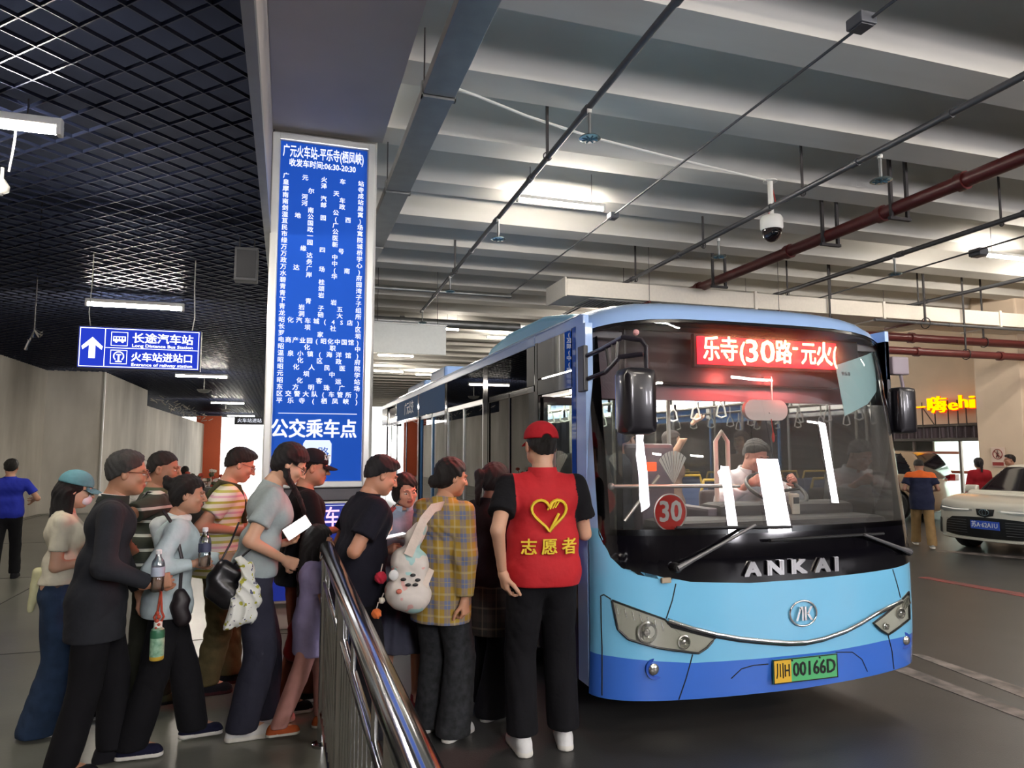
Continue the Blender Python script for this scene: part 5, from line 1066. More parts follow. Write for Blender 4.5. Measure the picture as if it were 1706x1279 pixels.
# route disc, notice sheet and fan of papers on the glass
p = onF(1116, 853, -.03); a = MB(); M4 = Matrix.Translation((p.x, fronty(p.x, p.z)+.03, p.z)) @ Matrix.Rotation(R_(90), 4, 'X'); a.lathe([(.110, 0), (.110, .004)], 40, M=M4); RD = B(a, 'route_disc', mat('disc_red', '#d8362c', .5)); a = MB(); a.tube([(.106*math.cos(t), .106*math.sin(t), .005) for t in [2*math.pi*i/40 for i in range(41)]], .004, 6, M=M4, caps=False); BL(a, 'disc_rim', WHITEP, RD)
text('disc_number', '30', .17, WHITEP, RD, (p.x-BO.x, fronty(p.x, p.z)+.024-BO.y, p.z), FACE_CAM, off=.004, fit=.15)
sh = F2([(1401, 607), (1466, 583), (1470, 650), (1455, 672), (1417, 692)]); pn = patch('sun_visor_sheet', sh, mat('sheet_teal', '#b9dede', .5), -.05, .003)
q = F2([(1405, 612), (1416, 611)]); text('sheet_text', '平乐寺', .030, mat('ink', '#3a4a55', .6), pn, (onF(1418, 622).x-BO.x, fronty(3.6, 2.2)+.044-BO.y, onF(1418, 622).z), (R_(90), R_(0), R_(8)))
a = MB(); fx = onF(1128, 778, -.12)
for i in range(9): t = R_(55+i*9.5); a.add([(fx.x-.02, fx.y+.002*i, fx.z-.10), (fx.x-.02+.17*math.cos(t+.07)*.8, fx.y+.002*i, fx.z-.10+.2*math.sin(t+.07)), (fx.x-.02+.17*math.cos(t-.07)*.8, fx.y+.002*i, fx.z-.10+.2*math.sin(t-.07))], [(0, 1, 2)])
B(a, 'paper_fan', mat('paper', '#e0dcd2', .6), fix=False)
# ticket machine, farebox, small card reader
p = atY(1320, 838, 4.28); a = MB(); a.bbox(p.x-.035, p.x+.035, 4.24, 4.28, p.z-.08, p.z+.07, .012); TM = B(a, 'card_reader', mat('reader_cream', '#b9b4a4', .5)); a = MB(); a.bbox(p.x-.022, p.x+.022, 4.232, 4.241, p.z+.0, p.z+.045, .002); BL(a, 'reader_screen', BLACKP, TM)
p = atY(1085, 760, 4.55); a = MB(); a.bbox(p.x-.13, p.x+.13, 4.45, 4.75, .34, p.z+.09, .03); FB = B(a, 'fare_box', mat('farebox', '#55505c', .4)); a = MB(); q = atY(1086, 777, 4.44); a.bbox(q.x-.035, q.x+.035, 4.435, 4.45, q.z-.03, q.z+.03, .004); BL(a, 'fare_light', emat('fare_red', '#ff3a1a', 2.0), FB)
a = MB(); p = atY(1430, 812, 4.5); 
# wheels
for (x, s) in ((XL+.16, 1), (XR-.16, -1)):
    for y in (5.55, 10.9):
        a = MB(); a.lathe([(.20, -.13), (.40, -.13), (.44, -.10), (.45, 0), (.44, .10), (.40, .13), (.20, .13)], 32, M=Matrix.Translation((x, y, .452)) @ Matrix.Rotation(R_(90), 4, 'Y')); w_ = B(a, 'wheel', RUB, smooth=50); a = MB(); a.lathe([(.24, -.10), (.23, .10), (.08, .12), (.05, .14)], 20, M=Matrix.Translation((x, y, .452)) @ Matrix.Rotation(R_(90), 4, 'Y')); BL(a, 'wheel_rim', STEEL, w_, 50)
a = MB(); a.box(XL+.10, XR-.10, 4.0, 13.6, .20, .27); B(a, 'underbody', BLACKP)
# ================================================================ PEOPLE
Q = 'people queueing to board the bus'
BLK = cloth('black_cloth', '#0e0e12'); NAVYC = cloth('navy_cloth', '#12131e'); SOLE = mat('sole_white', '#d8d6cc', .6); SHB = cloth('shoe_black', '#15151a'); SHW = cloth('shoe_white', '#d9dad8')
def feet_at(px, py): p = atZ(px, py); return (p.x, p.y, 0)
def top_h(px, py, y): return atY(px, py, y).z
def LC(pos, hd, px, py, dy=0.):
    """world point seen at a pixel, at the person's depth + dy, in the person's own frame"""
    w = atY(px, py, pos[1]+dy)-Vector(pos); a = R_(hd); c, s = math.cos(a), math.sin(a); return (w.x*c-w.y*s, w.x*s+w.y*c, w.z)
# 1 man in blue polo, far left
p = feet_at(6, 966); person('person', 'man in royal blue polo and black trousers walking away at the far left', p, -8, top_h(10, 765, p[1]), top=dict(mat=cloth('polo_royal', '#24309c'), hem=.86, ease=.022, collar=.03), bottom=dict(mat=BLK), shoes=(SHB, SHB), armR=dict(w=(.24, .22, 1.0), pole=(.4, -1, 0)), q=.8, face=False, feet={1: (.09, .12), -1: (-.09, -.16)})
# 2 woman in teal cap
p = feet_at(84, 1216); WC = person('person', 'woman in teal denim cap and face mask, cream top and wide blue jeans', p, 80, top_h(95, 786, p[1])*1.0, True, 2, (0, 14, 0), {1: (.09, -.06), -1: (-.08, .10)}, dict(w=(.10, .20, .99), pole=(.3, -1, -.2)), dict(w=(-.12, .22, 1.0), pole=(-.3, -1, 0)), skinc='#c49a80', hair=('long', '#120f10'), hat=True,
    top=dict(mat=cloth('cream_knit', '#c6c2ae'), hem=.97, ease=.012, sleeve='short', sease=.012, wr=.0035), bottom=dict(mat=cloth('denim', '#25364e', noise=.3), w=(.100, .098, .125), hem=.02, belt=mat('leather_brown', '#4a3226', .5)), shoes=(SHB, SOLE), group=Q)
cap_hat(WC, cloth('cap_teal', '#5d8d96', noise=.25)); glasses(WC, BLACKP)
h = WC['h']; k = WC['k']; F = Field(WC['hc']-.16, WC['hc']+.18, .005); F.ell(h(0, .062, -.050), np.array((.056, .048, .046))*k, .01, 'u', WC['M']); F.clip(lambda X, Y, Z: Z-(WC['hc'][2]-.014)); np_mesh('face_mask', [F.mesh()], mat('mask_white', '#e4dfe6', .7), WC['root'])
w0 = WC['T']; F = Field((-.3, -.35, .6), (.3, .05, 1.0), .008); F.cap((.06, -.10, .93), (.05, -.13, .72), .035, .02, .02); F.bend(wrinkle(.003, 1, 1)); np_mesh('knotted_jacket', [F.mesh()], cloth('pale_yellow_cloth', '#c4c39a'), WC['root'])
# 3 man in dark suit jacket
p = feet_at(146, 1284); SM = person('person', 'grey haired man with glasses in charcoal suit jacket, holding a water bottle', p, 80, top_h(180, 757, p[1])*1.012, False, 7, (-4, 6, 0), {1: (.09, -.12), -1: (-.09, .10)}, dict(w=LC(p, 80, 252, 972, -.22), pole=(.5, -1, -.6), curl=.75, dir=(0, 1, .15), palm=(-1, .0, 0)), dict(w=(-.24, .20, .85)), skinc='#a87a5e', hair=('bald', '#3a3a38'),
    top=dict(mat=cloth('suit_charcoal', '#26282d'), name='suit_jacket', hem=.70, ease=.022, sleeve='long', sease=.022, cuff=.95, collar=.035, cmat=cloth('suit_lapel', '#2d322e'), wr=.005), bottom=dict(mat=BLK, w=(.102, .086, .082)), shoes=(SHB, SHB), bulk=1.0, group=Q)
glasses(SM, mat('glasses_brown', '#4a1d16', .3)); T = SM['T']; a = MB(); a.tube([T((.060*math.cos(t), .062*math.sin(t)-.012, 1.455)) for t in [2*math.pi*i/20 for i in range(21)]], .014, 8, caps=False); a.build('shirt_collar', SHW, SM['root'], 60)
# 4 man in striped green polo
p = feet_at(238, 1186); GM = person('person', 'crew-cut man in dark green polo with white stripes behind the suited man', p, 78, top_h(252, 752, p[1]), False, 2, (-22, 8, 0), {1: (.1, -.12), -1: (-.1, .1)}, dict(w=LC(p, 78, 214, 908, -.24), pole=(.6, -1, -1), curl=.85), dict(w=(-.22, .2, .95)), skinc='#9c6f55', hair=('crop', '#17130f'),
    top=dict(mat=mat_stripes('green_stripe', [(0, '#2b3328'), (.62, '#b9bfb4'), (.82, '#2f3630')], .088), hem=.86, ease=.024, collar=.035, cmat=cloth('collar_green', '#4a5a44')), bottom=dict(mat=cloth('olive_dark', '#20221a'), w=(.10, .085, .080)), shoes=(cloth('boot_olive', '#3a3f2c'), SHB), bulk=1.05, group=Q)
a = MB(); T = GM['T']; a.tube([T((.10, .11, 1.28)), T((.115, .05, 1.42)), T((.11, -.06, 1.44)), T((.10, -.13, 1.30))], .009, 6); a.build('bag_strap', BLACKP, GM['root'], 60)
# 5 woman in pale hooded top
p = feet_at(268, 1246); HW_ = person('person', 'woman with hair in a bun, pale blue hooded sweatshirt and black trousers', p, 80, top_h(300, 795, p[1])*1.005, True, 5, (-8, 6, 0), {1: (.08, -.15), -1: (-.07, .17)}, dict(w=LC(p, 80, 326, 938, -.18), pole=(.4, -1, -.8), curl=.8, dir=(0, 1, .1), palm=(-1, 0, 0)), dict(w=(-.15, .30, 1.0), pole=(-.4, -1, -.5), curl=.5), skinc='#a97e64', hair=('bun', '#14110f'),
    top=dict(mat=cloth('hoodie_pale', '#b6c6c9'), name='hoodie', hem=.83, ease=.024, sleeve='long', sease=.024, cuff=.93, wr=.006), bottom=dict(mat=BLK, w=(.105, .092, .092), hem=.06), shoes=(cloth('slip_on_navy', '#14162c'), SOLE), group=Q, toe=(8, 8))
T = HW_['T']; F = Field((-.25, -.35, 1.0), (.25, .2, 1.6), .008); k = HW_['ks']
for i in range(10): t0, t1 = R_(20+32*i), R_(20+32*(i+1)); F.cap(T((.085*math.sin(t0), -.02-.07*math.cos(t0), 1.425-.012*math.cos(t0))), T((.085*math.sin(t1), -.02-.07*math.cos(t1), 1.425-.012*math.cos(t1))), .024, .024, .02)
F.cap(T((0, -.11, 1.38)), T((0, -.10, 1.28)), .055, .03, .04); F.bend(wrinkle(.004, 2, 2)); np_mesh('hood', [F.mesh()], cloth('hood_pale', '#c8cfcc'), HW_['root'])
text('shirt_print', 'THE', .05, mat('print_red', '#a03a34', .7), HW_['root'], tuple(T((.075, .125, 1.24))), (R_(90), 0, R_(130)))
# 6 man in pastel striped tee
p = feet_at(352, 1148); TM_ = person('person', 'man with glasses in pastel striped T-shirt and olive khaki trousers', p, 82, top_h(388, 747, p[1])*1.01, False, 7, (0, 22, 0), {1: (.1, -.05), -1: (-.09, .12)}, dict(w=LC(p, 82, 392, 884, -.18), pole=(.4, -1, -.9), curl=.4, palm=(-1, 0, .6)), dict(w=(-.12, .34, 1.12), pole=(-.4, -1, -.9), curl=.6), skinc='#c08a70', hair=('short', '#1b1512'),
    top=dict(mat=mat_stripes('pastel_stripe', [(0, '#dcd8c2'), (.22, '#aaa544'), (.36, '#e0d9cc'), (.55, '#d3a9b4'), (.68, '#e2dccb'), (.84, '#b9b65c')], .115), hem=.80, ease=.030, sease=.028), bottom=dict(mat=cloth('khaki_olive', '#5a5135', noise=.25), w=(.108, .094, .092), wr=.009), shoes=(SHB, cloth('sole_red_dark', '#3c1c20')), bulk=1.1, group=Q)
glasses(TM_, mat('glasses_steel', '#4b4a50', .3)); T = TM_['T']; bk = cloth('strap_olive', '#3b3d2a')
a = MB(); a.tube([T((.128, .135, 1.18)), T((.135, .12, 1.30)), T((.132, .06, 1.43)), T((.125, -.07, 1.45)), T((.12, -.15, 1.32))], .019, 8); a.build('backpack_strap', bk, TM_['root'], 60)
# 7 woman in grey tee, braid, looking at her phone
p = feet_at(412, 1220); GW_ = person('person', 'woman with braid and glasses in grey T-shirt looking down at a lit phone', p, 82, top_h(458, 747, p[1])*1.035, True, 11, (-6, 30, 0), {1: (.09, -.04), -1: (-.08, .10)}, dict(w=LC(p, 82, 474, 932, -.16), pole=(.5, -1, -1.), curl=.5, palm=(-1, 0, 0)), dict(w=LC(p, 82, 470, 905, -.02), pole=(-.4, -1, -1), curl=.55, palm=(.3, .1, 1), dir=(.15, 1, .25)), skinc='#c79a7e', hair=('braid', '#151113'),
    top=dict(mat=cloth('tee_grey', '#9aa6a6'), hem=.90, ease=.016, sease=.016), bottom=dict(mat=cloth('slacks_slate', '#2c2d3a'), w=(.106, .092, .090), hem=.05, wr=.006), shoes=(SHW, SOLE), group=Q)
glasses(GW_, BLACKP); T = GW_['T']; a = MB(); a.tube([T((.03, .06, 1.42)), T((.025, .12, 1.30)), T((.02, .15, 1.15)), T((.02, .15, 1.02))], .004, 6); a.build('lanyard', BLACKP, GW_['root'])
# 8 man in black cap
p = feet_at(492, 1178); CMn = person('person', 'man in black baseball cap with white letters, black T-shirt and rust brown trousers', p, 84, top_h(522, 750, p[1])*1.0, False, 3, (-4, 8, 0), {1: (.09, -.08), -1: (-.09, .1)}, dict(w=(.20, .30, 1.0), pole=(.5, -1, -.8), curl=.5), dict(w=(-.2, .3, 1.1), pole=(-.5, -1, -.8)), skinc='#bb8468', hair=('short', '#14110f'), hat=True,
    top=dict(mat=BLK, hem=.82, ease=.028, sease=.030), bottom=dict(mat=cloth('rust_brown', '#5a2c1c', noise=.25), w=(.102, .09, .088), wr=.008), shoes=(SHB, SOLE), group=Q)
cap_hat(CMn, cloth('cap_black', '#16171c')); hh = CMn['h']; q_ = hh(.062, .072, .085)
sfm = Matrix(CMn['M'].tolist()).to_4x4() @ Matrix.Rotation(R_(46), 4, 'Z') @ Matrix.Rotation(R_(68), 4, 'X'); st = text('cap_letters', 'SF', .055, SHW, CMn['root'], tuple(hh(.068, .068, .080)), sfm.to_euler(), ext=.004)
# 9 girl with long hair
p = feet_at(516, 1218); CH = person('person', 'girl with very long black hair in lilac T-shirt and pink trousers', p, 84, 1.17, True, 0, (0, 5, 0), {1: (.06, -.20), -1: (-.05, .08)}, dict(w=(.15, .12, .56), pole=(.4, -1, 0)), skinc='#b78468', hair=('child', '#0f0c0d'), hs=1.18,
    top=dict(mat=cloth('tee_lilac', '#a9a0cc'), hem=.66, ease=.030, sease=.028), bottom=dict(mat=cloth('pink_trousers', '#c9938c'), w=(.095, .082, .072), hem=.10, wr=.007), shoes=(cloth('trainer_orange', '#b0552c'), SOLE), q=1.1, group=Q)
# 10 man in navy polo with phone
p = feet_at(588, 1226); NM = person('person', 'man in navy polo holding out a glowing phone beside the railing end', p, 78, top_h(596, 764, p[1])*1.02, False, 8, (-4, 22, 0), {1: (.1, 0), -1: (-.1, .1)}, dict(w=LC(p, 78, 622, 890, -.05), pole=(.6, -1, -1), curl=.35, palm=(-.1, 0, 1), dir=(0, 1, .02)), dict(w=LC(p, 78, 616, 872, .15), pole=(-.5, -.9, -1), curl=.6), skinc='#b98468', hair=('short', '#17161a'),
    top=dict(mat=cloth('polo_navy', '#14141f'), hem=.80, ease=.032, sease=.030, collar=.03), bottom=dict(mat=BLK, w=(.105, .09, .088)), shoes=(SHB, SHB), bulk=1.06, group=Q)
# 11 smiling woman with bob
p = feet_at(668, 1176); BW = person('person', 'smiling woman with bobbed hair in pale blue shirt facing the camera', p, 186, top_h(680, 788, p[1])*1.0, True, 3, (22, 14, 6), None, dict(w=(.10, .30, 1.04), pole=(.7, -1, -1), curl=.5), dict(w=(-.06, .30, 1.02), pole=(-.7, -1, -1), curl=.5), skinc='#cf9a80', hair=('bob', '#15110f'),
    top=dict(mat=cloth('shirt_paleblue', '#8fa0b4'), hem=.84, ease=.028, sease=.030, collar=.035, cmat=cloth('collar_blue', '#a3bdd2')), bottom=dict(mat=cloth('skirt_slate', '#4a4c5a'), skirt=.19, hem=.42), shoes=(cloth('shoe_red', '#7c1d22'), SHB), group=Q)
# 12 woman in yellow plaid shirt
p = feet_at(732, 1224); PW = person('person', 'woman in yellow and blue plaid shirt with a white rucksack, seen from behind', p, 50, top_h(738, 768, p[1])*1.01, True, 4, (-30, 10, 0), {1: (.10, .0), -1: (-.10, .04)}, dict(w=LC(p, 50, 774, 1008, -.22), pole=(.7, -1, 0), curl=.45, palm=(-1, 0, 0)), dict(w=(-.14, .30, 1.10), pole=(-.5, -1, -1)), skinc='#bd8a6c', hair=('lowpony', '#14100e'),
    top=dict(mat=mat_plaid('yellow_plaid', '#a98a34', '#6a7494', '#b8a878', .125, line='#b09a4a'), name='plaid_shirt', hem=.70, ease=.030, sleeve='long', sease=.036, cuff=.93, collar=.03, wr=.007), bottom=dict(mat=mat('camo_dark', '#26282c', .9, noise=.6, nscale=28, dark='#101214'), w=(.108, .100, .110), hem=.03), shoes=(SHW, SOLE), group=Q)
# 13 woman in black with ponytail
p = feet_at(812, 1186); DW_ = person('person', 'woman in dark jacket and black wide trousers, hair tied back, by the bus door', p, 62, top_h(838, 772, p[1])*1.0, True, 3, (-8, 10, 0), {1: (.10, -.06), -1: (-.09, .1)}, dict(w=(.20, .12, .88), pole=(.4, -1, 0)), skinc='#7c5444', hair=('pony', '#0f0b0c'),
    top=dict(mat=cloth('jacket_plum', '#1d161d'), name='jacket', hem=.74, ease=.030, sleeve='long', sease=.030), bottom=dict(mat=BLK, w=(.11, .10, .12), hem=.03), shoes=(SHB, SOLE), group=Q)
T = DW_['T']; F = Field((-.35, -.35, .5), (.35, .35, .95), .01); hp_ = DW_['hipc']; kk = DW_['ks']; F.cap(hp_+np.array([-.05, 0, -.06]), hp_+np.array([-.05, 0, -.27]), .150, .175, .05); F.cap(hp_+np.array([.05, 0, -.06]), hp_+np.array([.05, 0, -.27]), .150, .175, .05); F.clip(lambda X, Y, Z: (hp_[2]-.34)-Z); np_mesh('plaid_skirt', [F.mesh()], mat_plaid('dark_plaid', '#15120f', '#2a221c', '#4c4234', .12), DW_['root'])
# 14 volunteer
VR = cloth('vest_red', '#b5242a', .75, noise=.08); p = feet_at(905, 1246)
VO = person('person', 'volunteer in red vest and red cap with yellow heart, back to the camera', p, 6, top_h(905, 704, p[1])*.995, False, 0, (4, 2, 0), {1: (.125, .02), -1: (-.125, -.02)}, dict(w=(.20, .30, 1.16), pole=(.6, -1, -1.2), curl=.5), dict(w=LC(p, 6, 837, 952, -.05), pole=(-.5, -1, 0), curl=.2, palm=(1, .2, 0), dir=(.18, .02, -1)), skinc='#c99c80', hair=('short', '#15120f'), hat=True,
    top=dict(mat=[VR, BLK], name='vest', vest=True, hem=.855, ease=.026, sease=.026, flare=.012, collar=.040, cmat=VR, wr=.004), bottom=dict(mat=BLK, w=(.104, .090, .086), hem=.09, wr=.006), shoes=(SHW, SOLE), toe=(6, -4), bulk=1.0)
cap_hat(VO, cloth('cap_red', '#b0202a'), vent=True)
YEL = mat('print_yellow', '#e2c22c', .6); k = VO['ks']; T = VO['T']
def back_y(x, z):   # follows the curved back of the vest
    return -.148*k-.004+.9*x*x
hz_ = 1.23*k; pts = []
for i in range(33):
    t = math.pi*(-.90+1.80*i/32); X = 16*math.sin(t)**3; Y = 13*math.cos(t)-5*math.cos(2*t)-2*math.cos(3*t)-math.cos(4*t); pts.append((X*.0058*k, hz_+Y*.0058*k))
a = MB(); a.tube([(x, back_y(x, z)-.001, z) for x, z in pts], .0085*k, 6); 
for i in range(4): x = .012+.014*i; a.tube([(x*k, back_y(x, 0)-.001, hz_+(.070-.006*abs(i-1.5))*k), ((x-.022)*k, back_y(x, 0)-.001, hz_+(.018+.004*i)*k)], .0042*k, 5)
a.tube([(.052*k, back_y(.05, 0), hz_+.0*k), (.0*k, back_y(0, 0), hz_-.095*k)], .0075*k, 6); hrt = a.build('heart_emblem', YEL, VO['root'], 60)
for ch, x in (('志', -.108), ('愿', .0), ('者', .108)): text('vest_letter', ch, .088*k, YEL, VO['root'], (x*k, back_y(x, 0)-.003, 1.055*k), (R_(90), 0, math.atan(1.8*x)), ext=.003, off=.0018)
# driver and passengers
DR = person('person', 'bus driver in white shirt leaning over the steering wheel', (3.56, 5.06, 0), 180, 1.70, False, 16, (4, 22, 0), {1: (.14, .38, .40), -1: (-.14, .38, .40)}, dict(w=(.20, .44, 1.40), pole=(.8, -.2, -.8), curl=.8), dict(w=(-.20, .44, 1.40), pole=(-.8, -.2, -.8), curl=.8), skinc='#c48a78', hair=('short', '#14100f'), sit=.97,
    top=dict(mat=cloth('shirt_white', '#d6d8dc'), hem=.88, ease=.024, sleeve='long', sease=.028, cuff=.9, collar=.03), bottom=dict(mat=BLK, hem=.5), shoes=(SHB, SHB))
p = atY(1032, 800, 4.75); person('person', 'passenger in dark grey shirt stepping up inside the bus entrance', (p.x, 4.75, .34), 60, 1.50, False, 4, (0, 5, 0), None, dict(w=(.2, .3, 1.0), pole=(.5, -1, -.5)), skinc='#9c7a6a', hair=('short', '#1a1516'), top=dict(mat=cloth('shirt_darkgrey', '#3c3f48'), hem=.8, ease=.028), bottom=dict(mat=BLK), shoes=(SHB, SHB), q=.8)
p = atY(1118, 800, 6.3); person('person', 'seated area passenger with one arm raised to a grab pole inside the bus', (p.x, 6.3, .34), 120, 1.50, True, 0, (0, 0, 0), None, dict(w=(.30, .25, 1.62), pole=(1, -.3, -.3), curl=.9), skinc='#b48a74', hair=('bob', '#2a1c18'), top=dict(mat=cloth('shirt_stripe_brown', '#8d7468'), hem=.8, ease=.026), bottom=dict(mat=BLK), shoes=(SHB, SHB), q=.8)
p = atY(982, 770, 5.1); person('person', 'dark-clad passenger inside the bus doorway behind the volunteer', (p.x, 5.2, .34), 30, 1.52, False, 3, (0, 0, 0), None, dict(w=(.25, .3, 1.2), pole=(.5, -1, -.5)), skinc='#7c5a4c', hair=('short', '#0f0d0e'), top=dict(mat=BLK, hem=.8, ease=.03), bottom=dict(mat=BLK), shoes=(SHB, SHB), q=.8)
# right side people
p = feet_at(1540, 912); OM = person('person', 'man in navy shirt with orange shoulders and khaki trousers walking past parked cars', p, 42, top_h(1530, 772, p[1])*1.07, False, 14, (0, 30, 0), {1: (.10, -.22), -1: (-.10, .24)}, dict(w=(.18, .25, .95), pole=(.5, -1, -.3)), dict(w=(-.18, .25, .95), pole=(-.5, -1, -.3)), skinc='#8d6450', hair=('short', '#1a1312'), q=.8,
    top=dict(mat=[cloth('navy_work', '#1e2238'), cloth('orange_work', '#d2622a')], yoke=.10, hem=.72, ease=.034, sease=.034), bottom=dict(mat=cloth('khaki_tan', '#8a6f4a'), w=(.105, .09, .085)), shoes=(cloth('trainer_grey', '#8c8a86'), SOLE), face=False)
p = atZ(1638, 893); person('person', 'person in red jacket with tied hair standing behind the white car', (p.x, p.y, 0), 30, 1.50, True, 0, (0, 0, 0), skinc='#a87a66', hair=('pony', '#1a1214'), q=.7, face=False, top=dict(mat=cloth('jacket_red', '#9c1f2a'), hem=.74, ease=.034, sleeve='long', sease=.03), bottom=dict(mat=BLK), shoes=(SHB, SHB))
p = atZ(1692, 888); person('person', 'man in grey-green shirt beside the right hand pillar', (p.x, p.y, 0), -60, 1.56, False, 0, (0, 0, 0), skinc='#a07058', hair=('short', '#1a1412'), q=.7, face=False, top=dict(mat=cloth('shirt_sage', '#66746a'), hem=.8, ease=.034), bottom=dict(mat=BLK), shoes=(SHB, SHB))
p = atZ(303, 900); person('person', 'distant person in black walking down the bright walkway', (p.x, p.y, 0), 0, top_h(303, 777, p.y), False, 0, (0, 0, 0), skinc='#6a4a3c', hair=('short', '#201714'), q=.7, face=False, top=dict(mat=BLK, hem=.8, ease=.034), bottom=dict(mat=BLK), shoes=(SHB, SHB))
# ================================================================ things they carry
def bottle(p, label, s=1., capc='#d8dde0', labelc='#3c4460', tilt=(0, 0, 0)):
    t = thing('water_bottle', label, 'bottle', tuple(p)); t.rotation_euler = tilt
    MB().lathe([(.026*s, -.09), (.031*s, -.085), (.031*s, -.02), (.029*s, -.015), (.031*s, -.01), (.031*s, .045), (.026*s, .065), (.013*s, .085), (.012*s, .10)], 18).build('bottle_body', mat_glass('bottle_plastic', '#dbe6ea', .12), t, 50)
    MB().lathe([(.0135*s, .098), (.0145*s, .10), (.0145*s, .118), (.012*s, .12)], 14).build('bottle_cap', mat('cap_'+capc.lstrip('#'), capc, .4), t, 50)
    MB().lathe([(.0318*s, -.012), (.0318*s, .035)], 18).build('bottle_label', mat('label_'+labelc.lstrip('#'), labelc, .5), t, 50); return t
bottle(atY(263, 955, SM['root'].location.y-.23), 'clear water bottle gripped by the suited man', 1.05, '#dfe3e4', '#a9b4c4')
bottle(atY(341, 915, HW_['root'].location.y-.20), 'water bottle with white cap held up by the woman in pale hood', 1.05, '#e4e8ea', '#3a3f58')
y = SM['root'].location.y-.26; p = atY(262, 1068, y); t = thing('drink_flask', 'pale green flask with yellow base hanging from a red cord', 'bottle', tuple(p))
MB().lathe([(.030, -.09), (.034, -.085), (.034, -.07)], 20).build('flask_base', mat('flask_yellow', '#c9a63a', .5), t, 50); MB().lathe([(.034, -.07), (.034, .045), (.030, .06), (.020, .07)], 20).build('flask_body', mat('flask_mint', '#9fc4a8', .4, noise=.25, nscale=40, dark='#5f8f72'), t, 50); MB().lathe([(.0345, .02), (.0345, .045), (.031, .06)], 20).build('flask_band', mat('flask_green', '#2e6a4c', .4), t, 50); MB().lathe([(.020, .068), (.020, .095), (.014, .10)], 16).build('flask_cap', mat('flask_cap', '#cfd8ce', .4), t, 50)
a = MB(); q_ = atY(268, 985, y)-p
for dx in (-.008, .010): a.tube([(dx, 0, .09), (dx*2.5, 0, .12), (q_.x*.6+dx, 0, q_.z*.6), (q_.x, q_.y, q_.z)], .006, 6)
for i in range(6): a.sphere((.004*(-1)**i, -.012, .05+.018*i), .011, 8)
a.build('red_cord', mat('cord_red', '#a8442c', .7), t, 60)
def phone(p, rot, label, glow, s=1.):
    t = thing('phone', label, 'phone', tuple(p)); t.rotation_euler = rot; MB().bbox(-.037*s, .037*s, -.078*s, .078*s, -.0045, .0045, .004).build('phone_body', mat('phone_case', '#e6e2e4', .35), t); MB().bbox(-.034*s, .034*s, -.074*s, .074*s, .0045, .0052, .0003).build('phone_screen', emat('screen_glow', '#ffffff', 1.6) if glow else mat('screen_dark', '#22242a', .1), t); MB().bbox(-.030*s, -.008*s, .045*s, .07*s, -.007, -.0045, .002).build('phone_camera', BLACKP, t); return t
gy = GW_['root'].location.y; phone(atY(495, 879, gy-.12), (R_(62), R_(-4), R_(-62)), 'phone with bright white screen held by the woman in grey T-shirt', True, 1.05).rotation_euler = (R_(75), R_(58), R_(0))
ny = NM['root'].location.y; phone(atY(655, 893, ny-.06), (R_(8), R_(0), R_(-78)), 'phone with lit screen lying flat in the hand of the man in navy polo', True, 1.0)
py_ = PW['root'].location.y; phone(atY(756, 1030, py_-.03), (R_(80), R_(15), R_(30)), 'pink-cased phone in the lowered hand of the plaid-shirted woman', False).children[0].data.materials[0] = mat('case_pink', '#c43a6a', .4)
bpy.data.objects[-1] if False else None
# handbag and floral scarf
def soft(nm, caps, mats, label, cat, wr=.006, vs=.008, parent=None, matfn=None, seed=1.):
    c = np.array([q[0] for q in caps]+[q[1] for q in caps]); r = max(max(q[2], q[3]) for q in caps)+.03; base = c.mean(0); t = parent or thing(nm, label, cat, tuple(base)); off = np.array(t.location)
    F = Field(c.min(0)-r-off, c.max(0)+r-off, vs)
    for a_, b_, r1, r2, k_ in caps: F.cap(np.array(a_)-off, np.array(b_)-off, r1, r2, k_)
    if wr < 0: F.bend(lambda X, Y, Z: -wr*(np.abs(np.sin(48*X+10*Z+3*np.sin(14*Z)))**.7+.6*np.abs(np.sin(33*X-14*Z))-.8))
    elif wr: F.bend(wrinkle(wr*.45, 1.3, seed))
    o = np_mesh(nm+'_body', [F.mesh()], mats, t, matfn=matfn); return t
def wp(px, py, y): v = atY(px, py, y); return np.array(v)
yb = gy-.20; LEATH = mat('leather_black', '#131216', .35, noise=.2)
hb = soft('handbag', [(wp(360, 965, yb), wp(385, 990, yb), .055, .06, .04), (wp(372, 945, yb), wp(392, 955, yb), .045, .04, .04), (wp(355, 985, yb), wp(378, 1000, yb), .045, .05, .03)], LEATH, 'black leather handbag slung behind the woman in grey T-shirt', 'bag', .006)
a = MB(); o_ = Vector(hb.location); a.tube([Vector(wp(385, 945, yb))-o_, Vector(wp(405, 925, yb+.02))-o_, Vector(wp(428, 905, yb+.04))-o_, Vector(wp(445, 880, yb+.1))-o_], .007, 6); a.tube([Vector(wp(365, 940, yb))-o_, Vector(wp(384, 905, yb+.02))-o_, Vector(wp(398, 870, yb+.1))-o_], .006, 6); a.build('bag_strap', LEATH, hb, 60)
FL = mat('floral_scarf', '#d8dad0', .85, noise=.9, nscale=22, dark='#8d9442'); ys = yb-.05
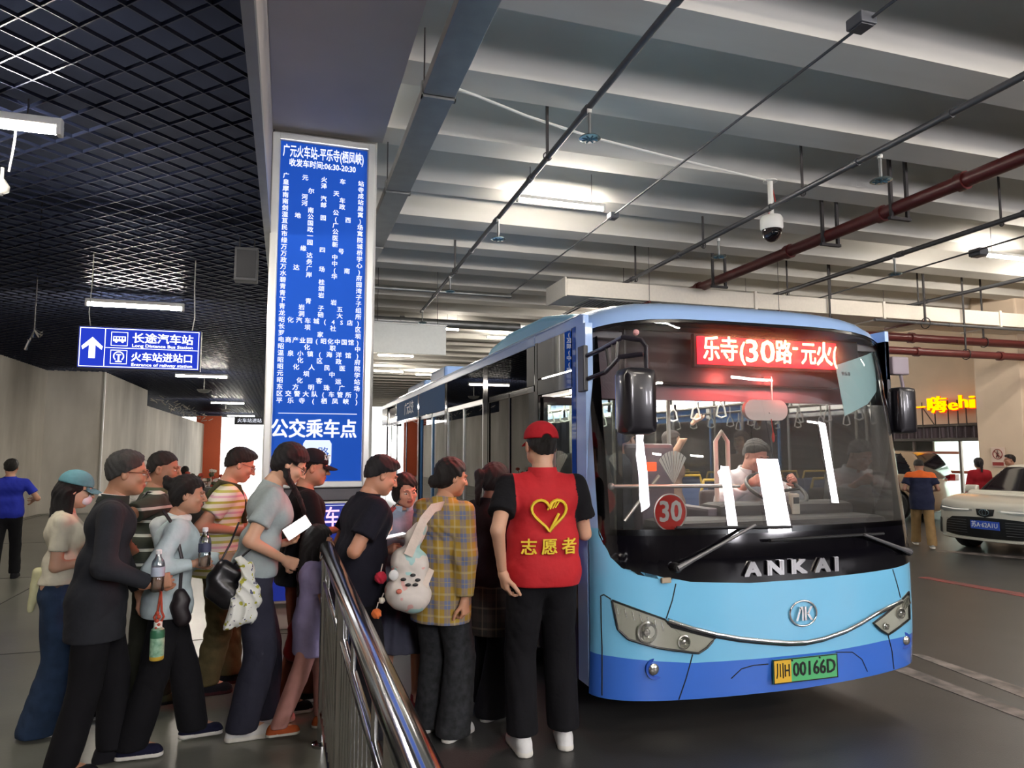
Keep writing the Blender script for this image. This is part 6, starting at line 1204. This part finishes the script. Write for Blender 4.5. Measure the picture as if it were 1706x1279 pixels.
def leafmat(nm, base, c1, c2, sc):
    m = bpy.data.materials.new(nm); m.use_nodes = True; nt = m.node_tree; b = nt.nodes['Principled BSDF']; b.inputs['Roughness'].default_value = .85; tc = nt.nodes.new('ShaderNodeTexCoord'); prev = None
    for i, (c, s, th) in enumerate(((c1, sc, .60), (c2, sc*1.25, .63))):
        n = nt.nodes.new('ShaderNodeTexNoise'); n.noise_dimensions = '4D'; n.inputs['W'].default_value = i*3.1; n.inputs['Scale'].default_value = s; nt.links.new(tc.outputs['Object'], n.inputs['Vector']); g = nt.nodes.new('ShaderNodeMath'); g.operation = 'GREATER_THAN'; g.inputs[1].default_value = th; nt.links.new(n.outputs[0], g.inputs[0]); x = nt.nodes.new('ShaderNodeMix'); x.data_type = 'RGBA'; nt.links.new(g.outputs[0], x.inputs[0]); x.inputs[7].default_value = lin(c)
        if prev is None: x.inputs[6].default_value = lin(base)
        else: nt.links.new(prev, x.inputs[6])
        prev = x.outputs[2]
    nt.links.new(prev, b.inputs['Base Color']); return m
FL = leafmat('floral_print', '#dcded6', '#a8a83c', '#4c4f68', 26)
soft('scarf', [(wp(404, 936, ys), wp(412, 944, ys), .030, .030, .02), (wp(412, 950, ys), wp(394, 1030, ys), .028, .045, .03), (wp(412, 950, ys), wp(414, 1025, ys), .026, .050, .03), (wp(414, 950, ys), wp(430, 1000, ys), .022, .032, .03), (wp(394, 1000, ys), wp(382, 1042, ys), .035, .032, .02), (wp(400, 932, ys), wp(392, 930, ys), .016, .012, .01)], FL, 'knotted floral scarf hanging from the black handbag strap', 'scarf', -.012, .005)
# shoulder bag of the hooded woman
yh = HW_['root'].location.y-.17; sb = soft('shoulder_bag', [(wp(297, 1010, yh), wp(304, 1030, yh), .045, .045, .03), (wp(300, 990, yh), wp(306, 1000, yh), .035, .035, .03)], mat('bag_dark', '#1b1418', .5), 'small dark shoulder bag at the hip of the hooded woman', 'bag', .004); o_ = Vector(sb.location)
a = MB(); a.tube([Vector(wp(300, 985, yh))-o_, Vector(wp(303, 930, yh-.02))-o_, Vector(wp(292, 880, yh))-o_, Vector(wp(272, 850, yh+.05))-o_], .009, 6); a.build('bag_strap', mat('bag_dark', '#1b1418', .5), sb, 60)
# white rucksack with patches
yr = py_-.14; RK = leafmat('rucksack_print', '#cfc8bf', '#9fc4c0', '#d8a8a0', 9)
rk = soft('rucksack', [(wp(672, 985, yr), wp(688, 990, yr), .105, .105, .06), (wp(675, 935, yr), wp(690, 940, yr), .085, .085, .06), (wp(690, 895, yr), wp(700, 880, yr+.02), .055, .045, .05)], RK, 'white patterned rucksack with pastel patches on the plaid-shirted woman', 'bag', .009, .008); o_ = Vector(rk.location)
STR = cloth('strap_cream', '#cdbfb2'); a = MB(); pts = [wp(688, 900, yr-.02), wp(700, 870, yr-.02), wp(712, 848, yr-.0), wp(728, 842, yr+.10)]
def ribbon(mb, pts, w, t=.006):
    pts = [Vector(q) for q in pts]; vs = []
    for i, q in enumerate(pts): d = (pts[min(i+1, len(pts)-1)]-pts[max(i-1, 0)]).normalized(); n = d.cross(Vector((0, 1, 0))).normalized(); vs += [q+n*w/2, q-n*w/2, q-n*w/2+Vector((0, t, 0)), q+n*w/2+Vector((0, t, 0))]
    mb.add(vs, [(4*i+j, 4*i+(j+1) % 4, 4*i+4+(j+1) % 4, 4*i+4+j) for i in range(len(pts)-1) for j in range(4)]+[(0, 1, 2, 3), (4*len(pts)-4, 4*len(pts)-1, 4*len(pts)-2, 4*len(pts)-3)])
ribbon(a, [Vector(q)-o_ for q in (wp(680, 925, yr-.09), wp(694, 893, yr-.08), wp(706, 866, yr-.05), wp(722, 846, yr-.01), wp(738, 842, yr+.06), wp(746, 850, yr+.14))], .052); a.build('rucksack_strap', STR, rk, 40)
a = MB(); ribbon(a, [Vector(q)-o_ for q in (wp(697, 1010, yr-.09), wp(708, 975, yr-.07), wp(719, 948, yr-.02))], .035); a.build('rucksack_strap', STR, rk, 40)
a = MB()
for (x, y_, s) in ((660, 965, .0), (676, 958, 1), (684, 966, 2), (668, 974, 1), (680, 974, 0)): q = Vector(wp(x+12, y_, yr-.118))-o_; a.sphere(q, (.017, .006, .010), 8)
a.build('black_patch', BLACKP, rk, 60); q = Vector(wp(656, 958, yr-.09))-o_; a = MB(); a.sphere(q, (.028, .012, .030), 12); a.build('badge', SHW, rk, 60); q = Vector(wp(665, 985, yr-.11))-o_; a = MB(); a.sphere(q, (.016, .008, .014), 12); a.build('pink_patch', mat('patch_pink', '#c9705c', .7), rk, 60)
def blob(nm, px, py, y, r, c, label):
    t = thing(nm, label, 'toy', tuple(wp(px, py, y))); F = Field((-r*1.5,)*3, (r*1.5,)*3, .004); F.ell((0, 0, 0), (r, r, r), 0); F.bend(lambda X, Y, Z: .003*np.sin(160*X)*np.sin(150*Y)*np.sin(170*Z)+.0015*np.sin(300*X+200*Z)); np_mesh('pompom', [F.mesh()], mat('fluff_'+c.lstrip('#'), c, .95), t); MB().tube([(0, 0, r*.8), (.01, 0, r*2.2)], .003, 5).build('loop', STR, t); return t
blob('pompom_charm', 634, 962, yr-.02, .034, '#a81c34', 'crimson pompom charm hanging from the white rucksack'); blob('plush_charm', 627, 1022, yr-.02, .028, '#d06a34', 'orange plush charm dangling below the white rucksack'); blob('plush_charm', 636, 1000, yr-.02, .018, '#c9c2b4', 'tiny cream plush charm above the orange one')
blob('hair_bobble', 583, 985, NM['root'].location.y-.16, .026, '#b0a070', 'straw coloured charm peeping over the railing beside the navy polo man')
# red shopping bag and red fan-like flyer
yc = CMn['root'].location.y-.18; soft('shopping_bag', [(wp(490, 1050, yc), wp(488, 1085, yc), .035, .060, .03), (wp(496, 1010, yc), wp(491, 1045, yc), .012, .035, .03)], mat('bag_red', '#8c1c20', .5), 'red plastic shopping bag hanging behind the girl', 'bag', .008)
t = thing('red_flyer', 'dark red patterned flyer held up by the smiling woman', 'flyer', tuple(wp(640, 862, BW['root'].location.y-.25))); a = MB(); a.prism([(-.07, -.05), (-.05, -.075), (.075, .055), (.06, .08)], -.003, .003, 1); a.build('flyer_sheet', mat('flyer_red', '#a02420', .6, noise=.5, nscale=60, dark='#3a1210'), t); a = MB(); a.tube([(.055, -.004, .06), (.10, -.004, .115)], .004, 5); a.build('flyer_stick', BLACKP, t)
# hand prop: white snack of the smiling woman
t = thing('tissue', 'crumpled white tissue at the chest of the smiling woman', 'tissue', tuple(wp(668, 893, BW['root'].location.y-.30))); F = Field((-.05,)*3, (.05,)*3, .004); F.ell((0, 0, 0), (.03, .02, .018), 0); F.bend(wrinkle(.006, 5, 1)); np_mesh('tissue_sheet', [F.mesh()], SHW, t)
# ================================================================ office front, cars, shelf
OR = emat('sign_amber', '#ffa800', 1.0); RDM = mat('sign_red_side', '#b03018', .5, emit='#c02810', es=.5)
SF_X = 17.55
LS = thing('office_sign', 'glowing amber letters on a steel frame above the office awning', 'sign', (SF_X-.25, 14.9, 2.4))
# office faces -X; writing runs towards -Y
def sx(px, py): p = atX(px, py, SF_X-.25); return p.y-14.9, p.z-2.4
ROT = (R_(90), 0, R_(-90))
for s, px0, px1, py, sz in (('一', 1519, 1541, 681, .40), ('嗨', 1545, 1576, 677, .50), ('e', 1580, 1595, 675, .45), ('h', 1598, 1612, 670, .50), ('i', 1615, 1624, 670, .50)):
    y0, z0 = sx(px0, py); y1, _ = sx(px1, py); o = text('sign_letter', s, sz, OR, LS, (0, (y0+y1)/2, z0), ROT, ext=.03, off=.004, fit=abs(y1-y0))
    o2 = o.copy(); o2.data = o.data.copy(); o2.name = 'letter_backing'; COL.objects.link(o2); o2.data.materials[0] = RDM; o2.location = (.05, (y0+y1)/2+.01, z0-.015); o2.scale = (1.02, 1.04, 1)
fm = mat('frame_dark', '#3c3630', .5)
zb = -.08; ys_ = [sx(px, 690)[0] for px in (1533, 1554, 1576, 1592, 1606, 1624)]; a = MB()
for y in ys_: MB().tube([(.08, y, zb), (.08, y, .62)], .018, 5).build('frame_post', fm, LS)
for (ya, za, yb_, zb_) in ((ys_[0], .5, ys_[1], zb), (ys_[-1], .5, ys_[-1]-.42, .05)): MB().tube([(.08, ya, za), (.08, yb_, zb_)], .016, 5).build('frame_brace', fm, LS)
MB().tube([(.08, 4.0, zb), (.08, -1.75, zb)], .022, 6).build('frame_rail', fm, LS)
# corrugated awning
AW = thing('corrugated_awning', 'dark corrugated sheet awning band above the office window', 'awning', (SF_X, 13.15, 1.98)); cm = mat('corrugated_brown', '#4a4044', .3, metal=.6)
a = MB(); n = 150; vs = []
for i in range(n+1): y = 5.0*i/n; x = -.10-.045*math.sin(y*2*math.pi/.26); vs += [(x, y, 0), (x, y, .36)]
a.add(vs, [(2*i, 2*i+2, 2*i+3, 2*i+1) for i in range(n)]); a.build('corrugated_sheet', cm, AW, 60, fix=False); MB().bbox(-.17, .0, 0, 5.0, -.06, .01, .006).build('awning_bottom_trim', fm, AW); MB().bbox(-.17, .0, 0, 5.0, .35, .40, .006).build('awning_top_trim', fm, AW)
a = MB(); vs = []
for i in range(25): y = -.45+.45*i/24; x = -.10-.045*math.sin(y*2*math.pi/.26); vs += [(x, y, -1.98), (x, y, .36)]
a.add(vs, [(2*i, 2*i+2, 2*i+3, 2*i+1) for i in range(24)]); a.build('corrugated_jamb', cm, AW, 60, fix=False)
# shop window: frame, panes, lit room
SH = thing('office_window', 'lit glass front of the office with red-brown bars', 'window', (SF_X, 13.15, 0)); 
for y in (0, .06+1.55, 3.1, 4.7): MB().bbox(-.05, .03, y, y+.07, 0, 1.95, .006).build('window_post', mat('post_grey', '#6a5f58', .5), SH)
for z, nm in ((.0, 'window_sill'), (1.90, 'window_head')): MB().bbox(-.05, .03, 0, 4.8, z, z+.07, .006).build(nm, mat('post_grey', '#6a5f58', .5), SH)
for y in (.07, 1.7, 3.2): MB().bbox(-.035, .01, y, y+1.5, 1.02, 1.10, .004).build('window_bar', mat('bar_rust', '#a0533c', .5), SH); MB().box(-.012, -.006, y, y+1.5, .07, 1.9).build('pane', mat_glass('shop_glass', '#e8f0ee', .04), SH)
MB().bbox(-.035, .01, 1.72, 3.1, 1.55, 1.62, .004).build('window_bar', mat('bar_rust', '#a0533c', .5), SH)
PW_ = mat('office_wall_white', '#e4e8e4', .6); struct(MB().box(20.5, 20.7, 11, 19, 0, 3).build('wall_office_back', PW_)); struct(MB().box(17.7, 20.6, 12.6, 12.8, 0, 3).build('wall_office_side', PW_)); struct(MB().box(17.7, 20.6, 18.2, 18.4, 0, 3).build('wall_office_side', PW_)); struct(MB().box(17.7, 20.6, 11, 19, 2.6, 2.7).build('ceiling_office', PW_)); area('office_light', (19, 15.2, 2.5), (0, 0, 0), 2, 4, 330, (.95, 1, .97))
PO = thing('office_poster', 'poster with orange landscape inside the office window', 'poster', (SF_X+.06, 16.1, 1.15)); MB().bbox(-.01, .01, -.42, .42, 0, .75, .003).build('poster_sheet', mat('poster_paper', '#cfc6b4', .6, noise=.5, nscale=9, dark='#8d7a66'), PO); MB().bbox(-.014, -.008, -.40, .40, .03, .26, .001).build('poster_band', mat('poster_orange', '#d8772c', .6), PO)
# prohibition sign on the pillar
NS = thing('prohibition_sign', 'small white no-pedestrians sign with red bar on the right hand pillar', 'sign', (16.13, 12.62, 1.38))
p = atX(1663, 762, 16.13); NS.location = (16.13, p.y, p.z-.22); MB().bbox(-.012, .01, -.17, .17, -.0, .46, .004).build('sign_plate', mat('plate_pink', '#d8c2b4', .5), NS); RDD = mat('prohib_red', '#8c2420', .5); MB().bbox(-.016, -.012, -.14, .14, .03, .11, .001).build('sign_bar', RDD, NS)
a = MB(); a.tube([(-.016, .115*math.cos(t), .30+.115*math.sin(t)) for t in [2*math.pi*i/24 for i in range(25)]], .009, 6, caps=False); a.tube([(-.016, .08, .38), (-.016, -.08, .22)], .008, 6); a.build('sign_ring', RDD, NS, 60)
a = MB(); a.sphere((-.016, 0, .375), (.005, .017, .017), 8); a.tube([(-.016, 0, .35), (-.016, .005, .29), (-.016, .035, .22)], .012, 6); a.tube([(-.016, .005, .29), (-.016, -.03, .22)], .010, 6); a.tube([(-.016, -.04, .30), (-.016, 0, .34), (-.016, .04, .30)], .007, 6); a.build('walking_figure', mat('figure_dark', '#4a1c1a', .5), NS)
# cars ----------------------------------------------------------------
def wheel(car, x, y, r, w, nm='wheel'):
    M4 = Matrix.Translation((x, y, r)) @ Matrix.Rotation(R_(90), 4, 'Y'); o = MB().lathe([(r*.62, -w/2), (r*.94, -w/2), (r, -w*.35), (r, w*.35), (r*.94, w/2), (r*.62, w/2)], 32, M=M4).build(nm, RUB, car, 50); MB().lathe([(r*.64, -w*.46), (r*.62, w*.46), (r*.3, w*.40), (r*.1, w*.44)], 24, M=M4).build('wheel_rim', mat('alloy', '#77787c', .3, metal=.8), o, 50)
    a = MB()
    for i in range(5):
        for s in (-1, 1): a.box(-r*.06, r*.06, r*.12, r*.62, s*w*.47-.01, s*w*.47+.01, M=M4 @ Matrix.Rotation(i*2*math.pi/5, 4, 'Z'))
    a.build('wheel_spoke', mat('alloy', '#77787c', .3, metal=.8), o)
def car(name, label, loc, heading, L, W, Hh, paint, hood, deck, cab, r, suv=False, vs=.026):
    """+Y is the nose.  Body from an implicit surface: lower shell, then the greenhouse"""
    t = thing(name, label, 'car', loc, R_(-heading)); F = Field((-W/2-.1, -L/2-.15, .08), (W/2+.1, L/2+.15, Hh*.80), vs)
    def d(X, Y, Z):
        yn = Y/(L/2); wx = W/2*(1-.10*np.abs(yn)**5-.03*((Z-.55)/.5)**2); top = np.where(Y > cab[0], hood-.14*np.clip((Y-cab[0])/(L/2-cab[0]), 0, 1)**2.2, np.where(Y < cab[3], deck, (hood+deck)/2+.02)); q1 = np.abs(X)-wx; q2 = np.abs(Y)-(L/2-.06-.10*(np.abs(X)/(W/2))**3*1.6-.05*np.clip(np.abs(Z-.55)-.12, 0, 1)*3); q3 = np.maximum(Z-top, .20-Z); m = .07; a = np.maximum(q1+m, 0)**2+np.maximum(q2+m, 0)**2+np.maximum(q3+m, 0)**2; return np.sqrt(a)-m+np.minimum(np.maximum(q1, np.maximum(q2, q3))+m, 0)
    F.put(d, (-W/2, -L/2, .1), (W/2, L/2, Hh), 0)
    ax = (L/2-.88, -L/2+.84)
    for sx_ in (-1, 1):
        for y in ax: F.cap((sx_*(W/2-.22), y, r), (sx_*(W/2+.15), y, r), r+.055, r+.055, .01, 's')
    np_mesh('car_body', [F.mesh()], paint, t, smooth=2)
    G = Field((-W/2, -L/2-.1, hood-.15), (W/2, L/2, Hh+.08), vs)
    y0, y1, y2, y3 = cab
    def g(X, Y, Z):
        h = np.clip((Z-(hood-.1))/(Hh-hood+.1), 0, 1); fy = y0+(y1-y0)*h; ry = y3+(y2-y3)*h**(1.6 if suv else 1); wx = (W/2-.06)*(1-.20*h**1.3); q1 = np.abs(X)-wx; q2 = np.maximum(Y-fy, ry-Y)*.75; q3 = np.maximum(Z-Hh-.0+.05*(np.abs(X)/(W/2))**2+.05*((Y-(y1+y2)/2)/1.2)**2, (hood-.14)-Z); m = .06; a = np.maximum(q1+m, 0)**2+np.maximum(q2+m, 0)**2+np.maximum(q3+m, 0)**2; return np.sqrt(a)-m+np.minimum(np.maximum(q1, np.maximum(q2, q3))+m, 0)
    G.put(g, (-W/2, -L/2, hood-.1), (W/2, L/2, Hh), 0); gl = mat('car_glass', '#15141a', .06, coat=.5)
    def mf(C):
        h = (C[:, 2]-hood)/(Hh-hood); o = (h > .86).astype(float); side_ = np.abs(C[:, 0]) > (W/2-.06)*(1-.20*np.clip(h, 0, 1)**1.3)-.05
        for yp in (.55*(y1+y2)/2 if False else (y1+y2)/2, ): o[side_ & (np.abs(C[:, 1]-yp) < .05)] = 1
        fy = y0+(y1-y0)*np.clip(h, 0, 1); ry = y3+(y2-y3)*np.clip(h, 0, 1)**(1.6 if suv else 1); o[side_ & ((fy-C[:, 1] < .09) | (C[:, 1]-ry < (.30 if suv else .16)))] = 1; return o
    np_mesh('greenhouse', [G.mesh()], [gl, paint], t, matfn=mf, smooth=2)
    for sx_ in (-1, 1):
        for y in ax: wheel(t, sx_*(W/2-.12), y, r, .21)
        MB().bbox(min(sx_*(W/2-.02), sx_*(W/2+.19)), max(sx_*(W/2-.02), sx_*(W/2+.19)), y0-.38, y0-.27, hood-.02, hood+.12, .035).build('side_mirror', paint, t, 60)
        a = MB(); a.tube([(sx_*(W/2-.012), y0-.3, hood-.2), (sx_*(W/2-.012), y3+.3, hood-.17)], .008, 5); a.build('body_crease', mat('crease', '#8c8a84', .4), t)
    return t
WHT = mat('car_white', '#d6d3c6', .2, coat=.7); BEI = mat('car_beige', '#a08a72', .25, coat=.6)
hdg = 262.; hv = Vector((math.sin(R_(hdg)), math.cos(R_(hdg)), 0)); rt = Vector((hv.y, -hv.x, 0))   # nose direction and the car's right
pl = atZ(1640, 878, .44); L_ = 4.55; cc = Vector((pl.x, pl.y, 0))-hv*(L_/2-.02); cc.z = 0
WCAR = car('white_sedan', 'white sedan with blue licence plate parked nose-out before the office', tuple(cc), hdg, L_, 1.78, 1.43, WHT, .92, .98, (1.25, .35, -.95, -1.75), .315)
def onnose(x, z): return L_/2-.06-.10*(abs(x)/.89)**3*1.6-.05*max(0, abs(z-.55)-.12)*3
def npoly(nm, poly, m, o=.012, th=.02, par=None):
    bm = bmesh.new(); f = bm.faces.new([bm.verts.new((x, 0, z)) for x, z in poly]); bmesh.ops.triangulate(bm, faces=[f]); x0, x1 = min(p[0] for p in poly), max(p[0] for p in poly); c = -.9
    while c < .9:
        if x0 < c < x1: bmesh.ops.bisect_plane(bm, geom=bm.verts[:]+bm.edges[:]+bm.faces[:], plane_co=(c, 0, 0), plane_no=(1, 0, 0))
        c += .075
    for z in (.3, .37, .44, .5, .56, .62, .68): bmesh.ops.bisect_plane(bm, geom=bm.verts[:]+bm.edges[:]+bm.faces[:], plane_co=(0, 0, z), plane_no=(0, 0, 1))
    for v in bm.verts: v.co.y = onnose(v.co.x, v.co.z)+o
    r = bmesh.ops.extrude_face_region(bm, geom=bm.faces[:]); [setattr(g.co, 'y', g.co.y-th) for g in r['geom'] if isinstance(g, bmesh.types.BMVert)]; bmesh.ops.recalc_face_normals(bm, faces=bm.faces[:])
    me = bpy.data.meshes.new(nm); bm.to_mesh(me); bm.free(); me.materials.append(m); return link(nm, me, par or WCAR)
GRL = mat('grille_black', '#0d0d0f', .4)
npoly('lower_grille', [(-.70, .30), (-.66, .50), (-.55, .57), (-.3, .585), (0, .59), (.3, .585), (.55, .57), (.66, .50), (.70, .30), (.5, .27), (0, .26), (-.5, .27)], GRL)
a = MB()
for z in (.33, .37, .41, .45, .49, .53):
    for s in (-1, 1): a.tube([(s*.66, onnose(.66, z)+.015, z), (s*.5, onnose(.5, z)+.016, z), (s*.3, onnose(.3, z)+.016, z)], .004, 4)
a.build('grille_slat', mat('slat_dark', '#55565a', .4), WCAR); npoly('upper_grille', [(-.12, .62), (-.14, .72), (.14, .72), (.12, .62), (0, .59)], GRL, .014); a = MB(); a.tube([(.075*math.cos(t), onnose(0, .67)+.03, .67+.048*math.sin(t)) for t in [2*math.pi*i/20 for i in range(21)]], .007, 6, caps=False); a.tube([(.028*math.cos(t), onnose(0, .67)+.03, .67+.045*math.sin(t)) for t in [2*math.pi*i/20 for i in range(21)]], .005, 6, caps=False); a.build('maker_emblem', CHROME, WCAR, 60)
for s in (-1, 1):
    npoly('headlamp', [(s*.20, .685), (s*.45, .66), (s*.70, .64), (s*.80, .68), (s*.78, .74), (s*.55, .72), (s*.20, .705)], mat('headlamp_glass', '#9a9c98', .1, coat=.6), .016); a = MB(); a.tube([(s*.25, onnose(.25, .70)+.022, .70), (s*.5, onnose(.5, .70)+.022, .695), (s*.74, onnose(.74, .70)+.026, .715)], .008, 5); a.build('daylight_strip', emat('drl', '#fff6e8', .25), WCAR)
    npoly('bumper_gill', [(s*.80, .28), (s*.77, .52), (s*.80, .54), (s*.83, .30)], GRL, .02)
npoly('bumper_lip', [(-.78, .24), (-.5, .225), (0, .22), (.5, .225), (.78, .24), (.76, .27), (0, .25), (-.76, .27)], WHT, .035, .05)
PLB = npoly('licence_plate', [(-.22, .405), (.22, .405), (.22, .535), (-.22, .535)], mat('plate_blue', '#27459c', .4, emit='#27459c', es=.08), .035, .012)
text('plate_text', '苏A·62A1U', .105, SHW, PLB, (0, onnose(0, .47)+.042, .470), (R_(90), 0, R_(180)), off=.0012, fit=.40)
pc_ = atZ(1562, 868); sh_ = -22.; sv = Vector((math.sin(R_(sh_)), math.cos(R_(sh_)), 0))
SUV = car('beige_suv', 'beige sport utility car parked behind the bus mirror', (pc_.x+sv.x*1.35-.2, pc_.y+sv.y*1.35+.75, 0), sh_, 4.6, 1.85, 1.66, BEI, 1.08, 1.12, (1.1, .45, -1.85, -2.2), .36, True)
for s in (-1, 1): MB().bbox(min(s*.62, s*.90), max(s*.62, s*.90), -2.30, -2.10, .92, 1.08, .02).build('tail_lamp', mat('tail_red', '#5c1414', .2, emit='#7c1414', es=.25), SUV)
# white wire display rack behind the queue
RKX = atZ(212, 905); RT = thing('wire_rack', 'white wire display rack standing against the pale wall', 'rack', (RKX.x, RKX.y, 0)); zt_ = atY(215, 762, RKX.y).z
for x in (-.32, 0, .32): MB().tube([(x, 0, 0), (x, 0, zt_)], .018, 6).build('rack_post', WHITEP, RT)
n = 14
for i in range(n):
    z = .2+(zt_-.25)*i/(n-1); a = MB()
    for x in (-.30, .02): a.tube([(x, -.10, z+.03), (x+.03, -.02, z), (x+.25, -.02, z), (x+.28, -.10, z+.03)], .008, 4); a.box(x+.03, x+.25, -.09, -.02, z-.004, z+.004)
    a.build('rack_shelf', WHITEP, RT)
# flowers / trinkets stand near the orange panel
fp = atZ(345, 905); FS = thing('flower_stand', 'small flower display with pale and red blossoms before the orange panel', 'flowers', (fp.x, fp.y, 0)); ft = atY(345, 790, fp.y).z
MB().lathe([(.30, 0), (.34, .05), (.36, ft-.3), (.32, ft-.22)], 20).build('flower_tub', mat('tub_dark', '#2b2524', .6), FS, 50); 
for i in range(26):
    x, y, z = (RNG.rand()-.5)*.7, (RNG.rand()-.5)*.4, ft-.22+RNG.rand()*.3; a = MB(); a.sphere((x, y, z), (.05, .05, .035), 7); a.tube([(x, y, z), (x*.5, y*.5, ft-.35)], .006, 4); a.build('blossom', mat(*[('bloom_cream', '#e8d8c8', .7), ('bloom_red', '#b0402c', .7), ('bloom_leaf', '#4a4a34', .8)][i % 3]), FS)
